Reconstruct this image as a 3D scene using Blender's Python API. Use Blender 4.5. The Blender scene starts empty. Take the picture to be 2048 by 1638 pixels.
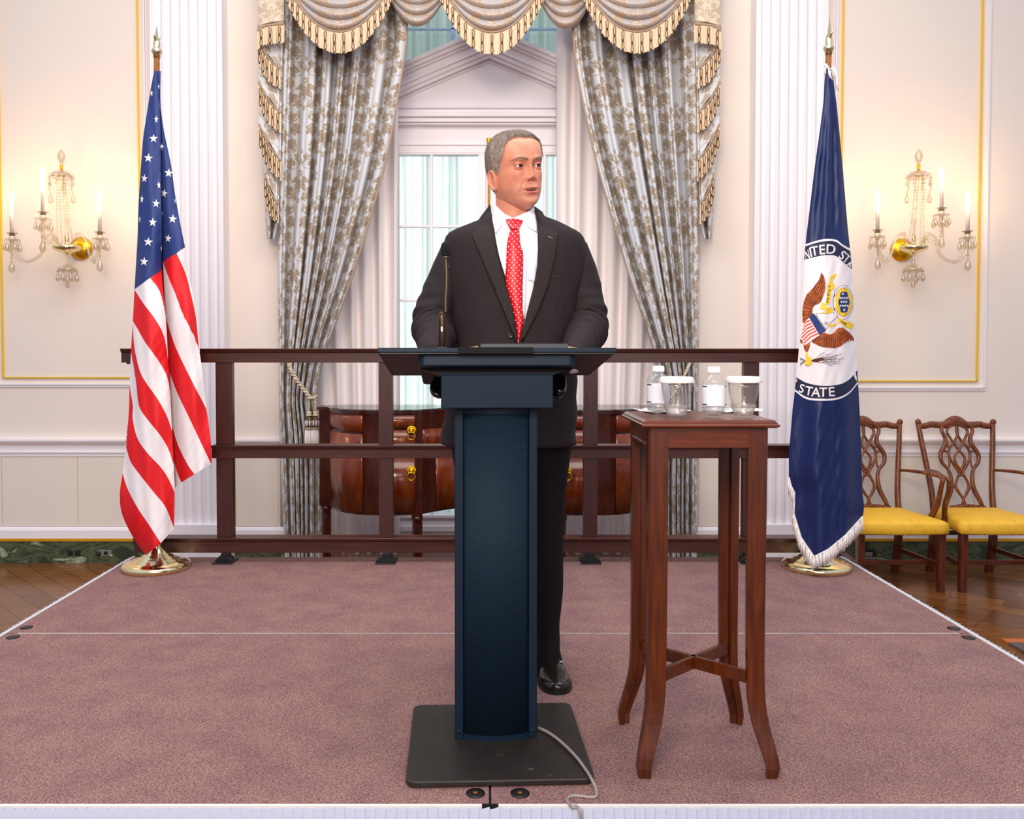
import bpy, bmesh, math, random
from mathutils import Vector, Matrix, noise
PI = math.pi
rnd = random.Random(7)
scene = bpy.context.scene
COL = scene.collection

# ---------------------------------------------------------------- camera
FOC = 1690.0                      # focal length in pixels of the 2048 wide frame
PITCH = math.radians(1.56)        # camera looks slightly down
CX, CY = 970.0, 742.0             # principal point (the frame is a crop)
CAMZ = 1.54                       # camera above the room floor
cam_d = bpy.data.cameras.new('camera')
cam = bpy.data.objects.new('camera', cam_d)
COL.objects.link(cam)
scene.camera = cam
cam.location = (0, 0, CAMZ)
cam.rotation_euler = (PI / 2 - PITCH, 0, 0)
cam_d.sensor_width = 36.0
cam_d.lens = FOC * 36.0 / 2048.0
cam_d.shift_x = (1024 - CX) / 2048.0
cam_d.shift_y = -(819 - CY) / 2048.0
cam_d.clip_start = 0.05

# ---------------------------------------------------------------- world, lights, exposure
scene.view_settings.view_transform = 'Standard'
scene.view_settings.look = 'None'
scene.view_settings.gamma = 1.0
scene.view_settings.use_curve_mapping = False
scene.view_settings.exposure = 0.0
try:
    scene.cycles.use_denoising = True
    scene.cycles.max_bounces = 10
    scene.cycles.transparent_max_bounces = 24
    scene.cycles.caustics_reflective = False
    scene.cycles.caustics_refractive = False
    scene.cycles.sample_clamp_indirect = 4.0
except Exception:
    pass

world = bpy.data.worlds.new('world')
scene.world = world
world.use_nodes = True
wn = world.node_tree.nodes; wl = world.node_tree.links
wn.clear()
w_out = wn.new('ShaderNodeOutputWorld'); w_bg = wn.new('ShaderNodeBackground')
w_tc = wn.new('ShaderNodeTexCoord'); w_sep = wn.new('ShaderNodeSeparateXYZ')
wl.new(w_tc.outputs['Generated'], w_sep.inputs[0])
w_my = wn.new('ShaderNodeMapRange')      # 0 = room side, 1 = beyond the window
w_my.inputs['From Min'].default_value = 0.55; w_my.inputs['From Max'].default_value = 0.8
wl.new(w_sep.outputs['Y'], w_my.inputs['Value'])
w_mz = wn.new('ShaderNodeMapRange')      # daylight near the horizon, trees higher up
w_mz.inputs['From Min'].default_value = 0.25; w_mz.inputs['From Max'].default_value = 0.31
wl.new(w_sep.outputs['Z'], w_mz.inputs['Value'])
w_out_c = wn.new('ShaderNodeMix'); w_out_c.data_type = 'RGBA'
w_out_c.inputs[6].default_value = (1.75, 1.80, 1.80, 1); w_out_c.inputs[7].default_value = (0.22, 0.30, 0.25, 1)
wl.new(w_mz.outputs[0], w_out_c.inputs[0])
w_room = wn.new('ShaderNodeMapRange')
w_room.inputs['From Min'].default_value = -0.6; w_room.inputs['From Max'].default_value = 0.9
wl.new(w_sep.outputs['Z'], w_room.inputs['Value'])
w_room_c = wn.new('ShaderNodeMix'); w_room_c.data_type = 'RGBA'
w_room_c.inputs[6].default_value = (0.16, 0.15, 0.17, 1); w_room_c.inputs[7].default_value = (0.66, 0.78, 1.02, 1)
wl.new(w_room.outputs[0], w_room_c.inputs[0])
w_mix = wn.new('ShaderNodeMix'); w_mix.data_type = 'RGBA'
wl.new(w_my.outputs[0], w_mix.inputs[0]); wl.new(w_room_c.outputs[2], w_mix.inputs[6]); wl.new(w_out_c.outputs[2], w_mix.inputs[7])
wl.new(w_mix.outputs[2], w_bg.inputs['Color'])
w_bg.inputs['Strength'].default_value = 1.0
wl.new(w_bg.outputs[0], w_out.inputs[0])

def area(name, loc, target, size, power, color, size_y=None):
    d = bpy.data.lights.new(name, 'AREA')
    d.energy = power; d.color = color
    d.shape = 'RECTANGLE'; d.size = size; d.size_y = size_y or size
    o = bpy.data.objects.new(name, d); COL.objects.link(o)
    o.location = loc
    o.rotation_euler = (Vector(target) - Vector(loc)).to_track_quat('-Z', 'Y').to_euler()
    return o
area('key_flash_bounce', (-0.7, -0.9, 3.3), (0.1, 4.6, 1.3), 1.3, 120, (1.0, 0.86, 0.70), 0.9)  # added stand-in for the flash bounce behind the camera, not a room fixture
area('front_light', (0.6, -1.6, 2.3), (0.2, 4.0, 1.2), 2.6, 66, (1.0, 0.88, 0.76), 1.6)  # added soft frontal fill, belongs to no real lamp
area('ceiling_light_center', (0.0, 2.9, 4.6), (0.0, 5.9, 1.0), 4.6, 132, (1.0, 0.90, 0.80), 1.6)

# ---------------------------------------------------------------- pixel -> place
cp, sp = math.cos(PITCH), math.sin(PITCH)
def P(px, py, Y):
    u = (px - CX) / FOC; v = -(py - CY) / FOC
    dy = cp + v * sp; dz = v * cp - sp
    t = Y / dy
    return Vector((u * t, Y, CAMZ + dz * t))
def PX(px, Y): return P(px, 700, Y).x
def PZ(py, Y): return P(CX, py, Y).z
def toz(px, py, s, ox, oy): return (ox + px / s, oy + py / s)
def zz(lst, s, ox, oy): return [(ox + a / s, oy + b / s) for a, b in lst]

def table(tab, x):
    """smooth (Catmull-Rom) interpolation of [(x, y), ...]"""
    n = len(tab)
    if x <= tab[0][0]: return tab[0][1]
    if x >= tab[-1][0]: return tab[-1][1]
    for i in range(n - 1):
        if tab[i][0] <= x <= tab[i + 1][0]: break
    x0, y0 = tab[i]; x1, y1 = tab[i + 1]
    h = x1 - x0; t = (x - x0) / h
    m0 = (y1 - (tab[i - 1][1] if i else y0)) / (x1 - (tab[i - 1][0] if i else x0))
    m1 = ((tab[i + 2][1] if i + 2 < n else y1) - y0) / ((tab[i + 2][0] if i + 2 < n else x1) - x0)
    t2, t3 = t * t, t * t * t
    return (2*t3 - 3*t2 + 1) * y0 + (t3 - 2*t2 + t) * h * m0 + (-2*t3 + 3*t2) * y1 + (t3 - t2) * h * m1
def lin(tab, x):
    if x <= tab[0][0]: return tab[0][1]
    for i in range(len(tab) - 1):
        if x <= tab[i + 1][0]:
            t = (x - tab[i][0]) / (tab[i + 1][0] - tab[i][0] or 1)
            return tab[i][1] + t * (tab[i + 1][1] - tab[i][1])
    return tab[-1][1]
def resample(pts, n, smooth=True):
    """n points evenly along a polyline (any dimension)"""
    pts = [Vector(p) for p in pts]
    if smooth and len(pts) > 2:
        q = []
        for i in range(len(pts) - 1):
            p0 = pts[i - 1] if i else pts[0]; p1 = pts[i]; p2 = pts[i + 1]
            p3 = pts[i + 2] if i + 2 < len(pts) else pts[-1]
            for k in range(8):
                t = k / 8.0
                q.append(0.5 * ((2 * p1) + (p2 - p0) * t + (2*p0 - 5*p1 + 4*p2 - p3) * t*t + (3*p1 - p0 - 3*p2 + p3) * t*t*t))
        q.append(pts[-1]); pts = q
    L = [0.0]
    for i in range(1, len(pts)): L.append(L[-1] + (pts[i] - pts[i - 1]).length)
    tot = L[-1] or 1e-9; out = []; j = 0
    for k in range(n):
        d = tot * k / (n - 1)
        while j < len(pts) - 2 and L[j + 1] < d: j += 1
        seg = L[j + 1] - L[j] or 1e-9
        out.append(pts[j].lerp(pts[j + 1], min(1, max(0, (d - L[j]) / seg))))
    return out
def sstep(a, b, x):
    t = min(1, max(0, (x - a) / (b - a))); return t * t * (3 - 2 * t)

# ---------------------------------------------------------------- mesh builder
class MB:
    def __init__(s): s.v = []; s.f = []; s.mi = []; s.sm = []; s.uv = {}; s.col = None
    def add(s, verts, faces, mi=0, smooth=True, uvs=None):
        b = len(s.v); s.v.extend([Vector(v) for v in verts])
        for k, f in enumerate(faces):
            if uvs: s.uv[len(s.f)] = [uvs[i] for i in f]
            s.f.append(tuple(i + b for i in f)); s.mi.append(mi); s.sm.append(smooth)
        return b
    def box(s, x0, x1, y0, y1, z0, z1, mi=0, M=None):
        vs = [Vector((x, y, z)) for x in (x0, x1) for y in (y0, y1) for z in (z0, z1)]
        if M is not None: vs = [M @ v for v in vs]
        s.add(vs, [(0,1,3,2),(4,6,7,5),(0,4,5,1),(2,3,7,6),(0,2,6,4),(1,5,7,3)], mi, False)
        return s
    def bar(s, a, b, w, h, up=(0,0,1), mi=0, w2=None, h2=None):
        a = Vector(a); b = Vector(b); d = (b - a).normalized(); up = Vector(up)
        sx = d.cross(up).normalized(); u = sx.cross(d).normalized()
        w2 = w if w2 is None else w2; h2 = h if h2 is None else h2
        vs = []
        for p, ww, hh in ((a, w, h), (b, w2, h2)):
            for i, j in ((-1,-1),(1,-1),(1,1),(-1,1)): vs.append(p + sx * (i * ww / 2) + u * (j * hh / 2))
        s.add(vs, [(3,2,1,0),(4,5,6,7),(0,1,5,4),(1,2,6,5),(2,3,7,6),(3,0,4,7)], mi, False)
        return s
    def loft(s, rings, closed=True, cap=True, mi=0, smooth=True, uvs=None):
        n = len(rings[0]); vs = [p for r in rings for p in r]; fs = []
        for i in range(len(rings) - 1):
            for j in range(n if closed else n - 1):
                k = (j + 1) % n
                fs.append((i*n + j, i*n + k, (i+1)*n + k, (i+1)*n + j))
        if cap and closed:
            fs.append(tuple(range(n - 1, -1, -1))); fs.append(tuple(range((len(rings)-1)*n, len(rings)*n)))
        s.add(vs, fs, mi, smooth, uvs)
        return s
    def tube(s, pts, r, n=10, mi=0, cap=True, flat=1.0, up=None):
        pts = [Vector(p) for p in pts]; m = len(pts); rings = []
        ref = None
        for i, p in enumerate(pts):
            d = (pts[min(i+1, m-1)] - pts[max(i-1, 0)])
            d = d.normalized() if d.length > 1e-9 else Vector((0,0,1))
            if ref is None:
                ref = Vector(up) if up else (Vector((0,0,1)) if abs(d.z) < 0.9 else Vector((1,0,0)))
            sx = d.cross(ref).normalized(); u = sx.cross(d).normalized(); ref = u
            rr = r[i] if isinstance(r, (list, tuple)) else r
            rings.append([p + sx * (rr * math.cos(2*PI*k/n)) + u * (rr * flat * math.sin(2*PI*k/n)) for k in range(n)])
        s.loft(rings, True, cap, mi)
        return s
    def lathe(s, prof, c, n=32, mi=0, sx=1.0, sy=1.0, cap=True, axis=None):
        c = Vector(c); rings = []
        for r, z in prof:
            ring = [Vector((r*sx*math.cos(2*PI*k/n), r*sy*math.sin(2*PI*k/n), z)) for k in range(n)]
            if axis is not None: ring = [axis @ q for q in ring]
            rings.append([c + q for q in ring])
        s.loft(rings, True, cap, mi)
        return s
    def ball(s, c, r, mi=0, n=12, m=8, sc=(1,1,1)):
        prof = [(max(1e-4, r*math.sin(PI*i/m)), -r*math.cos(PI*i/m)) for i in range(m+1)]
        c = Vector(c)
        rings = [[c + Vector((rr*math.cos(2*PI*k/n)*sc[0], rr*math.sin(2*PI*k/n)*sc[1], z*sc[2])) for k in range(n)] for rr, z in prof]
        s.loft(rings, True, True, mi); return s
    def grid(s, fn, nu, nv, mi=0, smooth=True, uv=None):
        vs = []; us = []
        for j in range(nv + 1):
            for i in range(nu + 1):
                vs.append(fn(i / nu, j / nv))
                if uv: us.append(uv(i / nu, j / nv))
        fs = [(j*(nu+1)+i, j*(nu+1)+i+1, (j+1)*(nu+1)+i+1, (j+1)*(nu+1)+i) for j in range(nv) for i in range(nu)]
        s.add(vs, fs, mi, smooth, us if uv else None)
        return s
    def prism(s, outline, a0, a1, to3, mi=0, smooth=False):
        """outline [(a,b)...] swept between two values of the third axis; to3(a,b,c)"""
        n = len(outline)
        vs = [to3(a, b, a0) for a, b in outline] + [to3(a, b, a1) for a, b in outline]
        fs = [tuple(range(n - 1, -1, -1)), tuple(range(n, 2*n))] + [(i, (i+1) % n, (i+1) % n + n, i + n) for i in range(n)]
        s.add(vs, fs, mi, smooth); return s
    def patch(s, poly, to3, mi=0, maxlen=8.0, smooth=True, uv=None):
        """2-D polygon cut into small faces and laid on a surface by to3(x, y)"""
        bm = bmesh.new()
        vs = [bm.verts.new((a, b, 0)) for a, b in poly]
        bm.faces.new(vs)
        bmesh.ops.triangulate(bm, faces=bm.faces[:])
        for _ in range(7):
            es = [e for e in bm.edges if e.calc_length() > maxlen]
            if not es: break
            bmesh.ops.subdivide_edges(bm, edges=es, cuts=1)
            bmesh.ops.triangulate(bm, faces=[f for f in bm.faces if len(f.verts) > 3])
        bm.verts.ensure_lookup_table(); bm.verts.index_update()
        pts = [(v.co.x, v.co.y) for v in bm.verts]
        fs = [tuple(v.index for v in f.verts) for f in bm.faces]
        bm.free()
        v3 = [to3(a, b) for a, b in pts]
        # face the camera side (-Y)
        if fs:
            tot = sum(((v3[f[1]] - v3[f[0]]).cross(v3[f[2]] - v3[f[0]])).y for f in fs)
            if tot > 0: fs = [tuple(reversed(f)) for f in fs]
        s.add(v3, fs, mi, smooth, [uv(a, b) for a, b in pts] if uv else None)
        return s
    def build(s, name, mats, parent=None, bevel=0, bseg=2, solid=0, subsurf=0, loc=None, rot=0.0, fixn=False, soff=0.0):
        me = bpy.data.meshes.new(name)
        base = Vector((0, 0, 0))
        if parent is not None: base = Vector(parent.get('_b', (0, 0, 0)))
        elif loc is not None: base = Vector(loc)
        else:
            xs = [v.x for v in s.v]; ys = [v.y for v in s.v]; zs = [v.z for v in s.v]
            base = Vector(((min(xs)+max(xs))/2, (min(ys)+max(ys))/2, min(zs)))
        me.from_pydata([tuple(v - base) for v in s.v], [], s.f)
        me.polygons.foreach_set('material_index', s.mi)
        me.polygons.foreach_set('use_smooth', s.sm)
        if s.uv:
            ul = me.uv_layers.new(name='UVMap')
            for p in me.polygons:
                u = s.uv.get(p.index)
                if u:
                    for k, li in enumerate(p.loop_indices): ul.data[li].uv = u[k]
        if s.col:
            ca = me.color_attributes.new('Col', 'FLOAT_COLOR', 'POINT')
            for i, c in enumerate(s.col): ca.data[i].color = (c[0], c[1], c[2], 1)
        if not isinstance(mats, (list, tuple)): mats = [mats]
        for m in mats: me.materials.append(m)
        me.update()
        if fixn:
            bm = bmesh.new(); bm.from_mesh(me); bmesh.ops.recalc_face_normals(bm, faces=bm.faces[:]); bm.to_mesh(me); bm.free()
        o = bpy.data.objects.new(name, me); COL.objects.link(o)
        if parent is not None: o.parent = parent; o['_b'] = tuple(base)
        else: o.location = base; o['_b'] = tuple(base)
        if solid:
            md = o.modifiers.new('solid', 'SOLIDIFY'); md.thickness = solid; md.offset = soff
        if bevel:
            md = o.modifiers.new('bevel', 'BEVEL'); md.width = bevel; md.segments = bseg; md.limit_method = 'ANGLE'; md.angle_limit = math.radians(40)
        if subsurf:
            md = o.modifiers.new('sub', 'SUBSURF'); md.levels = subsurf; md.render_levels = subsurf
        return o
def frombase(o): return o

def thing(name, label, cat, loc, group=None, rotz=0.0):
    o = bpy.data.objects.new(name, None); COL.objects.link(o)
    o.location = loc; o.empty_display_size = 0.05
    o['_b'] = tuple(loc) if not rotz else (0, 0, 0)
    o.rotation_euler = (0, 0, rotz)
    return tag(o, label, cat, group)
def tag(o, label, cat, group=None):
    o['label'] = label; o['category'] = cat
    if group: o['group'] = group
    return o
def struct(o, label=None):
    o['kind'] = 'structure'
    if label: o['label'] = label
    return o
def dup(root, loc, rotz=None):
    def cp_(o, par):
        c = o.copy(); COL.objects.link(c)
        if par is not None: c.parent = par
        for ch in list(o.children): cp_(ch, c)
        return c
    r = cp_(root, None); r.location = loc
    if rotz is not None: r.rotation_euler = (0, 0, rotz)
    return r

# ---------------------------------------------------------------- materials
def srgb(r, g, b):
    def f(c):
        c /= 255.0
        return c / 12.92 if c <= 0.04045 else ((c + 0.055) / 1.055) ** 2.4
    return (f(r), f(g), f(b), 1.0)
def new_mat(name):
    m = bpy.data.materials.new(name); m.use_nodes = True
    nt = m.node_tree; b = nt.nodes['Principled BSDF']
    return m, nt, b
def setin(b, **kw):
    for k, v in kw.items():
        nm = k.replace('_', ' ')
        if nm in b.inputs: b.inputs[nm].default_value = v
def mat(name, rgb, rough=0.5, metal=0.0, bump=0.0, bscale=60.0, spec=0.5, **kw):
    m, nt, b = new_mat(name)
    setin(b, Base_Color=srgb(*rgb), Roughness=rough, Metallic=metal)
    b.inputs['Specular IOR Level'].default_value = spec
    setin(b, **kw)
    if bump:
        tc = nt.nodes.new('ShaderNodeTexCoord'); n = nt.nodes.new('ShaderNodeTexNoise'); bp = nt.nodes.new('ShaderNodeBump')
        n.inputs['Scale'].default_value = bscale; n.inputs['Detail'].default_value = 4
        bp.inputs['Strength'].default_value = bump; bp.inputs['Distance'].default_value = 0.01
        nt.links.new(tc.outputs['Object'], n.inputs['Vector']); nt.links.new(n.outputs['Fac'], bp.inputs['Height'])
        nt.links.new(bp.outputs[0], b.inputs['Normal'])
    return m
def noise_mat(name, stops, scale=5, stretch=(1,1,1), rough=0.5, detail=5, dist=0.0, metal=0.0, coord='Object', bump=0.0, spec=0.5, rot=(0,0,0), wave=None, **kw):
    """colour ramp over (stretched) noise; wave = (scale, distortion) uses a wave texture"""
    m, nt, b = new_mat(name); L = nt.links.new
    tc = nt.nodes.new('ShaderNodeTexCoord'); mp = nt.nodes.new('ShaderNodeMapping')
    mp.inputs['Scale'].default_value = stretch; mp.inputs['Rotation'].default_value = rot
    L(tc.outputs[coord], mp.inputs[0])
    if wave:
        t = nt.nodes.new('ShaderNodeTexWave'); t.inputs['Scale'].default_value = wave[0]; t.inputs['Distortion'].default_value = wave[1]
        t.inputs['Detail'].default_value = detail; t.inputs['Detail Scale'].default_value = wave[2] if len(wave) > 2 else 1.5
        out = t.outputs['Fac']
    else:
        t = nt.nodes.new('ShaderNodeTexNoise'); t.inputs['Scale'].default_value = scale; t.inputs['Detail'].default_value = detail
        t.inputs['Distortion'].default_value = dist
        out = t.outputs['Fac']
    L(mp.outputs[0], t.inputs['Vector'])
    r = nt.nodes.new('ShaderNodeValToRGB'); el = r.color_ramp.elements
    el[0].position = stops[0][0]; el[0].color = srgb(*stops[0][1])
    el[1].position = stops[-1][0]; el[1].color = srgb(*stops[-1][1])
    for p, c in stops[1:-1]:
        e = el.new(p); e.color = srgb(*c)
    L(out, r.inputs[0]); L(r.outputs[0], b.inputs['Base Color'])
    setin(b, Roughness=rough, Metallic=metal); b.inputs['Specular IOR Level'].default_value = spec
    setin(b, **kw)
    if bump:
        bp = nt.nodes.new('ShaderNodeBump'); bp.inputs['Strength'].default_value = bump; bp.inputs['Distance'].default_value = 0.005
        L(out, bp.inputs['Height']); L(bp.outputs[0], b.inputs['Normal'])
    return m

M = {}
M['wall'] = mat('painted_wall', (238, 224, 213), 0.6, spec=0.3)
M['white_trim'] = mat('white_woodwork', (243, 237, 240), 0.45, spec=0.35)
M['wainscot'] = mat('wainscot_paint', (234, 222, 209), 0.5, spec=0.3)
M['gold'] = mat('gilt_moulding', (250, 205, 60), 0.35, 0.35)
M['gold_bar'] = mat('gilt_strip', (225, 160, 20), 0.4, 0.3)
M['marble'] = noise_mat('green_marble', [(0.0, (26, 34, 22)), (0.42, (52, 62, 42)), (0.52, (88, 98, 68)), (0.60, (50, 62, 42)), (0.70, (176, 182, 150)), (0.78, (78, 90, 62)), (1.0, (60, 72, 52))], 4.2, (1.2, 1, 2.6), 0.25, 8, .9, rot=(0, .5, 0))
M['carpet'] = None
M['white_cloth'] = mat('white_skirt_cloth', (204, 212, 234), 0.8)
M['steel'] = mat('aluminium_edge', (215, 210, 205), 0.35, 0.6)
M['black'] = mat('black_plastic', (16, 16, 18), 0.45)
M['blackfoam'] = mat('black_foam', (14, 14, 16), 0.95, bump=0.6, bscale=900)
M['rail_wood'] = noise_mat('dark_red_wood', [(0.25, (50, 22, 17)), (0.6, (74, 35, 26)), (0.85, (90, 45, 34))], 9, (0.6, 6, 14), 0.38, 5, 0.4)
M['post_wood'] = noise_mat('dark_red_wood_upright', [(0.25, (46, 20, 17)), (0.6, (68, 31, 25)), (0.85, (82, 40, 32))], 9, (14, 6, 0.6), 0.38, 5, 0.4)
M['table_wood'] = noise_mat('mahogany_leg', [(0.2, (54, 20, 4)), (0.55, (86, 36, 9)), (0.85, (108, 50, 14))], 7, (12, 12, 0.8), 0.28, 4, 0.3)
M['table_top_wood'] = noise_mat('mahogany_top', [(0.2, (72, 28, 9)), (0.55, (102, 44, 17)), (0.85, (124, 58, 26))], 7, (1, 9, 9), 0.22, 4, 0.3)
M['chair_wood'] = noise_mat('carved_walnut', [(0.2, (66, 28, 10)), (0.55, (120, 62, 24)), (0.85, (160, 96, 44))], 10, (5, 5, 1), 0.25, 4, 0.4)
M['chair_leg_wood'] = noise_mat('walnut_leg', [(0.2, (58, 20, 10)), (0.6, (96, 42, 20)), (0.9, (124, 62, 30))], 10, (8, 8, 1), 0.28, 4, 0.4)
M['sb_wood'] = noise_mat('flame_mahogany', [(0.1, (64, 18, 4)), (0.4, (108, 40, 10)), (0.62, (126, 56, 20)), (0.8, (158, 84, 36)), (1.0, (112, 44, 12))], 3.2, (2.6, 2.6, 0.9), 0.16, 6, 1.6)
M['sb_dark'] = noise_mat('dark_mahogany', [(0.2, (40, 12, 4)), (0.6, (70, 24, 10)), (0.9, (98, 42, 18))], 8, (5, 5, 1), 0.18, 4, 0.6)
M['yellow'] = noise_mat('yellow_damask_seat', [(0.3, (238, 178, 40)), (0.6, (248, 194, 52)), (0.8, (228, 164, 34))], 28, (1, 1, 1), 0.55, 2, 0.6)
M['brass'] = mat('polished_brass', (248, 226, 170), 0.14, 1.0)
M['brassdark'] = mat('antique_brass_nails', (120, 84, 40), 0.4, 0.8)
M['goldpull'] = mat('gilt_bronze', (250, 190, 30), 0.28, 0.9)
M['navy_c'] = mat('flag_navy', (30, 52, 116), 0.6, bump=0.15, bscale=300)
M['red_c'] = mat('flag_red', (224, 12, 24), 0.6, bump=0.15, bscale=300)
M['white_c'] = mat('flag_white', (240, 232, 234), 0.65, bump=0.15, bscale=300)
M['blue_f'] = mat('flag_blue', (6, 27, 82), 0.42, bump=0.12, bscale=260)
M['navy_f'] = mat('flag_dark_navy', (24, 28, 62), 0.55)
M['brown_f'] = noise_mat('eagle_feathers', [(0.3, (110, 42, 12)), (0.6, (190, 92, 36))], 40, (1, 1, 1), 0.7, 2)
M['orange_f'] = mat('feather_orange', (205, 110, 50), 0.7)
M['dbrown_f'] = mat('feather_dark', (86, 36, 16), 0.7)
M['yellow_f'] = mat('emblem_yellow', (246, 204, 44), 0.6)
M['red_f'] = mat('emblem_red', (232, 70, 40), 0.6)
M['grey_f'] = mat('emblem_line', (110, 110, 118), 0.7)
M['fringe_w'] = mat('white_fringe', (242, 234, 232), 0.8)
M['pole_wood'] = noise_mat('oak_pole', [(0.3, (112, 66, 26)), (0.7, (150, 96, 44))], 12, (10, 10, 1), 0.35)
M['lect'] = mat('lectern_black_paint', (6, 28, 46), 0.55, bump=0.03, bscale=400, spec=0.25)  # black paint with the blue of reflected daylight put into its colour
M['lect_under'] = mat('lectern_dark_board', (34, 28, 26), 0.5)
M['lect_base'] = noise_mat('lectern_base_board', [(0.3, (32, 27, 24)), (0.70, (41, 35, 31)), (0.78, (96, 84, 72))], 26, (1, 1, 1), 0.45, 5)
M['suit'] = noise_mat('charcoal_wool', [(0.3, (33, 25, 28)), (0.7, (43, 33, 36))], 5, (160, 20, 2), 0.75, 2, spec=0.25)
M['suit2'] = noise_mat('charcoal_wool_lapel', [(0.3, (36, 29, 29)), (0.7, (45, 36, 36))], 5, (160, 20, 2), 0.7, 2, spec=0.25)
M['trouser'] = mat('charcoal_trousers', (24, 20, 24), 0.85, spec=0.15)
M['shirt'] = mat('white_shirt', (238, 240, 250), 0.7)
M['shirt_seam'] = mat('shirt_seam', (228, 231, 243), 0.7)
M['shoe'] = mat('black_leather', (30, 24, 20), 0.18)
M['silver'] = mat('polished_silver', (230, 220, 205), 0.15, 1.0)
M['button'] = mat('dark_button', (24, 22, 24), 0.35)
M['candle'] = mat('candle_sleeve', (232, 214, 205), 0.6)
M['rope'] = noise_mat('twisted_cord', [(0.3, (170, 150, 120)), (0.7, (235, 220, 195))], 60, (1, 1, 1), 0.7)
M['taupe'] = mat('taupe_trim', (168, 144, 124), 0.75)
M['bead'] = mat('bronze_bead', (96, 70, 40), 0.5, 0.3)
M['fringe_c'] = mat('cream_fringe', (240, 214, 184), 0.8)
M['linen'] = mat('white_curtain', (250, 241, 240), 0.75, spec=0.2)
M['frame_w'] = mat('window_frame_paint', (248, 240, 246), 0.4)
M['lid'] = mat('paper_lid', (245, 240, 234), 0.7)
M['napkin'] = mat('paper_napkin', (238, 232, 232), 0.8)
M['label_w'] = mat('bottle_label', (236, 240, 250), 0.5)
M['label_n'] = mat('label_navy', (36, 34, 70), 0.5)
M['cable'] = mat('grey_cable', (150, 138, 132), 0.5)
M['tan'] = mat('tan_paper', (178, 140, 96), 0.6)
M['outlet'] = mat('outlet_metal', (150, 150, 140), 0.4, 0.5)

# carpet: mauve speckle
m, nt, b = new_mat('mauve_carpet'); L = nt.links.new
tc = nt.nodes.new('ShaderNodeTexCoord'); mp = nt.nodes.new('ShaderNodeMapping'); mp.inputs['Scale'].default_value = (1, 2.0, 1)
n1 = nt.nodes.new('ShaderNodeTexNoise'); n1.inputs['Scale'].default_value = 190; n1.inputs['Detail'].default_value = 3; n1.inputs['Roughness'].default_value = 0.75
n2 = nt.nodes.new('ShaderNodeTexNoise'); n2.inputs['Scale'].default_value = 7; n2.inputs['Detail'].default_value = 4
r1 = nt.nodes.new('ShaderNodeValToRGB'); e = r1.color_ramp.elements
e[0].position = 0.30; e[0].color = srgb(76, 56, 58); e[1].position = 0.72; e[1].color = srgb(216, 182, 168)
x = e.new(0.44); x.color = srgb(126, 93, 94); x = e.new(0.55); x.color = srgb(162, 123, 116)
mx = nt.nodes.new('ShaderNodeMix'); mx.data_type = 'RGBA'; mx.blend_type = 'MULTIPLY'; mx.inputs[0].default_value = 1.0
r2 = nt.nodes.new('ShaderNodeValToRGB'); r2.color_ramp.elements[0].position = .35; r2.color_ramp.elements[0].color = (.84, .80, .86, 1); r2.color_ramp.elements[1].position = .65; r2.color_ramp.elements[1].color = (1, 1, .96, 1)
L(tc.outputs['Object'], mp.inputs[0]); L(mp.outputs[0], n1.inputs['Vector']); L(tc.outputs['Object'], n2.inputs['Vector'])
L(n1.outputs['Fac'], r1.inputs[0]); L(n2.outputs['Fac'], r2.inputs[0]); L(r1.outputs[0], mx.inputs[6]); L(r2.outputs[0], mx.inputs[7]); L(mx.outputs[2], b.inputs['Base Color'])
bp = nt.nodes.new('ShaderNodeBump'); bp.inputs['Strength'].default_value = .5; bp.inputs['Distance'].default_value = .004
L(n1.outputs['Fac'], bp.inputs['Height']); L(bp.outputs[0], b.inputs['Normal'])
setin(b, Roughness=0.95); b.inputs['Specular IOR Level'].default_value = .1
M['carpet'] = m

# parquet laid in a herringbone-like diagonal
m, nt, b = new_mat('parquet_floor'); L = nt.links.new
tc = nt.nodes.new('ShaderNodeTexCoord'); mp = nt.nodes.new('ShaderNodeMapping'); mp.inputs['Rotation'].default_value = (0, 0, math.radians(45))
br = nt.nodes.new('ShaderNodeTexBrick'); br.inputs['Scale'].default_value = 2.2; br.inputs['Color1'].default_value = srgb(150, 92, 40); br.inputs['Color2'].default_value = srgb(116, 66, 26)
br.inputs['Mortar'].default_value = srgb(60, 30, 12); br.inputs['Mortar Size'].default_value = 0.006; br.inputs['Brick Width'].default_value = 1.2; br.inputs['Row Height'].default_value = .3
ns = nt.nodes.new('ShaderNodeTexNoise'); ns.inputs['Scale'].default_value = 6; ns.inputs['Detail'].default_value = 6
mp2 = nt.nodes.new('ShaderNodeMapping'); mp2.inputs['Rotation'].default_value = (0, 0, math.radians(45)); mp2.inputs['Scale'].default_value = (1, 7, 1)
mx = nt.nodes.new('ShaderNodeMix'); mx.data_type = 'RGBA'; mx.blend_type = 'MULTIPLY'; mx.inputs[0].default_value = .8
rp = nt.nodes.new('ShaderNodeValToRGB'); rp.color_ramp.elements[0].position = .3; rp.color_ramp.elements[0].color = (.45, .42, .4, 1); rp.color_ramp.elements[1].position = .7; rp.color_ramp.elements[1].color = (1, 1, 1, 1)
L(tc.outputs['Object'], mp.inputs[0]); L(mp.outputs[0], br.inputs['Vector']); L(tc.outputs['Object'], mp2.inputs[0]); L(mp2.outputs[0], ns.inputs['Vector'])
L(ns.outputs['Fac'], rp.inputs[0]); L(br.outputs['Color'], mx.inputs[6]); L(rp.outputs[0], mx.inputs[7]); L(mx.outputs[2], b.inputs['Base Color'])
setin(b, Roughness=0.22)
M['parquet'] = m

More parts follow.
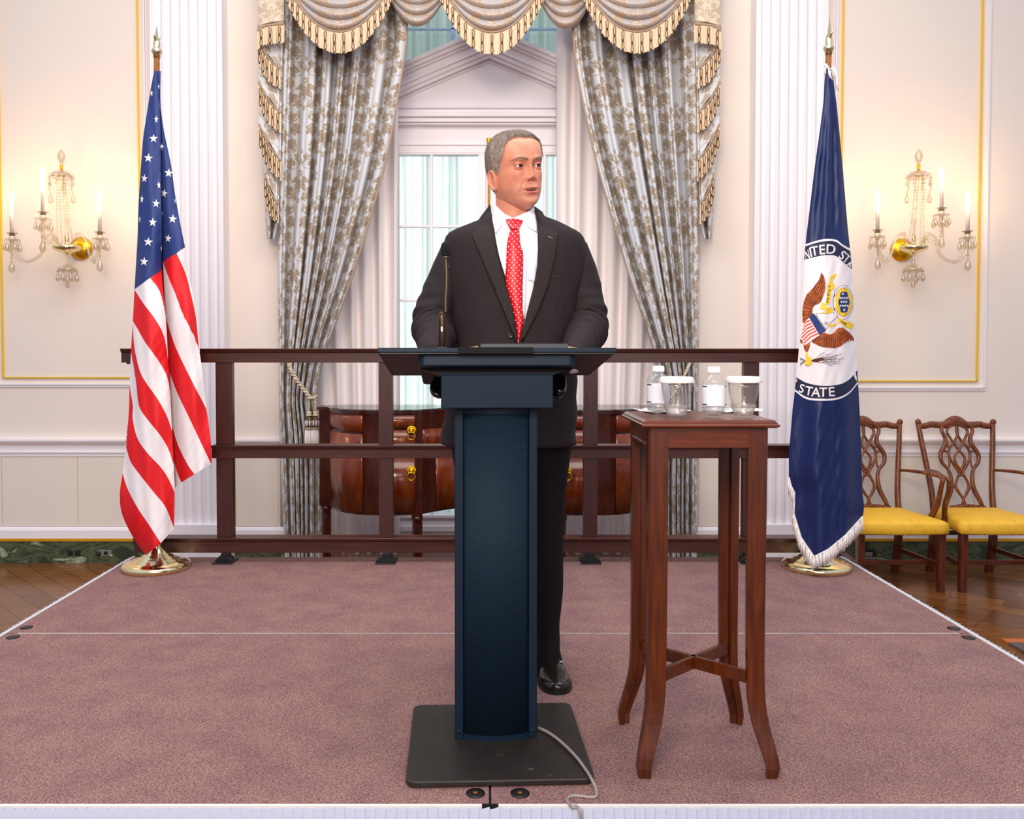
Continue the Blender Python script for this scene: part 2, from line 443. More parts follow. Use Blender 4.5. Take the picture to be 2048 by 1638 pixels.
def nmath(nt, op, a, b_=None, c=None):
    n = nt.nodes.new('ShaderNodeMath'); n.operation = op
    for i, q in enumerate((a, b_, c)):
        if q is None: continue
        if isinstance(q, (int, float)): n.inputs[i].default_value = q
        else: nt.links.new(q, n.inputs[i])
    return n.outputs[0]
# damask: one repeat of the woven figure drawn as an array, then looked up per vertex
import numpy as np
TW, TH = 0.42, 0.66                      # size of a repeat in metres
NXT, NYT = 336, 528
tile_l = np.zeros((NYT, NXT)); tile_v = np.zeros((NYT, NXT))
gy_, gx_ = np.mgrid[0:NYT, 0:NXT]; gx_ = gx_ / NXT * TW; gy_ = gy_ / NYT * TH
def t_petal(x, y, ang, ln, wd, vein=True):
    for ox in (-TW, 0, TW):
        for oy in (-TH, 0, TH):
            dx = gx_ - x - ox; dy = gy_ - y - oy
            a = dx * math.cos(ang) + dy * math.sin(ang); b_ = -dx * math.sin(ang) + dy * math.cos(ang)
            t = np.clip(a / ln, 0, 1); w = wd * np.sin(np.pi * t ** .75) ** .8
            w = w * (1 + .16 * np.sin(t * 26))
            m_ = (a > 0) & (a < ln) & (np.abs(b_) < w)
            tile_l[m_] = 1
            if vein:
                tile_v[m_] = 0
                tile_v[m_ & (np.abs(b_) < .0011) & (t < .8)] = 1
                tile_v[m_ & (np.abs(b_) > w - .0016)] = 1
def t_leaf(x, y, ang, sz):
    for da, k in ((-1.25, .55), (1.25, .55), (-.62, .85), (.62, .85), (0, 1.0)):
        t_petal(x, y, ang + da, sz * k, sz * .23 * (1.1 if da == 0 else 1))
def t_stem(pts, wd=.0026):
    q = resample([(a, b_, 0) for a, b_ in pts], 60)
    for p in q:
        for ox in (-TW, 0, TW):
            for oy in (-TH, 0, TH):
                if -.03 < p.x + ox < TW + .03 and -.03 < p.y + oy < TH + .03:
                    m_ = (gx_ - p.x - ox) ** 2 + (gy_ - p.y - oy) ** 2 < wd * wd; tile_l[m_] = 1; tile_v[m_] = 0
def t_rose(x, y, r_):
    for k in range(7): t_petal(x, y, k * 2 * PI / 7 + .3, r_, r_ * .34)
    for ox in (-TW, 0, TW):
        m_ = (gx_ - x - ox) ** 2 + (gy_ - y) ** 2 < (r_ * .22) ** 2; tile_v[m_] = 1
def t_figure(cx_, cy_):
    for s in (-1, 1):
        t_stem([(cx_, cy_ - .13), (cx_ + s*.03, cy_ - .09), (cx_ + s*.085, cy_ - .07), (cx_ + s*.10, cy_ - .02), (cx_ + s*.07, cy_ + .01), (cx_ + s*.05, cy_ - .01)])
        t_stem([(cx_ + s*.10, cy_ - .02), (cx_ + s*.11, cy_ + .05), (cx_ + s*.07, cy_ + .10), (cx_ + s*.02, cy_ + .14)])
        t_leaf(cx_ + s*.115, cy_ - .045, PI/2 - s * .9, .082); t_leaf(cx_ + s*.085, cy_ - .095, -PI/2 + s * .9, .078)
        t_leaf(cx_ + s*.10, cy_ + .055, PI/2 - s * .35, .078); t_leaf(cx_ + s*.045, cy_ + .115, PI/2 - s * 1.2, .062)
        t_petal(cx_ + s*.012, cy_ + .0, PI/2 - s*.55, .105, .020); t_petal(cx_ + s*.02, cy_ - .02, PI/2 - s*1.0, .085, .018)
        t_petal(cx_ + s*.012, cy_ - .10, -PI/2 + s*.5, .050, .011); t_leaf(cx_ + s*.035, cy_ - .150, -PI/2 + s*1.0, .055); t_petal(cx_ + s*.15, cy_ + .10, PI/2 + s*.6, .05, .011); t_petal(cx_ + s*.16, cy_ - .10, -PI/2 - s*.2, .05, .012)
        t_petal(cx_ + s*.055, cy_ + .165, PI/2 - s*.4, .028, .008); t_petal(cx_ + s*.035, cy_ + .03, PI/2 - s*.2, .030, .008)
    t_petal(cx_, cy_ - .01, PI/2, .12, .024); t_petal(cx_, cy_ - .11, -PI/2, .055, .013); t_rose(cx_, cy_ - .045, .036); t_rose(cx_, cy_ + .15, .026); t_rose(cx_, cy_ - .20, .022)
t_figure(TW / 2, .17); t_figure(0.0, .17 + TH / 2); t_figure(TW, .17 + TH / 2)
def figure_at(u, v):
    i = int((u / TW) % 1.0 * NXT) % NXT; j = int((v / TH) % 1.0 * NYT) % NYT
    return tile_l[j, i], tile_v[j, i]
def weave(mb, ground, leaf, line):
    """woven colour of every vertex from its cloth coordinates"""
    g, l_, n_ = srgb(*ground), srgb(*leaf), srgb(*line); uvv = {}
    for k, f in enumerate(mb.f):
        if k in mb.uv:
            for i, q in zip(f, mb.uv[k]): uvv[i] = q
    cols = []
    for i in range(len(mb.v)):
        q = uvv.get(i)
        if q is None: cols.append(g[:3]); continue
        a, b_ = figure_at(q[0], q[1]); cols.append((n_ if b_ else l_)[:3] if a else g[:3])
    mb.col = cols
def cloth_mat(name, rough):
    m, nt, b = new_mat(name); at = nt.nodes.new('ShaderNodeAttribute'); at.attribute_name = 'Col'
    nt.links.new(at.outputs['Color'], b.inputs['Base Color']); setin(b, Roughness=rough); b.inputs['Sheen Weight'].default_value = .12
    return m
M['damask'] = cloth_mat('silver_damask', .45); M['damask_v'] = cloth_mat('valance_damask', .38); M['damask_lit'] = cloth_mat('pelmet_damask_lit', .5)
WV = ((204, 205, 210), (156, 138, 118), (200, 190, 178)); WVV = ((176, 168, 166), (178, 150, 124), (206, 198, 196)); WVL = ((222, 204, 180), (188, 166, 138), (232, 220, 200))  # WVL: same damask in lighter colours, light on the pelmet ends painted in

# sheer curtain, thin window glass, crystal
m, nt, b = new_mat('sheer_voile'); L = nt.links.new
tr = nt.nodes.new('ShaderNodeBsdfTransparent'); tl = nt.nodes.new('ShaderNodeBsdfTranslucent'); df = nt.nodes.new('ShaderNodeBsdfDiffuse')
tl.inputs[0].default_value = srgb(226, 232, 230); df.inputs[0].default_value = srgb(222, 228, 226)
a1 = nt.nodes.new('ShaderNodeMixShader'); a1.inputs[0].default_value = 0.5; L(tl.outputs[0], a1.inputs[1]); L(df.outputs[0], a1.inputs[2])
tc = nt.nodes.new('ShaderNodeTexCoord'); mp = nt.nodes.new('ShaderNodeMapping'); mp.inputs['Scale'].default_value = (26, 1, 0.25)
ns = nt.nodes.new('ShaderNodeTexNoise'); ns.inputs['Scale'].default_value = 1.0; ns.inputs['Detail'].default_value = 3
L(tc.outputs['Object'], mp.inputs[0]); L(mp.outputs[0], ns.inputs['Vector'])
mr = nt.nodes.new('ShaderNodeMapRange'); mr.inputs['From Min'].default_value = .35; mr.inputs['From Max'].default_value = .65; mr.inputs['To Min'].default_value = .25; mr.inputs['To Max'].default_value = .8
L(ns.outputs['Fac'], mr.inputs['Value'])
a2 = nt.nodes.new('ShaderNodeMixShader'); L(mr.outputs[0], a2.inputs[0]); L(tr.outputs[0], a2.inputs[1]); L(a1.outputs[0], a2.inputs[2])
L(a2.outputs[0], nt.nodes['Material Output'].inputs[0]); M['sheer'] = m

def thin_glass(name, tint, refl=0.08, rough=0.02, f0=0.0, dif=0.0):
    m, nt, b = new_mat(name); L = nt.links.new
    tr = nt.nodes.new('ShaderNodeBsdfTransparent'); tr.inputs[0].default_value = tint
    gl = nt.nodes.new('ShaderNodeBsdfGlossy'); gl.inputs['Roughness'].default_value = rough
    fr = nt.nodes.new('ShaderNodeLayerWeight'); fr.inputs[0].default_value = 0.5; pw = nt.nodes.new('ShaderNodeMath'); pw.operation = 'POWER'; pw.inputs[1].default_value = 4.0; L(fr.outputs['Facing'], pw.inputs[0])
    mr = nt.nodes.new('ShaderNodeMapRange'); mr.inputs['From Min'].default_value = f0; mr.inputs['To Min'].default_value = refl * .5; mr.inputs['To Max'].default_value = 0.85; L(pw.outputs[0], mr.inputs['Value'])
    a = nt.nodes.new('ShaderNodeMixShader'); L(mr.outputs[0], a.inputs[0]); L(tr.outputs[0], a.inputs[1]); L(gl.outputs[0], a.inputs[2])
    q_ = nt.nodes.new('ShaderNodeMixShader'); q_.inputs[0].default_value = dif; dd = nt.nodes.new('ShaderNodeBsdfDiffuse'); dd.inputs[0].default_value = (.86, .86, .86, 1)
    L(a.outputs[0], q_.inputs[1]); L(dd.outputs[0], q_.inputs[2]); L(q_.outputs[0], nt.nodes['Material Output'].inputs[0]); return m
M['pane'] = thin_glass('window_glass', (0.93, 0.98, 0.97, 1), 0.0, 0.05, 0.06)
M['glass'] = thin_glass('clear_tumbler_glass', (0.97, 0.965, 0.96, 1), 0.07, 0.02, 0.0, 0.05)
M['cutglass'] = thin_glass('cut_glass_foot', (0.93, 0.90, 0.87, 1), 0.4, 0.15, 0.0, 0.22)
M['pet'] = thin_glass('clear_bottle_plastic', (0.98, 0.98, 0.985, 1), 0.12, 0.08, 0.0, 0.08)
M['crystal'] = thin_glass('lead_crystal', (0.97, 0.93, 0.84, 1), 0.3, 0.15)
M['crystal_d'] = thin_glass('crystal_facet', (0.93, 0.86, 0.74, 1), 0.4, 0.12)
M['tabletop_glass'] = thin_glass('plate_glass', (0.75, 0.85, 0.80, 1), 0.3)
def emit(name, rgb, st):
    m, nt, b = new_mat(name); setin(b, Base_Color=srgb(*rgb), Emission_Color=srgb(*rgb), Emission_Strength=st); return m
M['bulb'] = emit('lit_bulb', (255, 236, 205), 9.0)
# ================================================================ room shell
WY = 6.04; RY = 6.50             # wall plane, window plane
STG = 0.42                       # height of the stage
OL, OR = PX(558, WY), PX(1396, WY)   # window bay opening
TOP = 4.7
mb = MB(); mb.box(-6, 6, -2.5, 7.2, -0.05, 0.0); struct(mb.build('floor', M['parquet'], loc=(0, 0, 0)))
mb = MB()
mb.box(-6, OL, WY, WY + 0.75, 0, TOP); mb.box(OR, 6, WY, WY + 0.75, 0, TOP)
struct(mb.build('wall_back', M['wall']))
def trim_profile(name, x0, x1, prof, m, y=WY):
    """horizontal moulding: prof = [(outward, z)...] closed against the wall; returns into the bay"""
    mb = MB(); mb.prism([(y - d, z) for d, z in prof], x0, x1, lambda a, b, c: Vector((c, a, b)))
    return mb
# chair rail, dado, bases on each side of the bay
RAIL = [(0, .765), (.012, .765), (.014, .785), (.022, .79), (.022, .80), (.014, .805), (.014, .845), (.03, .855), (.04, .872), (.052, .876), (.052, .89), (0, .89)]
tn = [0]
def tr(mb, m, label=None):
    tn[0] += 1
    return struct(mb.build('trim_%d' % tn[0], m, fixn=True), label)
for side, (x0, x1) in enumerate(((-6, OL + 0.05), (OR - 0.05, 6))):
    tr(trim_profile('t', x0, x1, RAIL, None), M['white_trim'])
    mb = MB()
    # flat panels of the dado with fine joints between them
    xs = [PX(-360, WY), PX(1, WY), PX(153, WY), PX(470, WY), OL - 0.01] if side == 0 else [OR + 0.01, PX(1484, WY), PX(1800, WY), PX(1952, WY), PX(2300, WY)]
    for a, b_ in zip(xs[:-1], xs[1:]): mb.box(a + .003, b_ - .003, WY - .008, WY + .01, .262, .755)
    tr(mb, M['wainscot'])
    nm = ('left', 'right')[side]
    mb = trim_profile('b', x0, x1, [(0, .175), (.03, .175), (.03, .235), (.022, .25), (.010, .256), (0, .256)], None)
    struct(mb.build('baseboard_' + nm, M['white_trim'], fixn=True))
    xm0, xm1 = (-6, PX(420, WY)) if side == 0 else (PX(1540, WY), 6)
    mb = MB(); mb.box(xm0, xm1, WY - .036, WY, .158, .178)
    tr(mb, M['gold_bar'])
    mb = MB(); mb.box(x0, x1, WY - .028, WY, 0, .160)
    tr(mb, M['marble'])
# gilt picture panels
def panel_frame(x0, x1, zb):
    mb = MB(); w = .011
    for a in (x0, x1): mb.box(a - w/2, a + w/2, WY - .014, WY, zb, TOP)
    mb.box(x0, x1, WY - .014, WY, zb - w/2, zb + w/2)
    tr(mb, M['gold'])
    mb = MB(); g = .048; 
    for a, sgn in ((x0 - g, -1), (x1 + g, 1)):
        mb.box(a - .005, a + .005, WY - .02, WY, zb - g, TOP); mb.box(a - .005 + sgn*.012, a + .005 + sgn*.012, WY - .012, WY, zb - g, TOP)
    mb.box(x0 - g, x1 + g, WY - .02, WY, zb - g - .005, zb - g + .005)
    mb.box(x0 - g - .017, x1 + g + .017, WY - .012, WY, zb - g - .02, zb - g - .008)
    tr(mb, M['white_trim'])
panel_frame(PX(7, WY), PX(283, WY), PZ(755, WY))
panel_frame(PX(1678, WY), PX(1953, WY), PZ(762, WY))
# fluted pilasters
def pilaster(x0, x1):
    mb = MB(); yf = WY - .13; n = 7; w = x1 - x0; edge = .028; pitch = (w - 2*edge) / n
    out = [(x0, WY), (x0, yf), (x0 + edge, yf)]
    for i in range(n):
        a = x0 + edge + i * pitch; f = pitch * .16
        out.append((a + f*.5, yf))
        for k in range(1, 8):
            t = k / 8; out.append((a + f*.5 + (pitch - f) * t, yf + .026 * math.sin(PI * t)))
        out.append((a + pitch - f*.5, yf))
    out += [(x1 - edge, yf), (x1, yf), (x1, WY)]
    mb.prism(out, .30, TOP, lambda a, b, c: Vector((a, b, c)))
    mb.box(x0 - .015, x1 + .015, yf - .02, WY, .16, .30)
    mb.box(x0 - .03, x1 + .03, yf - .035, WY, 0, .16)
    return tr(mb, M['white_trim'], 'white fluted pilaster')
PYF = WY - .13
pilaster(PX(306, PYF), PX(449, PYF)); pilaster(PX(1507, PYF), PX(1650, PYF))

# ---- window: casing with pediment, double doors of panes, transom above
def wx(px): return PX(px, RY)
def wz(py): return PZ(py, RY)
wf = thing('window_1', 'tall white pedimented window with glazed double leaves and transom', 'window', (wx(978), RY, 0)); del wf['category']; wf['kind'] = 'structure'
wf.name = 'window_1'
x0, x1 = wx(768), wx(1188)
mb = MB()
mb.box(x0 - .5, wx(790), RY, RY + .1, 0, TOP); mb.box(wx(1166), x1 + .5, RY, RY + .1, 0, TOP)       # jambs
mb.box(wx(760), wx(796), RY - .03, RY + .05, 0, wz(215)); mb.box(wx(1160), wx(1196), RY - .03, RY + .05, 0, wz(215))
mb.box(wx(790), wx(1166), RY, RY + .06, wz(306), wz(214))                # head panel
# horizontal cornice: stepped
for za, zb, d in ((214, 219, .045), (219, 232, .02), (232, 240, .10), (240, 249, .075), (249, 253, .055), (288, 291, .012)):
    mb.box(wx(770), wx(1186), RY - d, RY + .02, wz(zb), wz(za))
# sill and lower panel
mb.box(wx(790), wx(1166), RY - .01, RY + .06, wz(1036), wz(1030)); mb.box(wx(790), wx(1166), RY + .01, RY + .06, 0, wz(1036))
mb.box(wx(800), wx(960), RY - .005, RY + .02, .12, wz(1052)); mb.box(wx(994), wx(1156), RY - .005, RY + .02, .12, wz(1052))
mb.build('casing', M['frame_w'], wf, bevel=.004)
# pediment: tympanum + raking mouldings
mb = MB()
ap = (978, 60); lo = 760; hi = 1196
def rake(px, y0): return y0 + abs(px - 978) * .437
tri = [(lo, rake(lo, 62)), (978, 62), (hi, rake(hi, 62)), (hi, 216), (lo, 216)]
mb.prism([(wx(a), wz(b)) for a, b in tri], RY - .0, RY + .06, lambda a, b, c: Vector((a, c, b)))
for ya, yb, d in ((62, 71, .13), (71, 79, .11), (79, 84, .085), (84, 97, .06), (97, 103, .085), (103, 112, .065), (112, 119, .045), (123, 125, .02)):
    for s in (-1, 1):
        e = lo if s < 0 else hi
        q = [(978, ya), (e, rake(e, ya)), (e, rake(e, yb)), (978, yb)]
        mb.prism([(wx(a), wz(b)) for a, b in q], RY - d, RY + .01, lambda a, b, c: Vector((a, c, b)))
mb.build('pediment', M['frame_w'], wf, bevel=.003, fixn=True)
# glazing bars
mb = MB(); yb0, yb1 = RY + .005, RY + .045
for pxa, pxb in ((790, 799), (861, 866), (957, 971), (981, 995), (1086, 1091), (1157, 1166)):
    mb.box(wx(pxa), wx(pxb), yb0, yb1, wz(1032), wz(306))
mb.box(wx(971), wx(981), yb0 + .01, yb1, wz(1032), wz(306))
for a, b_ in ((450, 455), (598, 603), (743, 749), (886, 891)):
    mb.box(wx(795), wx(1160), yb0 + .004, yb1 - .005, wz(b_), wz(a))
mb.box(wx(795), wx(1160), yb0 - .002, yb1 + .03, wz(309), wz(300))
mb.build('glazing_bars', M['frame_w'], wf, bevel=.003)
mb = MB(); mb.box(wx(790), wx(1166), RY + .028, RY + .032, wz(1032), wz(304)); mb.build('pane', M['pane'], wf)
# transom above the pediment
mb = MB()
for pxa, pxb in ((690, 700), (902, 909), (1050, 1057), (1260, 1270)): mb.box(wx(pxa), wx(pxb), RY + .06, RY + .10, wz(190), TOP)
mb.box(wx(690), wx(1270), RY + .06, RY + .10, wz(52), wz(50))
mb.build('transom_bars', mat('transom_paint', (150, 178, 208), .5), wf)
mb = MB(); mb.box(wx(690), wx(1270), RY + .075, RY + .08, wz(190), TOP); mb.build('transom_pane', M['pane'], wf)
# gilt cremone bolt
mb = MB(); mb.tube([(wx(977.5), RY - .02, wz(284)), (wx(977.5), RY - .02, wz(1010))], .008, 10)
mb.lathe([(.004, 0), (.014, .004), (.010, .012), (.018, .022), (.012, .034), (.02, .044), (.004, .05)], (wx(977.5), RY - .02, wz(290)), 16)
mb.box(wx(975), wx(980), RY - .02, RY + .01, wz(600), wz(596))
mb.build('cremone_bolt', M['goldpull'], wf)
# side wall of bay head
mb = MB(); mb.box(OL - .3, OR + .3, RY + .10, RY + .7, 0, wz(1032) ); struct(mb.build('wall_bay', M['white_trim']))

# voile behind the panes
def voile(x0, x1, z0, z1, y, label, n=16):
    mb = MB(); ph = rnd.random() * 6
    def fn(s, t):
        x = x0 + (x1 - x0) * s
        return Vector((x, y + .022 * math.sin(s * n * 2 * PI + ph) + .012 * math.sin(s * n * 4.7 * PI + 2 * ph), z1 + (z0 - z1) * t))
    mb.grid(fn, n * 14, 2)
    return tag(mb.build('sheer_curtain', M['sheer']), label, 'curtain', 'sheer voile behind the window panes')
voile(wx(786), wx(974), wz(1032), wz(262), RY + .16, 'sheer voile behind the left window leaf, left of the gilt bolt')
voile(wx(982), wx(1170), wz(1032), wz(262), RY + .16, 'sheer voile behind the right window leaf, right of the gilt bolt')
voile(wx(690), wx(1270), wz(196), TOP, RY + .17, 'greenish sheer voile behind the transom above the pediment', 30)

# white lining curtains hanging inside the bay
def lining(tab_l, tab_r, y, label, nf, ph):
    mb = MB()
    def fn(s, t):
        py = -60 + (1135 + 60) * t
        a = lin(tab_l, py); b_ = lin(tab_r, py)
        q = s + .012 * math.sin(5 * s + 3 * t)
        f = math.sin(q * nf * 2 * PI + ph) + .25 * math.sin(q * nf * 3.3 * PI + ph * 2)
        p = P(a + (b_ - a) * s, py, y + .035 * f)
        return p
    mb.grid(fn, nf * 16, 24)
    return tag(mb.build('lining_curtain', M['linen'], solid=.002), label, 'curtain', 'white lining curtains')
lining([(-60, 600), (1135, 640)], [(-60, 796), (1135, 800)], 6.32, 'white lining curtain hanging at the left of the window', 6, .4)
lining([(-60, 1113), (1135, 1112)], [(-60, 1390), (1135, 1330)], 6.30, 'white lining curtain hanging at the right of the window', 8, 1.3)

# ---------------------------------------------------------------- damask drapes
def drape(side, label):
    DY = 5.93
    if side < 0:
        XL = [(-60, 566), (200, 562), (500, 556), (700, 557), (850, 559), (1135, 570)]
        XR = [(-60, 806), (50, 812), (120, 806), (200, 793), (300, 775), (420, 744), (560, 701), (700, 651), (760, 636), (800, 630), (830, 634), (880, 642), (960, 644), (1135, 642)]
    else:
        XR = [(-60, 1388), (200, 1392), (500, 1397), (700, 1396), (850, 1396), (1135, 1394)]
        XL = [(-60, 1140), (50, 1144), (120, 1150), (200, 1164), (300, 1186), (420, 1219), (560, 1261), (700, 1308), (760, 1324), (800, 1332), (830, 1328), (880, 1318), (960, 1315), (1135, 1318)]
    mb = MB(); NF = 7
    rr = random.Random(3 if side < 0 else 9)
    ph = [rr.uniform(-.5, .5) for _ in range(NF + 2)]
    W = 1.02
    def fold(s, t):
        q = s * NF + .25 * math.sin(s * 9 + (1 if side > 0 else 2)) + .10 * math.sin(t * 5 + s * 4)
        f = math.tanh(3.2 * (.52 - math.cos(2 * PI * q)))
        return f + .16 * math.cos(2 * PI * q * 2 + 1.0 + ph[int(min(NF, s * NF))])
    def fn(s, t):
        py = -60 + 1195 * t
        a = table(XL, py); b_ = table(XR, py)
        w = (b_ - a) / 240.0
        amp = .060 + .020 * w
        tie = math.exp(-((py - 800) / 60.0) ** 2)
        if side < 0: px = a + (b_ - a) * (s ** (1 + .0 * tie))
        else: px = a + (b_ - a) * s
        f = fold(s, t)
        px += 2.2 * math.sin(2 * PI * (s * NF + .12)) * w
        return P(px, py, DY - .012 - amp * f + .02)
    nu = 210; nv = 760
    mb.grid(fn, nu, nv, uv=lambda s, t: (s * W, t * 4.25)); weave(mb, *WV)
    d = tag(mb.build('damask_drape', M['damask'], solid=.004), label, 'curtain', 'pair of damask drapes')
    # leading edge hem
    mb = MB()
    ed = 1.0 if side < 0 else 0.0
    pts = [fn(ed, k / 60) + Vector((0, -.004, 0)) for k in range(61)]
    mb.tube(pts, .009, 6); mb.build('hem', M['taupe'], d)
    return d
drape(-1, 'silver damask drape gathered to the left of the window')
drape(1, 'silver damask drape gathered to the right of the window')

def tieback(side, label):
    mb = MB(); Y = 5.82
    if side < 0: path = [(577, 725), (584, 745), (598, 766), (613, 786), (622, 797), (632, 793)]; tx = (618, 631)
    else: path = [(1380, 725), (1372, 745), (1360, 768), (1349, 785), (1341, 797), (1332, 793)]; tx = (1331, 1344)
    c = resample([P(a, b_, Y + (.06 if i in (0, len(path)-1) else 0)) for i, (a, b_) in enumerate(path)], 60)
    r = thing('tieback', label, 'tieback', tuple(c[30]), 'rope tiebacks')
    for ph in (0, PI):
        mb.tube([p + Vector((math.cos(k*.75+ph)*.007, math.sin(k*.75+ph)*.007, math.cos(k*.75+ph)*.005)) for k, p in enumerate(c)], .008, 6)
    mb.build('cord', M['rope'], r)
    for k, x in enumerate(tx):
        mt = MB(); a = P(x, 797, Y); b_ = P(x, 822, Y)
        for ph in (0, PI):
            mt.tube([a.lerp(b_, j/14) + Vector((math.cos(j*1.1+ph)*.004, math.sin(j*1.1+ph)*.004, 0)) for j in range(15)], .004, 6)
        mt.lathe([(.004, .0), (.016, -.006), (.018, -.016), (.014, -.022), (.020, -.026), (.022, -.032), (.014, -.036)], b_, 16)
        c2 = P(x, 833, Y)
        mt.lathe([(.012, .006), (.024, -.02), (.027, -.05), (.022, -.075), (.014, -.08)], c2, 16, 1)
        for j in range(8):
            an = 2*PI*(j + .5)/8
            mt.ball(c2 + Vector((.0225*math.cos(an), .0225*math.sin(an), -.045)), .0085, 3, 8, 8, (.8, .8, 2.6))
        mt.lathe([(.022, -.074), (.030, -.080), (.030, -.088), (.024, -.092)], c2, 16, 2)
        for j in range(26):
            an = 2*PI*j/26; rr = .024 if j % 2 else .018
            q = c2 + Vector((rr*math.cos(an), rr*math.sin(an), -.088))
            mt.tube([q, q + Vector((.005*math.cos(an), .005*math.sin(an), -.14 - .01*rnd.random()))], .0042, 5, 3)
        for j in range(5):
            an = 2*PI*j/5 - .3
            mt.ball(c2 + Vector((.03*math.cos(an), .03*math.sin(an), -.10 - .022*j)), .006, 2, 8, 6)
        mt.build('tassel', [M['rope'], M['bead'], M['taupe'], M['fringe_w']], r)
tieback(-1, 'twisted rope tieback with two tassels on the left drape')
tieback(1, 'twisted rope tieback with two tassels on the right drape')

# ---------------------------------------------------------------- valance
VY = 5.70
val = thing('valance', 'swagged damask valance with cream tassel fringe across the window top', 'valance', (PX(979, VY), VY, PZ(-60, VY)))
def fringe(parent, curve, hfun, Y, step=2.6, beads=19.0):
    """bullion fringe hung from a pixel curve [(px,py)...]"""
    pts = resample([(a, b_, 0) for a, b_ in curve], 200)
    L = sum((pts[i+1] - pts[i]).length for i in range(199))
    mb = MB(); n = int(L / step)
    q = resample(pts, n + 1, False)
    # heading braid
    mb.tube([P(p.x, p.y, Y - .005) for p in pts[::3]], .007, 6, 2)
    for i, p in enumerate(q):
        h = hfun(i / n) + rnd.uniform(-1.2, 1.2)
        a = P(p.x, p.y, Y + rnd.uniform(-.004, .004)); b_ = P(p.x + rnd.uniform(-.8, .8), p.y + h, Y + rnd.uniform(-.004, .004))
        w = .0042
        mb.add([a + Vector((-w, 0, 0)), a + Vector((0, -w, 0)), a + Vector((w, 0, 0)), b_ + Vector((w, 0, 0)), b_ + Vector((0, -w, 0)), b_ + Vector((-w, 0, 0))],
               [(0, 1, 4, 5), (1, 2, 3, 4), (2, 0, 5, 3)], 0, False)
    nb = max(2, int(L / beads)); q = resample(pts, 2 * nb + 1, False)
    for i in range(1, 2 * nb, 2):
        p = q[i]; h = hfun(i / (2 * nb)); o_ = h - 38 if h > 38 else 0
        y0 = p.y + 4; y1 = p.y + h - 2; ym = (y0 + y1) / 2; w = 2.4
        loop = [(-w*.6, ym), (-w, y0 + 3), (0, y0), (w, y0 + 3), (w*.6, ym), (w, y1 - 3), (0, y1), (-w, y1 - 3), (-w*.6, ym)]
        mb.tube([P(p.x + a, b_, Y - .012) for a, b_ in loop], .0024, 5, 1)
        mb.ball(P(p.x, ym, Y - .014), .007, 1, 8, 6); mb.ball(P(p.x, y1, Y - .014), .007, 1, 8, 6)
    return mb.build('fringe', [M['fringe_c'], M['bead'], M['taupe']], parent)
def swag(xa, xb, ytop, sag, Y, bulge, fr, nfold=5):
    """cloth scooped between two points; sag = lowest point of its edge"""
    mb = MB(); w = xb - xa
    def curve(s, t):
        k = 1 - abs(2 * s - 1) ** 2.1
        y = ytop + (sag - ytop) * t * k
        return xa + w * s, y
    def fn(s, t):
        px, py = curve(s, t)
        k = math.sin(PI * s)
        wave = abs(math.sin(t * PI * nfold)) ** .8
        return P(px, py, Y - bulge * k * (.35 + .65 * math.sin(PI * min(1, t * .9))) - .035 * wave * k)
    mb.grid(fn, 150, 110, uv=lambda s, t: (s * .84 + .0, t * .66 - .1)); weave(mb, *WVV)
    o = mb.build('swag', M['damask_v'], val, solid=.004)
    # trim band along the edge
    mt = MB()
    def fb(s, t):
        px, py = curve(s, 1.0)
        return fn(s, 1.0) * (1) + Vector((0, -.006, .028 - .034 * t)) * 1.0
    mt.grid(fb, 48, 2); mt.build('trim_band', M['taupe'], o, solid=.003)
    if fr:
        e = [curve(s / 40, 1.0) for s in range(41)]
        fringe(o, e, lambda t: fr * (.55 + .45 * math.sin(PI * t) ** .5), Y - bulge * .5 - .02)
    return o
swag(766, 902, -34, 52, VY + .12, .05, 0, 4)
swag(1066, 1196, -34, 57, VY + .12, .05, 0, 4)
swag(562, 794, -52, 63, VY + .02, .10, 44)
swag(1156, 1392, -52, 63, VY + .02, .10, 44)
swag(872, 1096, -52, 64, VY - .02, .10, 45)
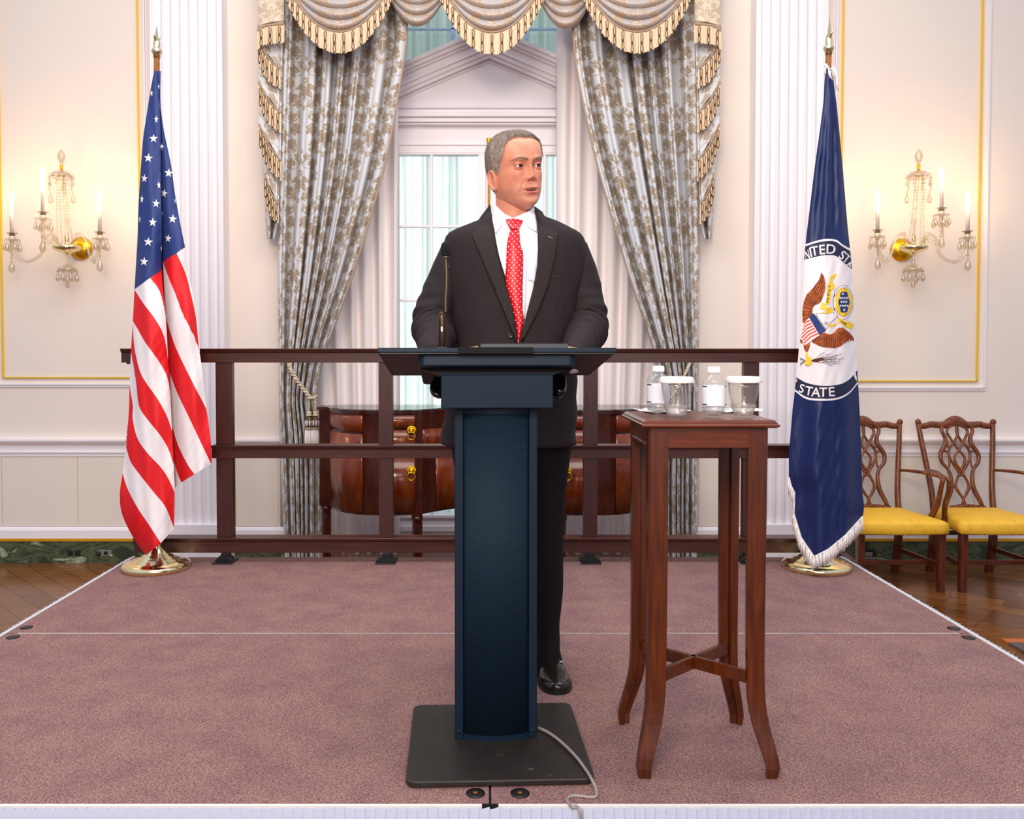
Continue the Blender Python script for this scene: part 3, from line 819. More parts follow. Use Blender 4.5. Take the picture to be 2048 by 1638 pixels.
def jabot(side):
    def X(p): return p if side < 0 else 1957 - p
    mb = MB()
    out = [(516, -60), (514, 55), (516, 110), (518, 200), (520, 290), (530, 380), (536, 470), (549, 478), (556, 440), (562, 330), (566, 200), (568, -60)]
    def fn(s, t):
        py = -60 + t * (478 + 60)
        a = lin([(-60, 518), (110, 520), (300, 524), (478, 534)], py); b_ = lin([(-60, 568), (300, 562), (440, 556), (478, 548)], py)
        z = ((py - 95) / 92.0)
        f = abs((z % 1) - .5) * 2 if z > 0 else .5
        px = a + (b_ - a) * s
        return P(X(px), py, VY + .16 + .05 * math.sin(PI * 3 * s + 2) * (py > 60) + .02 * f)
    mb.grid(fn, 36, 300, uv=lambda s, t: (s * .22, t * 1.9)); weave(mb, *WV); o = mb.build('jabot', M['damask'], val, solid=.004)
    # stepped returns: a folded tail with fringe on each step
    mp_ = MB()
    def pn(s, t):
        return P(X(517 + 51 * s), -60 + t * (60 + 46 + 10 * (1 - s) ** 2 - 4), VY + .06 + .02 * math.sin(s * PI) * -1)
    mp_.grid(pn, 50, 130, uv=lambda s, t: (s * .26 + .08, .66 - t * .56)); weave(mp_, *WVL)
    mp_.build('pelmet_end', M['damask_lit'], o, solid=.004)
    mt = MB(); mt.grid(lambda s, t: P(X(515 + 53 * s), 40 + 12 * (1 - s) ** 2 + 9 * t, VY + .052), 10, 2); mt.build('trim_band', M['taupe'], o, solid=.003)
    fringe(o, [(X(515), 62), (X(525), 54), (X(540), 50), (X(568), 48)], lambda t: 38, VY + .045, 2.2, 15)
    tiers = [(515, 82, 560, 138), (517, 168, 561, 226), (518, 252, 562, 322), (529, 350, 556, 408)]
    for k, (xa, ya, xb, yb) in enumerate(tiers):
        mf = MB()
        def tn_(s, t, xa=xa, ya=ya, xb=xb, yb=yb):
            return P(X(xa + (xb - xa) * s), (ya - 34 * (1 - s)) + ((yb - ya) * s + 34 * (1 - s)) * t, VY + .11 - .02 * k * 0 + .03 * s)
        mf.grid(tn_, 40, 40, uv=lambda s, t: (s * .2, t * .2 + k * .3)); weave(mf, *WV); mf.build('fold', M['damask'], o, solid=.004)
        fringe(o, [(X(xa), ya - 4), (X((xa+xb)/2 - 3), (ya+yb)/2 + 2), (X(xb), yb)], lambda t: 40 + 8 * math.sin(PI * t), VY + .09, 2.2, 13)
jabot(-1); jabot(1)
mb = MB(); mb.box(PX(512, VY + .1), PX(1446, VY + .1), VY + .12, WY - .02, PZ(-40, VY), PZ(-66, VY)); mb.build('pelmet_board', M['taupe'], val)

# ================================================================ stage
SX0, SX1 = -1.985, 1.985
SYF, SYS, SYB = 1893/923.0 * .997, 1893/576.0, 1893/421.0
k_ = 1.12 / 1.12
sx0 = (0 - CX) * 0; 
SXL = (6 - CX) / FOC * SYS; SXR = (1947 - CX) / FOC * SYS
SMX = (SXL + SXR) / 2 + .0
stage = thing('stage_platform', 'low portable stage covered in mauve carpet with a white pleated skirt', 'stage', (SMX, (SYF + SYB) / 2, 0))
def deck(x0, x1, y0, y1):
    mb = MB(); mb.box(x0, x1, y0, y1, STG - .05, STG)
    o = mb.build('deck_panel', M['carpet'], stage); return o
deck(SXL, SMX - .003, SYF, SYS - .004); deck(SMX + .003, SXR, SYF, SYS - .004)
deck(SXL, SMX - .0008, SYS + .004, SYB); deck(SMX + .0008, SXR, SYS + .004, SYB)
mb = MB(); mb.box(SXL + .04, SXR - .04, SYS - .0045, SYS + .0045, STG - .05, STG + .0012); mb.build('joint_strip', M['steel'], stage)
mb = MB()
mb.box(SXL - .012, SXL - .003, SYF, SYB + .01, STG - .06, STG + .004); mb.box(SXR + .003, SXR + .012, SYF, SYB + .01, STG - .06, STG + .004)
mb.box(SXL - .012, SXR + .012, SYF - .012, SYF - .003, STG - .06, STG + .003)
mb.box(SXL - .012, SXR + .012, SYB + .002, SYB + .012, STG - .06, STG - .004)
mb.build('edge_strip', mat('white_edge', (232, 226, 220), .4), stage)
for xe in (SXL - .003, SXR):
    mb = MB(); mb.box(xe, xe + .003, SYF, SYB, STG - .06, STG - .001); mb.build('edge_channel', M['black'], stage)
mb = MB()
def skirt(xa, ya, xb, yb, n, nx, ny):
    pts = []
    for i in range(n):
        t = i / n; t2 = (i + .9) / n
        pts.append((xa + (xb - xa) * t + nx * .012, ya + (yb - ya) * t + ny * .012)); pts.append((xa + (xb - xa) * t2 + nx * .004, ya + (yb - ya) * t2 + ny * .004))
    vs = []; 
    for x, y in pts:
        vs.append(Vector((x, y, STG + .002 + rnd.uniform(-.002, .002)))); vs.append(Vector((x + nx * .01, y + ny * .01, .01)))
    mb.add(vs, [(2*i, 2*i+1, 2*i+3, 2*i+2) for i in range(len(pts) - 1)], 0, False)
skirt(SXL, SYF - .014, SXR, SYF - .014, 150, 0, -1); skirt(SXL - .014, SYB, SXL - .014, SYF, 100, -1, 0); skirt(SXR + .014, SYF, SXR + .014, SYB, 100, 1, 0)
mb.build('skirt', M['white_cloth'], stage, solid=.0015)
def locks(px, py):
    Y = (CAMZ - STG) * FOC / (py - 696); p = P(px, py, Y)
    mb = MB(); c = Vector((p.x, Y, STG))
    mb.lathe([(.001, .001), (.020, .001), (.024, .0025), (.014, .003), (.001, .003)], c, 20, 0)
    mb.lathe([(.001, .0035), (.0065, .0035), (.005, .004), (.001, .004)], c, 12, 1)
    mb.build('deck_lock', [M['black'], mat('lock_rust', (140, 78, 22), .5) if px > 900 and px < 1100 else M['black']], stage)
for q in ((951, 1600), (1040, 1600), (53, 1260), (26, 1280), (1907, 1262), (1937, 1281)): locks(*q)
mb = MB(); mb.box(SMX - .003, SMX + .003, SYF, SYF + .12, STG - .05, STG - .002); mb.box(SMX - .02, SMX + .02, SYF - .014, SYF - .004, STG - .004, STG + .004); mb.build('deck_clamp', M['black'], stage)

# ================================================================ wooden rail partition at the back of the stage
GY = 4.41
g = thing('wooden_railing', 'dark red wooden railing of three rails standing along the back of the stage', 'railing', (PX(978, GY), GY, STG))
def rail(pa, pb, za, zb, x0=247, x1=1690, end=True):
    mb = MB(); X0, X1 = PX(x0, GY), PX(x1, GY); zt, zb_ = PZ(za, GY), PZ(zb, GY)
    prof = [(-.03, zb_), (-.03, zt - .022), (-.038, zt - .018), (-.042, zt - .008), (-.046, zt - .006), (-.046, zt), (.046, zt), (.046, zt - .006), (.042, zt - .008), (.03, zt - .022), (.03, zb_)]
    mb.prism([(GY + a, b_) for a, b_ in prof], X0, X1, lambda a, b, c: Vector((c, a, b)))
    return mb.build('rail', M['rail_wood'], g, bevel=.002, fixn=True)
rail(0, 0, 697, 725); rail(0, 0, 889, 915, 425); rail(0, 0, 1073, 1103, 268)
segs = [(725, 889), (915, 1073)]
for pa, pb in ((433, 466), (758, 786), (1167, 1195), (1486, 1516)):
    for a, b_ in segs:
        mb = MB(); mb.box(PX(pa, GY), PX(pb, GY), GY - .022, GY + .022, PZ(b_, GY), PZ(a, GY))
        mb.build('post', M['post_wood'], g, bevel=.002)
mb = MB(); mb.box(PX(249, GY), PX(256, GY), GY - .02, GY + .02, PZ(716, GY), PZ(703, GY)); mb.box(PX(256, GY), PX(259, GY), GY - .02, GY + .02, PZ(728, GY), PZ(703, GY)); mb.build('end_bracket', M['black'], g)
for px in (449, 773, 1182, 1500):
    mb = MB(); x = PX(px, GY)
    mb.prism([(x - .05, STG), (x + .045, STG), (x + .04, STG + .012), (x + .018, STG + .03), (x + .022, PZ(1103, GY)), (x - .018, PZ(1103, GY)), (x - .02, STG + .04), (x - .05, STG + .012)], GY - .03, GY + .03, lambda a, b, c: Vector((a, c, b)))
    mb.box(x - .055, x + .05, GY - .07, GY + .06, STG, STG + .008)
    mb.build('foot', M['black'], g, bevel=.002, fixn=True)

# ================================================================ sideboard
SD = 5.62
def sbx(px, Y): return PX(px, Y)
xL, xR = PX(639, SD), PX(1317, SD); xC = (xL + xR) / 2; hw = (xR - xL) / 2
zT = PZ(813, SD); zB = PZ(1008, SD)
def front(u):
    """depth of the serpentine front, u in -1..1"""
    a = abs(u)
    return SD - table([(0, .12), (.18, .15), (.34, .30), (.40, .37), (.62, .385), (.80, .31), (.92, .12), (.935, .03), (1, .03)], a)
sb = thing('sideboard', 'mahogany serpentine sideboard with gilt lion ring pulls before the window', 'sideboard', (xC, SD, 0))
def ux(px): return px
def ring_body(z0, z1, grow=0.0, name='case', m=None, N=90, ua=-1, ub=1, inset=0.0):
    mb = MB(); us = [ua + (ub - ua) * i / N for i in range(N + 1)]
    top = [Vector((xC + hw * u * (1 + grow), front(u) - grow * .8 + inset, z1)) for u in us]
    bot = [Vector((p.x, p.y, z0)) for p in top]
    bt = [Vector((p.x, SD + .14, z1)) for p in top]; bb = [Vector((p.x, SD + .14, z0)) for p in top]
    mb.loft([bb, bot], False, False, smooth=True); mb.loft([bot, top], False, False); mb.loft([top, bt], False, False); mb.loft([bt, bb], False, False)
    mb.add([bot[0], top[0], bt[0], bb[0]], [(0, 1, 2, 3)], 0, False); mb.add([bot[-1], top[-1], bt[-1], bb[-1]], [(3, 2, 1, 0)], 0, False)
    o = mb.build(name, m or M['sb_wood'], sb, fixn=False)
    md = o.modifiers.new('split', 'EDGE_SPLIT'); md.split_angle = math.radians(50)
    return o
ring_body(zB, zT - .02, 0, 'case', M['sb_dark'])
ring_body(zT - .02, zT, .012, 'top', M['sb_dark'])
ring_body(zT, zT + .006, .004, 'glass_top', M['tabletop_glass'], 90, -.9, .9)
def front_panel(ua, ub, za, zb, name, m, out=.006, N=20):
    mb = MB()
    def fn(s, t):
        u = ua + (ub - ua) * s; return Vector((xC + hw * u, front(u) - out, za + (zb - za) * t))
    mb.grid(fn, N, 2)
    o = mb.build(name, m, sb, solid=.008, soff=0); return o
zs = lambda py, u: CAMZ - (py - 696) * front(u) / FOC
dH = (zT - .02) - zB
def zfrac(f): return zB + dH * f
def lion(px, py, par):
    u = ((px - CX) / FOC * 5.27 - xC) / hw
    Y = front(u) - .02; c = P(px, py, Y)
    mb = MB()
    mb.ball(c, .018, 0, 16, 10, (1, .7, 1.05)); mb.ball(c + Vector((0, -.012, -.004)), .010, 0, 12, 8)
    for k in range(11):
        an = PI * (k / 10) ; mb.ball(c + Vector((.022 * math.cos(an), .002, .022 * math.sin(an) - .002)), .0085, 0, 8, 6)
    for s in (-1, 1): mb.ball(c + Vector((s*.008, -.014, .007)), .004, 0, 8, 6); mb.ball(c + Vector((s*.018, 0, -.014)), .006, 0, 8, 6)
    rc = c + Vector((0, -.014, -.036))
    mb.tube([rc + Vector((.024 * math.cos(2*PI*k/28), -.004*math.sin(2*PI*k/28), .024 * math.sin(2*PI*k/28))) for k in range(29)], .0036, 8)
    mb.build('lion_pull', M['goldpull'], par)
for s in (-1, 1):
    def R(a, b_): return (a, b_) if s > 0 else (-b_, -a)
    front_panel(*R(.70, .925), zfrac(.03), zfrac(.80), 'door', M['sb_wood'])
    front_panel(*R(.70, .925), zfrac(.82), zfrac(.985), 'frieze_panel', M['sb_wood'])
    a, b_ = R(.41, .54)
    d1 = front_panel(a, b_, zfrac(.60), zfrac(.84), 'drawer', M['sb_wood']); d2 = front_panel(a, b_, zfrac(.04), zfrac(.57), 'cupboard_door', M['sb_wood'])
    front_panel(a, b_, zfrac(.86), zfrac(.985), 'frieze_panel', M['sb_wood'])
    front_panel(*R(.05, .37), zfrac(.62), zfrac(.84), 'centre_drawer', M['sb_wood'])
    front_panel(*R(.08, .30), zfrac(.02), zfrac(.56), 'arch_door', M['sb_wood'])
    if s < 0: lion(823, 860, d1); lion(823, 941, d2)
    else: lion(1135, 860, d1); lion(1135, 941, d2)
    mb = MB(); xx, yy = xC + s * hw * .725, front(.725) - .012; zz_ = zfrac(.66); mb.box(xx - .004, xx + .004, yy - .002, yy + .002, zz_, zz_ + .04); mb.build('keyhole', M['black'], sb)
for u in (-.965, -.40, .40, .965):
    mb = MB(); yy = front(u) + .025; x = xC + hw * u
    w = .033
    mb.box(x - w, x + w, yy - w, yy + w, zB - .01, zT - .025)
    mb.lathe([(.034, zB - .01), (.038, zB - .03), (.030, zB - .045), (.033, zB - .06), (.028, .08), (.020, .04), (.016, .0)], (x, yy, 0), 12)
    mb.build('leg', M['sb_dark'], sb)
    mb = MB(); mb.box(x - .018, x + .018, yy - .018, yy + .018, 0.0, .06); mb.build('brass_foot', M['goldpull'], sb)

# ================================================================ small wall fittings
def outlet(px, py, label, kind):
    mb = MB(); c = P(px, py, WY - .03)
    if kind == 0:
        for dx in (-.028, .028):
            mb.box(c.x + dx - .018, c.x + dx + .018, WY - .034, WY - .027, c.z - .02, c.z + .02)
            mb.box(c.x + dx - .012, c.x + dx + .010, WY - .036, WY - .033, c.z - .012, c.z + .010)
        tag(mb.build('socket_plate', M['black'], bevel=.002), label, 'socket')
    else:
        mb.box(c.x - .06, c.x + .04, WY - .034, WY - .027, c.z - .02, c.z + .022, 0)
        mb.box(c.x - .012, c.x + .014, WY - .037, WY - .033, c.z - .012, c.z + .012, 1); mb.box(c.x + .034, c.x + .048, WY - .037, WY - .03, c.z - .024, c.z - .010, 2)
        mb.ball((c.x - .045, WY - .05, c.z), .016, 1, 10, 8)
        tag(mb.build('socket_plate', [M['outlet'], M['black'], mat('socket_pink', (210, 170, 150), .5)], bevel=.001), label, 'socket')
outlet(148, 1106, 'black double socket on the green marble base, farther from the flag', 0)
outlet(212, 1106, 'metal socket plate on the green marble base, nearer the striped flag', 1)
mb = MB(); c = P(1741, 1110, 5.96)
mb.box(c.x - .05, c.x + .05, 5.985, WY - .028, .02, .10, 0); mb.box(c.x - .045, c.x + .045, 5.98, 5.99, .035, .05, 1); mb.box(c.x - .025, c.x + .025, 5.98, 5.99, .055, .085, 1)
tag(mb.build('floor_box', [M['black'], M['outlet']], bevel=.003), 'small dark connector box on the marble base behind the yellow-seated chairs', 'box')
# rug corner and threshold at the far right
mb = MB(); mb.box(2.72, 4.6, 2.3, 4.35, 0, .012, 0); mb.box(2.72, 4.6, 4.35, 4.41, 0, .010, 1)
tag(mb.build('floor_mat', [mat('grey_mat', (96, 84, 80), .9, bump=.3, bscale=200), mat('orange_border', (196, 100, 40), .6)]), 'grey floor mat with an orange border beyond the stage corner', 'mat')
# ================================================================ lectern
lec = thing('lectern', 'black metal lectern with perforated column on a flat dark base', 'lectern', (.030, 2.385, STG), None, math.radians(2.2))
def lb(name, mbx, m, par=lec, **k): return mbx.build(name, m, par, **k)
# base plate with rounded corners
def rrect(x0, x1, y0, y1, r, n=6):
    o = []
    for cx_, cy_, a0 in ((x1 - r, y1 - r, 0), (x0 + r, y1 - r, 90), (x0 + r, y0 + r, 180), (x1 - r, y0 + r, 270)):
        for k in range(n + 1):
            a = math.radians(a0 + 90 * k / n); o.append((cx_ + r * math.cos(a), cy_ + r * math.sin(a)))
    return o
mb = MB(); mb.prism(rrect(-.243, .243, -.262, .205, .028), .004, .019, lambda a, b, c: Vector((a, b, c))); lb('base_plate', mb, M['lect_base'], bevel=.003)
for x in (-.2, .2):
    for y in (-.22, .17):
        mb = MB(); mb.lathe([(.012, 0), (.012, .005)], (x, y, 0), 12); lb('pad', mb, M['black'])
# column: side channels, back, curved perforated front
cw = .116; y0, y1 = -.030, .10; zt = .955
mb = MB(); mb.box(-cw, -cw + .024, y0, y1, .018, zt); lb('side_channel', mb, M['lect'], bevel=.003)
mb = MB(); mb.box(cw - .024, cw, y0, y1, .018, zt); lb('side_channel', mb, M['lect'], bevel=.003)
mb = MB(); mb.box(-cw + .02, cw - .02, y0 + .02, y1 - .004, .018, zt); lb('core', mb, M['black'])
m, nt, b = new_mat('perforated_grille'); L = nt.links.new
tc = nt.nodes.new('ShaderNodeTexCoord'); sep = nt.nodes.new('ShaderNodeSeparateXYZ'); L(tc.outputs['Object'], sep.inputs[0])
gx = nmath(nt, 'MULTIPLY', sep.outputs[0], 1 / .0052); gz = nmath(nt, 'MULTIPLY', sep.outputs[2], 1 / .0045)
row = nmath(nt, 'MULTIPLY', nmath(nt, 'MODULO', nmath(nt, 'FLOOR', gz), 2.0), .5)
fx = nmath(nt, 'SUBTRACT', nmath(nt, 'FRACT', nmath(nt, 'ADD', gx, row)), .5); fz = nmath(nt, 'SUBTRACT', nmath(nt, 'FRACT', gz), .5)
rad = nmath(nt, 'SQRT', nmath(nt, 'ADD', nmath(nt, 'POWER', fx, 2.0), nmath(nt, 'POWER', fz, 2.0)))
st = nmath(nt, 'GREATER_THAN', rad, .30)
mx = nt.nodes.new('ShaderNodeMix'); mx.data_type = 'RGBA'; mx.inputs[6].default_value = srgb(2, 4, 6); mx.inputs[7].default_value = srgb(10, 36, 54); L(st, mx.inputs[0]); L(mx.outputs[2], b.inputs['Base Color'])  # grille metal carries the same painted-in blue reflection
setin(b, Roughness=.7); b.inputs['Specular IOR Level'].default_value = .2; M['grille'] = m
mb = MB()
def gr(s, t):
    a = (s - .5) * 2; return Vector((a * .0905, y0 + .004 - .020 * (1 - a * a), .03 + (zt - .045) * t))
mb.grid(gr, 20, 1); lb('grille', mb, M['grille'], solid=.002)
for nm, za, zb in (('grille_band', zt - .018, zt - .003), ('grille_band', .018, .034)):
    mb = MB(); n = 16; pts = [((k / n - .5) * .182, y0 + .002 - .022 * (1 - (2 * k / n - 1) ** 2)) for k in range(n + 1)]
    mb.prism(pts + [(.091, y0 + .03), (-.091, y0 + .03)], za, zb, lambda a, b, c: Vector((a, b, c))); lb(nm, mb, M['lect'], fixn=True)
for x in (-cw + .012, cw - .012):
    for z in (.04, zt - .012):
        mb = MB(); mb.ball((x, y0 - .001, z), .005, 0, 10, 6, (1, .5, 1)); lb('screw', mb, M['black'])
# neck box
mb = MB(); mb.box(-.153, .153, -.085, .125, .955, 1.052); mb.box(-.158, .158, -.088, .128, 1.046, 1.052); lb('neck_box', mb, M['lect'], bevel=.003)
# sloping tray and reading top
TL = math.radians(-10.3)
def slope(x, y, z): # y measured from the front edge, z above the slope plane
    return Vector((x, -.115 + y * math.cos(TL) - z * math.sin(TL) * -1 * -1, 1.108 + y * math.sin(TL) + z * math.cos(TL)))
mb = MB()
prof = [(-.212, 0), (.212, 0)]
mb.prism(rrect(-.213, .213, .02, .385, .02), -.034, 0.0, lambda a, b, c: slope(a, b, c)); lb('tray', mb, M['lect'], bevel=.004, fixn=True)
mb = MB(); mb.prism([(-.213, .06), (.213, .06), (.16, .24), (-.16, .24)], 0, 1, lambda a, b, c: (slope(a, b, -.034) if c == 0 else Vector((a * .72, -.08 + (b - .06) * .8, 1.046)))); lb('support', mb, M['lect_under'], fixn=True)
mb = MB(); mb.prism([(-.322, 0), (.322, 0), (.315, .405), (-.315, .405)], 0.0, .013, lambda a, b, c: slope(a, b, c)); top_ = lb('reading_top', mb, M['lect'], bevel=.002, fixn=True)
mb = MB(); mb.prism([(-.316, .004), (.316, .004), (.310, .40), (-.310, .40)], -.003, -.0005, lambda a, b, c: slope(a, b, c)); lb('top_underside', mb, M['lect_under'], fixn=True)
mb = MB(); mb.prism([(-.108, -.003), (.096, -.003), (.096, .03), (-.108, .03)], -.004, .0145, lambda a, b, c: slope(a, b, c)); lb('fabric_strip', mb, M['blackfoam'], bevel=.002, fixn=True)
mb = MB(); mb.prism([(-.30, .375), (.30, .375), (.30, .39), (-.30, .39)], .013, .03, lambda a, b, c: slope(a, b, c)); lb('book_stop', mb, M['lect'], fixn=True)
# glossy grip handles below the tray, either side
gl = mat('glossy_black', (10, 12, 14), .08)
for s, pts in ((-1, [(-.158, .11, 1.03), (-.172, .10, 1.00), (-.165, .09, .985), (-.148, .10, .99), (-.14, .11, 1.02)]), (1, [(.152, .10, 1.045), (.178, .06, 1.00), (.186, .05, .985), (.196, .07, 1.0), (.198, .10, 1.03), (.196, .12, 1.06)])):
    mb = MB(); mb.tube(resample(pts, 20), .012, 10, 0, True, 1.6); lb('grip', mb, gl)
lec_M = Matrix.Translation(Vector((.030, 2.385, STG))) @ Matrix.Rotation(math.radians(2.2), 4, 'Z')
def LS(x, y, z): return lec_M @ slope(x, y, z)

# binder lying on the lectern
mb = MB()
mb.prism([(-.045, .05), (.197, .05), (.197, .33), (-.045, .33)], .014, .033, lambda a, b, c: LS(a - 0, b, c), 0)
mb.prism([(-.04, .054), (.192, .054), (.192, .325), (-.04, .325)], .0335, .036, lambda a, b, c: LS(a - 0, b, c), 1)
o = tag(mb.build('binder', [mat('binder_grey', (44, 48, 56), .5), M['black']], bevel=.002, fixn=True), 'black ring binder lying open on the lectern top', 'binder')
for x0_, x1_, nm in ((-.16, -.05, 'left'), (.20, .29, 'right')):
    mb = MB(); z0_, z1_ = (.014, .028) if nm == 'left' else (.028, .014)
    mb.prism([(x0_, .09), (x1_, .09), (x1_, .30), (x0_, .30)], 0, 1, lambda a, b, c: LS(a, b, .0145 + (.004 + ((.016 if (a > -.1 and nm == 'left') or (a < .25 and nm == 'right') else 0)) if c else 0)))
    tag(mb.build('paper_sheaf', M['tan'], fixn=True), 'tan sheaf of paper tilted against the %s edge of the black binder' % nm, 'paper')

# microphone
mc = LS(-.150, .035, .0135)
mic = thing('gooseneck_microphone', 'slim gooseneck microphone with black foam head on the lectern', 'microphone', tuple(mc))
def mp_(px, py, dy=0): return P(px, py, mc.y + dy)
mb = MB(); mb.lathe([(.02, 0), (.02, .003), (.012, .006)], mc, 20); mb.build('base', M['steel'], mic)
mb = MB(); mb.lathe([(.009, .004), (.0115, .012), (.0115, .085), (.009, .098), (.0045, .104)], mc, 20); mb.build('body', mat('bronze_metal', (74, 56, 46), .3, .85), mic)
mb = MB(); mb.box(mc.x - .002, mc.x + .002, mc.y - .0135, mc.y - .010, mc.z + .05, mc.z + .062); mb.build('switch', M['silver'], mic)
mb = MB(); neck = resample([mp_(891.5, 626), mp_(891.5, 600), mp_(893, 560), mp_(891.5, 516)], 40); mb.tube(neck, .0036, 10); mb.build('gooseneck', mat('bronze_neck', (104, 84, 66), .3, .85), mic)
mb = MB(); e_ = neck[-1]; mb.lathe([(.003, -.004), (.007, 0), (.006, .008), (.004, .01)], e_, 14); mb.build('collar', mat('bronze_collar', (120, 100, 80), .3, .8), mic)
mb = MB(); mb.lathe([(.006, .004), (.012, .008), (.0135, .02), (.0135, .032), (.010, .040), (.003, .044)], e_ + Vector((0, .0, 0)), 18); mb.build('foam_head', M['blackfoam'], mic)

# cable from the column over the base to the stage edge
def SP(px, py, dz=0):   # point on the stage surface (+dz)
    z = STG + dz; lo_, hi_ = .5, 8.0
    for _ in range(50):
        Y = (lo_ + hi_) / 2
        if P(px, py, Y).z > z: lo_ = Y
        else: hi_ = Y
    return P(px, py, lo_)
cp_ = [SP(1075, 1455, .026), SP(1095, 1464, .026), SP(1120, 1482, .026), SP(1150, 1511, .026), SP(1172, 1540, .024), SP(1184, 1560, .022), SP(1192, 1578, .010), SP(1190, 1594, .004), SP(1160, 1592, .004), SP(1143, 1592, .004), SP(1134, 1600, .004), SP(1146, 1616, .006)]
l_ = SP(1154, 1619, .006); cp_ += [Vector((l_.x, SYF - .02, STG + .006)), Vector((l_.x + .01, SYF - .034, STG - .02)), Vector((l_.x + .01, SYF - .034, STG - .2))]
mb = MB(); mb.tube(resample(cp_, 110), .0042, 8); tag(mb.build('cable', M['cable']), 'grey cable running from the lectern column across its base to the stage edge', 'cable')

# ================================================================ tall side table
TX0, TX1, TY0, TY1, TZ = .404, .760, 2.17, 2.50, 1.354
tb = thing('side_table', 'tall slender mahogany side table with cross stretcher right of the lectern', 'table', ((TX0 + TX1)/2, (TY0 + TY1)/2, STG))
mb = MB()
lev = [(.012, TZ), (.006, TZ - .006), (.004, TZ - .010), (.0, TZ - .012), (.0, TZ - .017), (.008, TZ - .021)]
rings = []
for ins, z in lev:
    rings.append([Vector((x, y, z)) for x, y in ((TX0 + ins, TY0 + ins), (TX1 - ins, TY0 + ins), (TX1 - ins, TY1 - ins), (TX0 + ins, TY1 - ins))])
mb.loft(rings, True, True, smooth=False); mb.build('table_top', M['table_top_wood'], tb, bevel=.0008, fixn=True)
ax0, ax1, ay0, ay1 = TX0 + .028, TX1 - .028, TY0 + .028, TY1 - .028
za, zb = TZ - .021, TZ - .070
for (x0_, x1_, y0_, y1_) in ((ax0 + .04, ax1 - .04, ay0 - .004, ay0 + .012), (ax0 + .04, ax1 - .04, ay1 - .012, ay1 + .004), (ax0 - .004, ax0 + .012, ay0 + .04, ay1 - .04), (ax1 - .012, ax1 + .004, ay0 + .04, ay1 - .04)):
    mb = MB(); mb.box(x0_, x1_, y0_, y1_, zb, za)
    dx, dy = (0, .004) if x1_ - x0_ > y1_ - y0_ else (.004, 0)
    mb.box(x0_ - dx, x1_ + dx, y0_ - dy, y1_ + dy, zb - .004, zb + .004)
    mb.build('apron', M['table_top_wood'], tb, bevel=.0012)
for sx_ in (0, 1):
    for sy_ in (0, 1):
        mb = MB(); W = .052
        dx = -1 if sx_ == 0 else 1; dy = -1 if sy_ == 0 else 1
        ox = ax0 - .006 if sx_ == 0 else ax1 + .006; oy = ay0 - .006 if sy_ == 0 else ay1 + .006
        prof = [(za, 0, W), (1.10, .001, W * .98), (.90, .002, W * .95), (.72, .002, W * .92), (.62, .0, W * .90), (.56, -.007, W * .86), (.51, -.018, W * .80), (.465, -.028, W * .74), (.435, -.031, W * .66), (STG, -.026, W * .60)]
        rings = []
        zt_ = resample([(z, o_, w_) for z, o_, w_ in prof], 34)
        for q in zt_:
            z, o_, w_ = q
            x_out = ox - dx * o_; y_out = oy - dy * o_
            x_in = x_out - dx * w_; y_in = y_out - dy * w_ * .8; c = .006
            # L-sectioned leg: outer corner chamfered, inner corner notched
            pts = [(x_in, y_out), (x_out - dx * c, y_out), (x_out, y_out - dy * c), (x_out, y_in), (x_out - dx * w_ * .45, y_in), (x_out - dx * w_ * .5, y_out - dy * w_ * .42), (x_in, y_out - dy * w_ * .4)]
            rings.append([Vector((a, b_, z)) for a, b_ in pts])
        mb.loft(rings, True, True, smooth=False)
        mb.build('leg', M['table_wood'], tb, bevel=.0015, fixn=True)
mb = MB(); zc = .665; e = .03
mb.bar((ax0 + e, ay0 + e, zc), (ax1 - e, ay1 - e, zc), .013, .034); mb.bar((ax0 + e, ay1 - e, zc), (ax1 - e, ay0 + e, zc), .013, .034)
mb.build('cross_stretcher', M['table_wood'], tb, bevel=.001)

# ---- things on the table
def TP(px, py):
    lo_, hi_ = .5, 6.0
    for _ in range(50):
        Y = (lo_ + hi_) / 2
        if P(px, py, Y).z > TZ: lo_ = Y
        else: hi_ = Y
    return P(px, py, lo_)
def napkin(pts, label):
    mb = MB(); q = [TP(a, b_) for a, b_ in pts]
    def f(a, b_):
        p = TP(a, b_); return p + Vector((0, 0, .001 + .003 * abs(math.sin(a * .09 + 1)) + max(0, (a - pts[-1][0]) if False else 0)))
    mb.patch(pts, f, 0, 9.0)
    return tag(mb.build('paper_napkin', M['napkin'], solid=.0012, soff=1), label, 'napkin', 'paper napkins on the side table')
napkin([(1264, 819), (1303, 827.5), (1340, 827), (1352, 828), (1386, 822.5), (1350, 818.5), (1310, 817.5)], 'white paper napkin under the bottle and tumbler nearest the lectern')
napkin([(1404, 821), (1446, 826.5), (1500, 826), (1524, 824), (1530, 819.5), (1480, 818.8), (1430, 818)], 'white paper napkin under the bottle and tumbler nearer the blue flag')
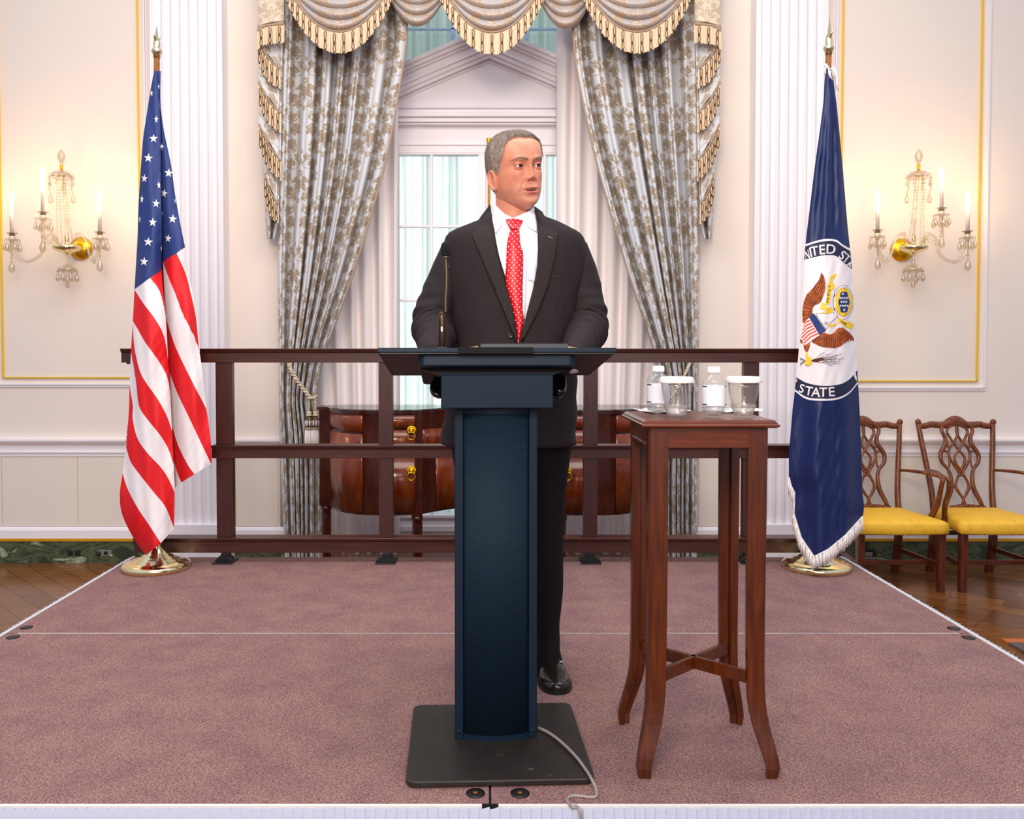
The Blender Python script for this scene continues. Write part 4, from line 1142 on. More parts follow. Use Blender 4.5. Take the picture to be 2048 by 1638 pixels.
def bottle(cx_, cy_, label):
    z0 = TZ + .006; r = .0315
    b_ = thing('water_bottle', label, 'bottle', (cx_, cy_, z0), 'small water bottles')
    c = (cx_, cy_, z0); mb = MB()
    mb.lathe([(.004, .004), (.024, .0), (.030, .004), (r, .012), (r, .022), (r - .001, .024), (r, .026), (r, .082), (r - .001, .085), (r + .0005, .089), (.029, .096), (.019, .106), (.0135, .111), (.0125, .117)], c, 36, cap=True); mb.build('body', M['pet'], b_)
    mb = MB(); mb.lathe([(.010, .003), (.027, .006), (r - .004, .016), (r - .003, .022)], c, 24); mb.build('bottle_foot', M['cutglass'], b_)
    mb = MB(); mb.lathe([(.0135, .112), (.0155, .112), (.0155, .126), (.0145, .130), (.004, .1305)], c, 30)
    for k in range(30): a = 2*PI*k/30; mb.box(cx_ + .0155*math.cos(a) - .0006, cx_ + .0155*math.cos(a) + .0006, cy_ + .0155*math.sin(a) - .0006, cy_ + .0155*math.sin(a) + .0006, z0 + .114, z0 + .128)
    mb.build('cap', mat('white_cap', (240, 240, 244), .4) if 'white_cap' not in bpy.data.materials else bpy.data.materials['white_cap'], b_)
    mb = MB(); mb.lathe([(r + .0006, .0265), (r + .0006, .081)], c, 40, cap=False); lab = mb.build('bottle_label', M['label_w'], b_)
    for z in (.0285, .0765):
        mb = MB()
        for a0, a1 in ((3.3, 3.9), (-.75, .6)):
            pts = [Vector((cx_ + (r + .0012)*math.cos(a0 + (a1-a0)*k/10), cy_ + (r + .0012)*math.sin(a0 + (a1-a0)*k/10), z0 + z)) for k in range(11)]
            mb.loft([[p for p in pts], [p + Vector((0, 0, .0028)) for p in pts]], False, False)
        mb.build('label_bar', M['label_n'], lab)
    return b_
p1 = TP(1317, 823.5); p2 = TP(1428, 826)
bottle(PX(1317, 2.37), 2.37, 'small capped water bottle partly hidden behind the left tumbler on the table')
bottle(PX(1428, 2.26), 2.26, 'small capped water bottle standing between the two lidded tumblers')
def tumbler(px, Y, label):
    x = PX(px, Y); z0 = TZ + .006
    g_ = thing('tumbler', label, 'glass', (x, Y, z0), 'lidded glass tumblers'); c = (x, Y, z0)
    mb = MB(); mb.lathe([(.003, .022), (.020, .021), (.0255, .026), (.032, .045), (.0375, .07), (.0405, .096), (.0418, .096), (.0395, .07), (.035, .045), (.029, .022), (.0245, .004), (.0235, 0), (.003, 0)], c, 48)
    mb.build('bowl', M['glass'], g_)
    mb = MB(); rings = []
    for i, (r_, z) in enumerate([(.0225, .001), (.0255, .004), (.029, .014), (.0325, .024), (.034, .030)]):
        rings.append([Vector((x + r_ * (1 + .035 * (k % 2) * (1 if i in (1, 3) else -1)) * math.cos(2*PI*(k + i*.5)/22), Y + r_ * (1 + .035 * (k % 2)) * math.sin(2*PI*(k + i*.5)/22), z0 + z)) for k in range(22)])
    mb.loft(rings, True, False, smooth=False); mb.build('cut_foot', M['cutglass'], g_)
    mb = MB(); n = 60; rings = []
    for r_, z, wv in [(.003, .1035, 0), (.040, .1035, 0), (.0425, .101, .0006), (.048, .088, .0014), (.0475, .0875, .0014), (.0420, .0985, .0006), (.040, .1015, 0), (.003, .1015, 0)]:
        rings.append([Vector((x + (r_ + wv*math.cos(30*2*PI*k/n*1.0)) * math.cos(2*PI*k/n), Y + (r_ + wv*math.cos(30*2*PI*k/n)) * math.sin(2*PI*k/n), z0 + z)) for k in range(n)])
    mb.loft(rings, True, True); mb.build('lid', M['lid'], g_)
    return g_
tumbler(1353.5, 2.25, 'glass tumbler with a white paper lid in front of the left bottle')
tumbler(1487.5, 2.265, 'glass tumbler with a white paper lid near the right edge of the table')

# ================================================================ carver chairs
def chair_splat(mb, Y0):
    """pierced splat and crest, in the plane of the chair back; units metres, z from floor"""
    pass
def make_chair(label, X, Yf):
    ch = thing('armchair', label, 'chair', (X, Yf, 0), 'carved armchairs with yellow seats', 0.0)
    ch['_b'] = (0, 0, 0)
    W2f, W2b, D = .285, .225, .47
    SZ = .445
    def by(z): return D + .0 + max(0, z - .40) * .20      # rake of the back
    k = 1 / 322.0 / 4.095 * 1.12 
    # picture units of the traced right chair back -> local metres
    def T(a, b_, off=0.0):
        z = .455 + (780 - b_) * .00087; x = (a - 950) * .00079
        return Vector((x, by(z) - .012 + off, z))
    # seat
    mb = MB(); rings = []
    def outline(f, e=0):
        pts = []
        for u in [i / 12 for i in range(13)]: pts.append((-W2f * f + 2 * W2f * f * u, -.02 * math.sin(PI * u) - e))
        for u in [i / 8 for i in range(1, 8)]: pts.append((W2f * f + (W2b - W2f) * f * u, D * u))
        for u in [i / 12 for i in range(13)]: pts.append((W2b * f - 2 * W2b * f * u, D))
        for u in [i / 8 for i in range(1, 8)]: pts.append((-W2b * f + (W2b - W2f) * f * -1 * -1 * (-1) * -1 * 0 - (W2f - W2b) * f * u, D * (1 - u)))
        return pts
    for f, e, z in ((.985, 0, SZ - .075), (1.0, .004, SZ - .07), (1.01, .008, SZ - .035), (1.0, .005, SZ - .012), (.97, 0, SZ + .000), (.9, 0, SZ + .010), (.75, 0, SZ + .018), (.5, 0, SZ + .025), (.2, 0, SZ + .028), (.03, 0, SZ + .028)):
        o = [(a * min(1, f), b_) for a, b_ in outline(1.0 if f < .98 else f, e)]
        cy = D / 2
        rings.append([Vector((a, (b_ - cy) * (f if f < .95 else 1) + cy, z - (.012 * (1 - abs(a) / W2f) if z > SZ - .02 and f > .9 else 0) * 0)) for a, b_ in o])
    mb.loft(rings, True, True); seat = mb.build('seat', M['yellow'], ch)
    mb = MB(); o = outline(1.012, .008)
    pts = [Vector((a, b_, SZ - .070)) for a, b_ in o[:21]]; pts = resample(pts, 62, False)
    lp = resample([Vector((a, b_, SZ - .070)) for a, b_ in [o[0]] + o[::-1][:9]], 24, False)
    for p in pts + lp: mb.ball(p, .0042, 0, 6, 4)
    mb.build('nail_trim', M['brassdark'], seat)
    # front legs, rear legs
    for s in (-1, 1):
        mb = MB(); x = s * (W2f - .03)
        rings = [[Vector((x + a * w, .03 + b_ * w, z)) for a, b_ in ((-1,-1),(-.5,-1),(-.4,-.86),(.4,-.86),(.5,-1),(1,-1),(1,1),(-1,1))] for w, z in ((.0215, SZ - .07), (.021, .2), (.0195, 0))]
        mb.loft(rings, True, True, smooth=False); mb.build('leg', M['chair_leg_wood'], ch, fixn=True)
        mb = MB(); x = s * (W2b - .02)
        rings = [[Vector((x + a * .02, y + b_ * .02, z)) for a, b_ in ((-1,-1),(1,-1),(1,1),(-1,1))] for y, z in ((D + .05, 0), (D + .01, .2), (D - .0, SZ - .05))]
        mb.loft(rings, True, True, smooth=False); mb.build('leg', M['chair_leg_wood'], ch, fixn=True)
    # stretchers
    mb = MB(); z = .155
    for s in (-1, 1): mb.bar((s * (W2f - .03), .03, z + .01), (s * (W2b - .02), D + .02, z + .01), .016, .032)
    mb.bar((-W2f + .03, .16, z), (W2f - .03, .16, z), .016, .030); mb.bar((-W2b, D + .02, z + .12), (W2b, D + .02, z + .12), .016, .030)
    mb.build('stretcher', M['chair_leg_wood'], ch, bevel=.002)
    # back: stiles, crest, pierced splat
    for s in (-1, 1):
        mb = MB()
        pts = [(s * (W2b - .02), .38), (s * (W2b - .018), .55), (s * (W2b + .000), .72), (s * (W2b + .020), .88), (s * (W2b + .032), .995), (s * (W2b + .036), 1.02)]
        q = resample([Vector((a, by(z), z)) for a, z in pts], 20)
        mb.tube(q, [.021 - .004 * k / 19 for k in range(20)], 8, 0, True, 1.0); mb.ball(q[-1] + Vector((0, -.004, .006)), .021, 0, 12, 8, (1, .8, 1))
        mb.build('stile', M['chair_wood'], ch)
    mb = MB()
    cr = [(-.255, 1.018), (-.22, 1.012), (-.17, 1.024), (-.11, 1.020), (-.07, 1.022), (-.03, 1.044), (0, 1.050), (.03, 1.044), (.07, 1.022), (.11, 1.020), (.17, 1.024), (.22, 1.012), (.255, 1.018)]
    q = resample([Vector((a, by(z), z - .016)) for a, z in cr], 50)
    mb.tube(q, [.019 + .012 * math.exp(-((k - 24.5) / 7.0) ** 2) + .004 * math.exp(-((k - 24.5) / 22.0) ** 8) for k in range(50)], 8, 0, True, 1.0, (0, 0, 1))
    for s in (-1, 1):
        for k in range(5): a = .3 + k * .28; mb.tube([Vector((s*.004, by(1.0) - .022, 1.005)), Vector((s * .03 * math.sin(a), by(1.02) - .024, 1.005 + .03 * math.cos(a)))], .0028, 5)
    mb.build('crest_rail', M['chair_wood'], ch)
    mb = MB(); pr = [T(850, 775), T(890, 768), T(950, 776), T(1010, 768), T(1110, 775)]; mb.tube(resample([T(840, 785), T(950, 772), T(1130, 785)], 12), .018, 8, 0, True, .8); mb.build('shoe_rail', M['chair_wood'], ch)
    strands = [ # outer ribbon of the splat, right half (mirrored)
        [(960, 120), (1060, 150), (1085, 190), (1060, 240), (1060, 290), (1090, 335), (1115, 380), (1105, 440), (1060, 490), (1040, 560), (1050, 650), (1085, 720), (1105, 770)],
        [(955, 140), (1020, 165), (1040, 200), (1020, 240), (985, 290), (955, 335), (925, 370), (905, 400), (915, 450), (950, 500), (985, 560), (1005, 620), (975, 680), (950, 720), (935, 770)],
        [(950, 130), (945, 180), (950, 225), (985, 280), (1030, 330), (1040, 390), (1010, 450), (975, 500), (955, 545)],
        [(1090, 340), (1050, 355), (1030, 330), (1060, 300)],
        [(1040, 400), (1045, 460), (1060, 490)],
        [(975, 690), (1010, 640), (1040, 600)],
    ]
    mb = MB()
    for si, st_ in enumerate(strands):
        for s in (-1, 1):
            pts = [(950 + s * (a - 950), b_) for a, b_ in st_]
            q = resample([T(a, b_, -.003 if s > 0 else 0) for a, b_ in pts], 44)
            r_ = [.0105, .0082, .0082, .007, .006, .006, .006][si]
            mb.tube(q, r_ if si else [.0125 - .002 * math.sin(k * .3) for k in range(44)], 7, 0, True, 1.15)
    mb.build('splat', M['chair_wood'], ch)
    # arms
    for s in (-1, 1):
        mb = MB()
        q = resample([Vector((s * (W2b + .005), by(.69), .70)), Vector((s * (W2b + .04), D - .12, .715)), Vector((s * (W2f + .024), .20, .712)), Vector((s * (W2f + .022), .115, .700)), Vector((s * (W2f + .012), .10, .690))], 26)
        mb.tube(q, [.015 + .004 * math.sin(PI * k / 25) for k in range(26)], 10, 0, True, .62)
        q = resample([Vector((s * (W2f + .02), .11, .70)), Vector((s * (W2f + .012), .125, .62)), Vector((s * (W2f + .014), .16, .53)), Vector((s * (W2f - .005), .20, .44)), Vector((s * (W2f - .01), .21, .39))], 22)
        mb.tube(q, [.017 + .006 * k / 21 for k in range(22)], 8, 0, True, .8)
        mb.build('arm', M['chair_wood'], ch)
    return ch
c1 = make_chair('carved armchair with plain yellow seat, nearest the blue flag', 2.622, 5.27)
c2 = dup(c1, (3.27, 5.27, 0)); c2['label'] = 'carved armchair with yellow seat, cut off by the right edge of the picture'
# ================================================================ flag stands
FY = 4.27
def stand(pxb, pyb, pxt, pyt, pole_top_py, tip_py, label, eagle):
    c = P(pxb, pyb, FY); c.z = STG
    top = P(pxt, pyt, FY); tipz = P(pxt, tip_py, FY)
    s = thing('flag_stand', label, 'flag stand', tuple(c), 'brass flag stands')
    mb = MB()
    mb.lathe([(.02, .0), (.166, .0), (.166, .022), (.160, .030), (.140, .037), (.112, .041), (.108, .048), (.088, .052), (.084, .060), (.068, .064), (.064, .073), (.052, .078), (.046, .09), (.034, .10), (.030, .112), (.028, .16), (.031, .165), (.028, .172), (.012, .174)], c, 64)
    mb.build('base', M['brass'], s)
    mb = MB(); mb.lathe([(.0155, .0), (.0155, .012)], c + Vector((0, 0, .172)), 12)
    mb = MB(); a = c + Vector((0, 0, .17)); mb.tube([a, top], .0145, 16); mb.build('pole', M['pole_wood'], s)
    d = (top - a).normalized(); R_ = d.to_track_quat('Z', 'Y').to_matrix()
    h = (tipz - top).length
    mb = MB(); mb.lathe([(.012, -.03), (.017, -.03), (.019, -.012), (.024, -.006), (.026, .006), (.022, .014), (.016, .02), (.017, .045), (.013, .058), (.004, .06)], top, 24, axis=R_)
    for k, (w, z) in enumerate([]): pass
    rings = []
    for f, w in ((0, .008), (.06, .03), (.12, .026), (.3, .022), (.6, .013), (.95, .002), (1, .0005)):
        z = .05 + (h - .05) * f; rings.append([top + R_ @ Vector((w * a_, w * .35 * b_, z)) for a_, b_ in ((-1, 0), (0, -1), (1, 0), (0, 1))])
    mb.loft(rings, True, True, smooth=False)
    for sg in (-1, 1):
        mb.tube([top + R_ @ Vector((sg * .01, 0, .05)), top + R_ @ Vector((sg * .028, 0, .066)), top + R_ @ Vector((sg * .036, -.004, .085))], [.007, .006, .001], 6)
    mb.build('spear_finial', M['brass'], s)
    mb = MB(); e_ = top + R_ @ Vector((.02, 0, -.055)); mb.tube([e_ + Vector((.008*math.cos(k*.5), 0, .008*math.sin(k*.5))) for k in range(14)], .0022, 6); mb.build('ring', M['brass'], s)
    return s
stand(313, 1142, 313.5, 104, 0, 50, 'brass stand and oak pole carrying the striped flag, left', 0)
stand(1632, 1141, 1657.5, 98, 0, 32, 'brass stand and oak pole carrying the blue flag, right', 1)

# ================================================================ striped flag
z1 = lambda l: zz(l, 2.824, 230, 60)      # traced in a close look at the upper half
z4 = lambda l: zz(l, 2.559, 220, 540)     # traced in a close look at the lower half
UL = z1([(222, 232), (215, 260), (200, 340), (180, 470), (160, 600), (150, 720), (140, 860), (132, 1000), (128, 1150), (120, 1300), (110, 1465)]) + z4([(116, 275), (107, 420), (100, 590), (96, 770), (80, 880), (65, 1040), (50, 1150), (58, 1240), (90, 1320), (125, 1380), (185, 1460)])
UF = z1([(238, 232), (242, 300), (250, 400), (258, 600), (258, 800), (262, 1000), (265, 1200), (262, 1350)]) + z4([(285, 240), (298, 460), (308, 625), (318, 820), (328, 1000), (331, 1140), (335, 1240), (328, 1325)])
UR = z1([(258, 232), (258, 420), (275, 560), (300, 680), (320, 780), (335, 900), (350, 990), (370, 1100), (396, 1228)]) + z4([(400, 20), (425, 130), (445, 270), (460, 420), (480, 600), (495, 720), (515, 870), (522, 990), (524, 1100), (524, 1460)])
def inv(l): return sorted([(b, a) for a, b in l])
uL, uF, uR = inv(UL), inv(UF), inv(UR)
UYB = 4.19
def usdepth(px, py):
    xl, xf, xr = table(uL, py), table(uF, py), table(uR, py)
    w = .09 * sstep(140, 700, py) + .012
    wr = .006 * math.sin(px * .11 + py * .031) * sstep(160, 500, py) + .004 * math.sin(px * .23 - py * .02) + .0018 * math.sin(py * .21 + px * .35)
    if px <= xf + .01:
        t = (px - xl) / max(1, xf - xl); t = min(1, max(0, t))
        return UYB + .02 - w * math.sin(PI * (.08 + .80 * t)) + wr
    t = (px - xf) / max(1, xr - xf); t = min(1, max(0, t))
    return UYB + .045 - w * .85 * math.sin(PI * (.02 + .86 * t)) + wr
def US(px, py, off=0): return P(px, py, usdepth(px, py) - off)
mb = MB()
def strip(c0, c1, mi, n=36, m=8, side=0):
    """cloth between two traced curves; side keeps it on its own fold"""
    a = resample([(x, y, 0) for x, y in c0], n + 1); b_ = resample([(x, y, 0) for x, y in c1], n + 1)
    def fn(s, t):
        p = a[round(t * n)].lerp(b_[round(t * n)], s); x, y = p.x, p.y
        xf = table(uF, y)
        if side < 0: x = min(x, xf); return P(x, y, usdepth(min(x, xf), y))
        x2 = max(x, xf + .02); return P(x, y, usdepth(x2, y))
    mb.grid(fn, m, n, mi)
NV, RD, WH = 0, 1, 2
# canton, left fold and right fold
cl = z1([(222, 232), (215, 260), (200, 340), (180, 470), (160, 600), (150, 720), (140, 860), (132, 1000), (128, 1150), (120, 1300), (110, 1465)])
cf = z1([(238, 232), (242, 300), (250, 400), (258, 600), (258, 800), (262, 1000), (265, 1200), (262, 1355)])
cr_ = z1([(258, 232), (258, 420), (275, 560), (300, 680), (320, 780), (335, 900), (350, 990), (370, 1100), (396, 1228)])
cm = z1([(205, 1395)])
strip(cr_, z1([(240, 232), (246, 300), (252, 400), (262, 600), (262, 800), (266, 1000), (269, 1200), (272, 1310)]), NV, 40, 10, 1)
def rows_fill(L_, F_, top, mi):
    pass
strip(cl, z1([(228, 232), (226, 300), (222, 420), (214, 600), (208, 800), (206, 1000), (206, 1200), (205, 1395)]), NV, 40, 6, -1)
strip(z1([(228, 232), (226, 300), (222, 420), (214, 600), (208, 800), (206, 1000), (206, 1200), (205, 1395)]), cf, NV, 40, 6, -1)
c_ = z4
e1 = c_([(205, 40), (255, 110), (285, 240), (295, 400), (297, 458)])
strip(c_([(205, 40), (222, 70), (255, 110), (285, 240), (295, 400), (298, 458)]), c_([(265, 2), (278, 120), (286, 240), (296, 400), (298, 460)]), RD, 24, 4, -1)
c1 = c_([(125, 100), (170, 170), (230, 250), (275, 335), (298, 458)])
strip(c1, e1, WH, 24, 10, -1)
c2 = c_([(117, 262), (140, 300), (180, 370), (245, 460), (290, 540), (308, 628)])
strip(c2, c1, RD, 28, 12, -1)
c3 = c_([(116, 275), (122, 370), (135, 450), (165, 545), (240, 655), (290, 745), (318, 825)])
strip(c3, c2, WH, 28, 12, -1)
c4 = c_([(107, 420), (122, 500), (135, 590), (150, 700), (200, 775), (260, 850), (300, 920), (326, 1000)])
strip(c4, c3, RD, 30, 12, -1)
c5 = c_([(100, 590), (110, 650), (118, 700), (116, 760), (140, 860), (190, 935), (260, 1010), (300, 1070), (331, 1140)])
strip(c5, c4, WH, 30, 12, -1)
c6 = c_([(96, 770), (80, 880), (92, 940), (110, 990), (170, 1070), (230, 1145), (285, 1215), (328, 1322)])
strip(c6, c5, RD, 30, 12, -1)
c7 = c_([(65, 1040), (90, 1120), (140, 1215), (200, 1305), (260, 1398)])
strip(c7, c6, WH, 30, 12, -1)
c8 = c_([(64, 1042), (50, 1150), (62, 1250), (120, 1372), (185, 1460)])
strip(c8, c7, RD, 30, 12, -1)
# far fold, right
f0 = c_([(265, 0), (278, 120), (288, 240)])
d1 = c_([(271, -41), (300, 40), (333, 118), (370, 220), (420, 320), (456, 410)])
d2 = c_([(338, -91), (388, 21), (416, 130), (436, 220), (446, 300), (458, 420)])
dR = c_([(384, -115), (400, 20), (425, 130), (445, 270), (460, 420)])
strip(d2, dR, WH, 24, 4, 1)
strip(d1, d2, RD, 24, 8, 1)
d3 = c_([(284, 238), (330, 380), (380, 490), (430, 590), (480, 685), (495, 720)])
strip(d3[:1] + d3[1:], c_([(271, -41), (300, 40), (335, 122), (375, 228), (425, 325), (458, 420), (480, 600), (495, 720)]), WH, 30, 10, 1)
d4 = c_([(304, 520), (340, 620), (390, 725), (440, 830), (485, 925), (517, 990)])
strip(d4, c_([(284, 238), (330, 380), (380, 490), (430, 590), (480, 685), (495, 720), (515, 870), (521, 990)]), RD, 30, 10, 1)
d5 = c_([(318, 800), (350, 900), (400, 1000), (433, 1045)])
strip(d5, c_([(304, 520), (340, 620), (390, 725), (440, 830), (485, 925), (517, 992)]), WH, 30, 10, 1)
d6 = c_([(322, 960), (345, 1040), (365, 1088)])
strip(d6, d5, RD, 20, 8, 1)
strip(c_([(326, 1000), (329, 1060), (333, 1112)]), c_([(323, 965), (345, 1040), (362, 1090)]), WH, 16, 4, 1)
# stars, laid just proud of the cloth
def star(cx_, cy_, r, off=.0015, fn=US, mi=3, rot=0, sq=1.0, tgt=None):
    pts = []
    for k in range(10):
        a = PI / 2 + PI * k / 5 + rot; rr = r if k % 2 == 0 else r * .40
        pts.append((cx_ + rr * math.cos(a) * sq, cy_ - rr * math.sin(a)))
    (tgt or mb).patch(pts, lambda a, b_: fn(a, b_, off), mi, 4.5)
for a, b_, r, rot, sq in ((206, 357, 20, .1, .5), (233, 505, 24, 0, .5), (218, 613, 26, 0, 1), (263, 660, 24, -.2, .55), (188, 723, 27, -.1, 1), (303, 808, 27, -.1, .95), (166, 838, 26, -.1, .75), (248, 875, 25, .1, .5), (277, 922, 26, -.2, .8), (152, 955, 24, -.1, .45), (232, 980, 26, -.1, .9), (326, 1067, 27, -.1, .95), (213, 1086, 27, -.05, .95), (140, 1070, 22, -.1, .22), (188, 1197, 28, -.1, 1), (300, 1177, 26, -.1, .75), (164, 1308, 28, -.1, .95), (262, 1235, 20, 0, .22), (266, 1035, 16, 0, .3), (339, 965, 18, 0, .25), (246, 320, 22, 0, .3)):
    x, y = z1([(a, b_)])[0]; star(x, y, r / 2.824 * .98, .002, US, WH, rot, sq)
# the hidden side of the bundle
def back(s, t):
    py = 142 + (1104 - 142) * t; a = table(uL, py)
    b_ = table(uR, py) if py < 930 else table(uF, py)
    if 925 < py < 950: b_ = table(uR, py) + (table(uF, py) - table(uR, py)) * (py - 925) / 25
    if py > 1050: b_ = lin([(1050, 350), (1058, 346), (1086, 320), (1110, 292)], py)
    px = a + 2 + (b_ - a - 4) * s
    return P(px, py, UYB + .05 + .06 * math.sin(PI * s) * sstep(140, 600, py))
mb.grid(lambda s, t: back(s, t * .41), 10, 24, NV); mb.grid(lambda s, t: back(s, .41 + t * .59), 10, 30, RD)
tag(mb.build('striped_flag', [M['navy_c'], M['red_c'], M['white_c']], loc=P(313, 1100, FY), solid=0), 'red and white striped flag with white stars on dark blue hanging from the left pole', 'flag')

# ================================================================ blue department flag
q6 = lambda l: zz(l, 4.095, 1540, 460)
BL = [(133, 1652), (160, 1649), (211, 1646), (330, 1630), (420, 1619), (470, 1613), (500, 1610), (523, 1608), (600, 1604), (650, 1601), (730, 1595), (778, 1590), (820, 1585), (908, 1577.6), (952, 1577.6), (982, 1588.6), (1028, 1588), (1075, 1602), (1114, 1628)]
BR = [(133, 1664), (160, 1667), (216, 1674), (330, 1685), (460, 1696), (516, 1702), (562, 1705), (680, 1711), (763, 1716), (826, 1719.5), (908, 1722.6), (974, 1724), (1033, 1725), (1070, 1692), (1099, 1657), (1114, 1629)]
BYB = 4.20
def bdepth(px, py):
    xl, xr = table(BL, py), table(BR, min(py, 1033))
    if py > 1030: xl = min(table(BL, py), 1590 + (py - 1030) * .1)
    t = min(1, max(0, (px - xl) / max(1, xr - xl)))
    w = .02 + .10 * sstep(140, 800, py)
    f = .010 * math.cos(2 * PI * (t * 2.6 + .15 + .0004 * py)) * sstep(150, 400, py)
    seal = sstep(440, 500, py) * (1 - sstep(780, 860, py))
    step_ = .022 * sstep(.60, .64, t) * (1 - .8 * seal)
    return BYB - w * math.sin(PI * (.06 + .88 * t)) + f * (1 - .6 * seal) + step_ * sstep(180, 300, py) + .0015 * math.sin(px * .3 + py * .11)
def BS(px, py, off=0):
    xl, xr = table(BL, py) + .6, table(BR, py) - .6
    px = min(max(px, xl), xr) if py < 1030 else px
    return P(px, py, bdepth(px, py) - off)
r1 = q6([(293, 116), (370, 92), (450, 74), (548, 80), (600, 118), (658, 152)])         # outer white line, top
r1b = q6([(292, 134), (370, 108), (450, 92), (548, 96), (600, 134), (662, 172)])
r2 = q6([(284, 244), (370, 222), (450, 207), (545, 213), (600, 262), (668, 322)])      # inner white line
r2b = q6([(283, 258), (370, 232), (450, 216), (545, 222), (600, 272), (670, 334)])
r3 = q6([(214, 1196), (300, 1244), (430, 1266), (560, 1254), (640, 1212), (702, 1132)])
r3b = q6([(213, 1206), (300, 1252), (430, 1276), (560, 1264), (640, 1222), (706, 1146)])
r4 = q6([(206, 1304), (300, 1366), (420, 1382), (550, 1372), (640, 1326), (716, 1240)])
r4b = q6([(203, 1320), (300, 1384), (420, 1398), (550, 1388), (640, 1342), (719, 1256)])
def yat(cur, t):
    # height of a traced line at fraction t of the flag's width
    pts = sorted(cur); x = pts[0][0] + (pts[-1][0] - pts[0][0]) * t
    return table(pts, x)
fb = MB()
def band(c0, c1, mi, n=26, m=10, f0=None, f1=None):
    def fn(s, t):
        y0_ = c0(s) ; y1_ = c1(s); py = y0_ + (y1_ - y0_) * t
        xl, xr = table(BL, py), table(BR, py); px = xl + (xr - xl) * s
        return P(px, py, bdepth(px, py))
    fb.grid(fn, n, m, mi)
Y = lambda c: (lambda s: yat(c, s))
band(lambda s: 133 + 10 * s, Y(r1), 0, 26, 50)
band(Y(r1), Y(r1b), 2, 26, 2); band(Y(r1b), Y(r2), 1, 26, 6); band(Y(r2), Y(r2b), 2, 26, 2)
band(Y(r2b), Y(r3), 2, 30, 40)
band(Y(r3), Y(r3b), 2, 26, 2); band(Y(r3b), Y(r4), 1, 26, 6); band(Y(r4), Y(r4b), 2, 26, 2)
def bot(s):
    return 1100
# lower blue part down to the pointed hem
hem = [(0, 952), (.02, 968), (.075, 984), (.078, 1030), (.19, 1082), (.345, 1114), (.56, 1099), (.80, 1069), (1, 1033)]
def low(s, t):
    y0_ = yat(r4b, s); y1_ = lin(hem, s)
    py = y0_ + (y1_ - y0_) * t
    xl = lin([(780, 1590), (820, 1585), (908, 1577.6), (1200, 1577.6)], py); xr = table(BR, min(py, 1033))
    px = xl + (xr - xl) * s
    return P(px, py, bdepth(px, min(py, 1033)))
fb.grid(low, 60, 40, 0)
fb.grid(lambda s, t: (lambda py: P(table(BL, py) + 2 + (table(BR, py) - table(BL, py) - 4) * s, py, BYB + .03 + (.02 + .06 * sstep(140, 700, py)) * math.sin(PI * s)))(135 + (1030 - 135) * t), 10, 40, 0)
flag2 = thing('department_flag', 'deep blue fringed flag with an eagle seal on white hanging from the right pole', 'flag', tuple(P(1632, 1100, FY)))
fb.build('cloth', [M['blue_f'], M['navy_f'], M['white_c']], flag2)

# lettering
def glyph(ch, bold=.02):
    cu = bpy.data.curves.new('t', 'FONT'); cu.body = ch; cu.size = 1.0; cu.offset = bold; cu.align_x = 'CENTER'; cu.resolution_u = 4
    o = bpy.data.objects.new('t', cu); COL.objects.link(o)
    dg = bpy.context.evaluated_depsgraph_get(); me = bpy.data.meshes.new_from_object(o.evaluated_get(dg))
    vs = [(v.co.x, v.co.y) for v in me.vertices]; fs = [tuple(p.vertices) for p in me.polygons]
    bpy.data.objects.remove(o); bpy.data.curves.remove(cu); bpy.data.meshes.remove(me)
    return vs, fs
def put_text(tgt, ch, cx_, cy_, h, rot, fn, mi, wide=1.0, bold=.02, off=.002, shear=0):
    vs, fs = glyph(ch, bold); xs = [v[0] for v in vs]; ys = [v[1] for v in vs]
    mx_, my_ = (min(xs)+max(xs))/2, (min(ys)+max(ys))/2; k = h / (max(ys) - min(ys)); out = []
    for a, b_ in vs:
        a = (a - mx_) * k * wide; b_ = (b_ - my_) * k
        ca, sa = math.cos(rot), math.sin(rot)
        px = cx_ + a * ca + b_ * sa; py = cy_ + a * sa - b_ * ca
        out.append(fn(px, py, off))
    # keep only faces that face the viewer
    ff = []
    for f in fs:
        n = (out[f[1]] - out[f[0]]).cross(out[f[2]] - out[f[0]])
        ff.append(f if n.y < 0 else tuple(reversed(f)))
    tgt.add(out, ff, mi, False)
lt = MB(); r = math.radians
for ch, a, b_, h, rot, w in (('N', 303, 204, 74, -14, .55), ('I', 333, 184, 76, -12, 1), ('T', 364, 172, 76, -9, 1), ('E', 428, 160, 78, -4, 1.0), ('D', 500, 156, 78, 2, 1.0), ('S', 594, 206, 74, 34, .95), ('T', 630, 234, 74, 38, .8), ('A', 660, 284, 66, 44, .8)):
    x, y = q6([(a, b_)])[0]; put_text(lt, ch, x, y, h / 4.095, r(rot), BS, 0, w, .012)
for ch, a, b_, h, rot, w in (('S', 260, 1298, 72, 14, .95), ('T', 318, 1318, 74, 10, 1), ('A', 376, 1328, 76, 5, 1), ('T', 436, 1328, 76, 1, 1), ('E', 506, 1324, 76, -3, 1.05)):
    x, y = q6([(a, b_)])[0]; put_text(lt, ch, x, y, h / 4.095, r(rot), BS, 0, w, .012)
lt.patch(q6([(684, 1182), (700, 1160), (704, 1180), (696, 1200), (712, 1206), (710, 1240), (694, 1215)]), lambda a, b_: BS(a, b_, .002), 0, 5)
lt.patch(q6([(214, 1216), (222, 1222), (222, 1248), (214, 1242)]), lambda a, b_: BS(a, b_, .002), 0, 5)
lt.build('lettering', M['white_c'], flag2)

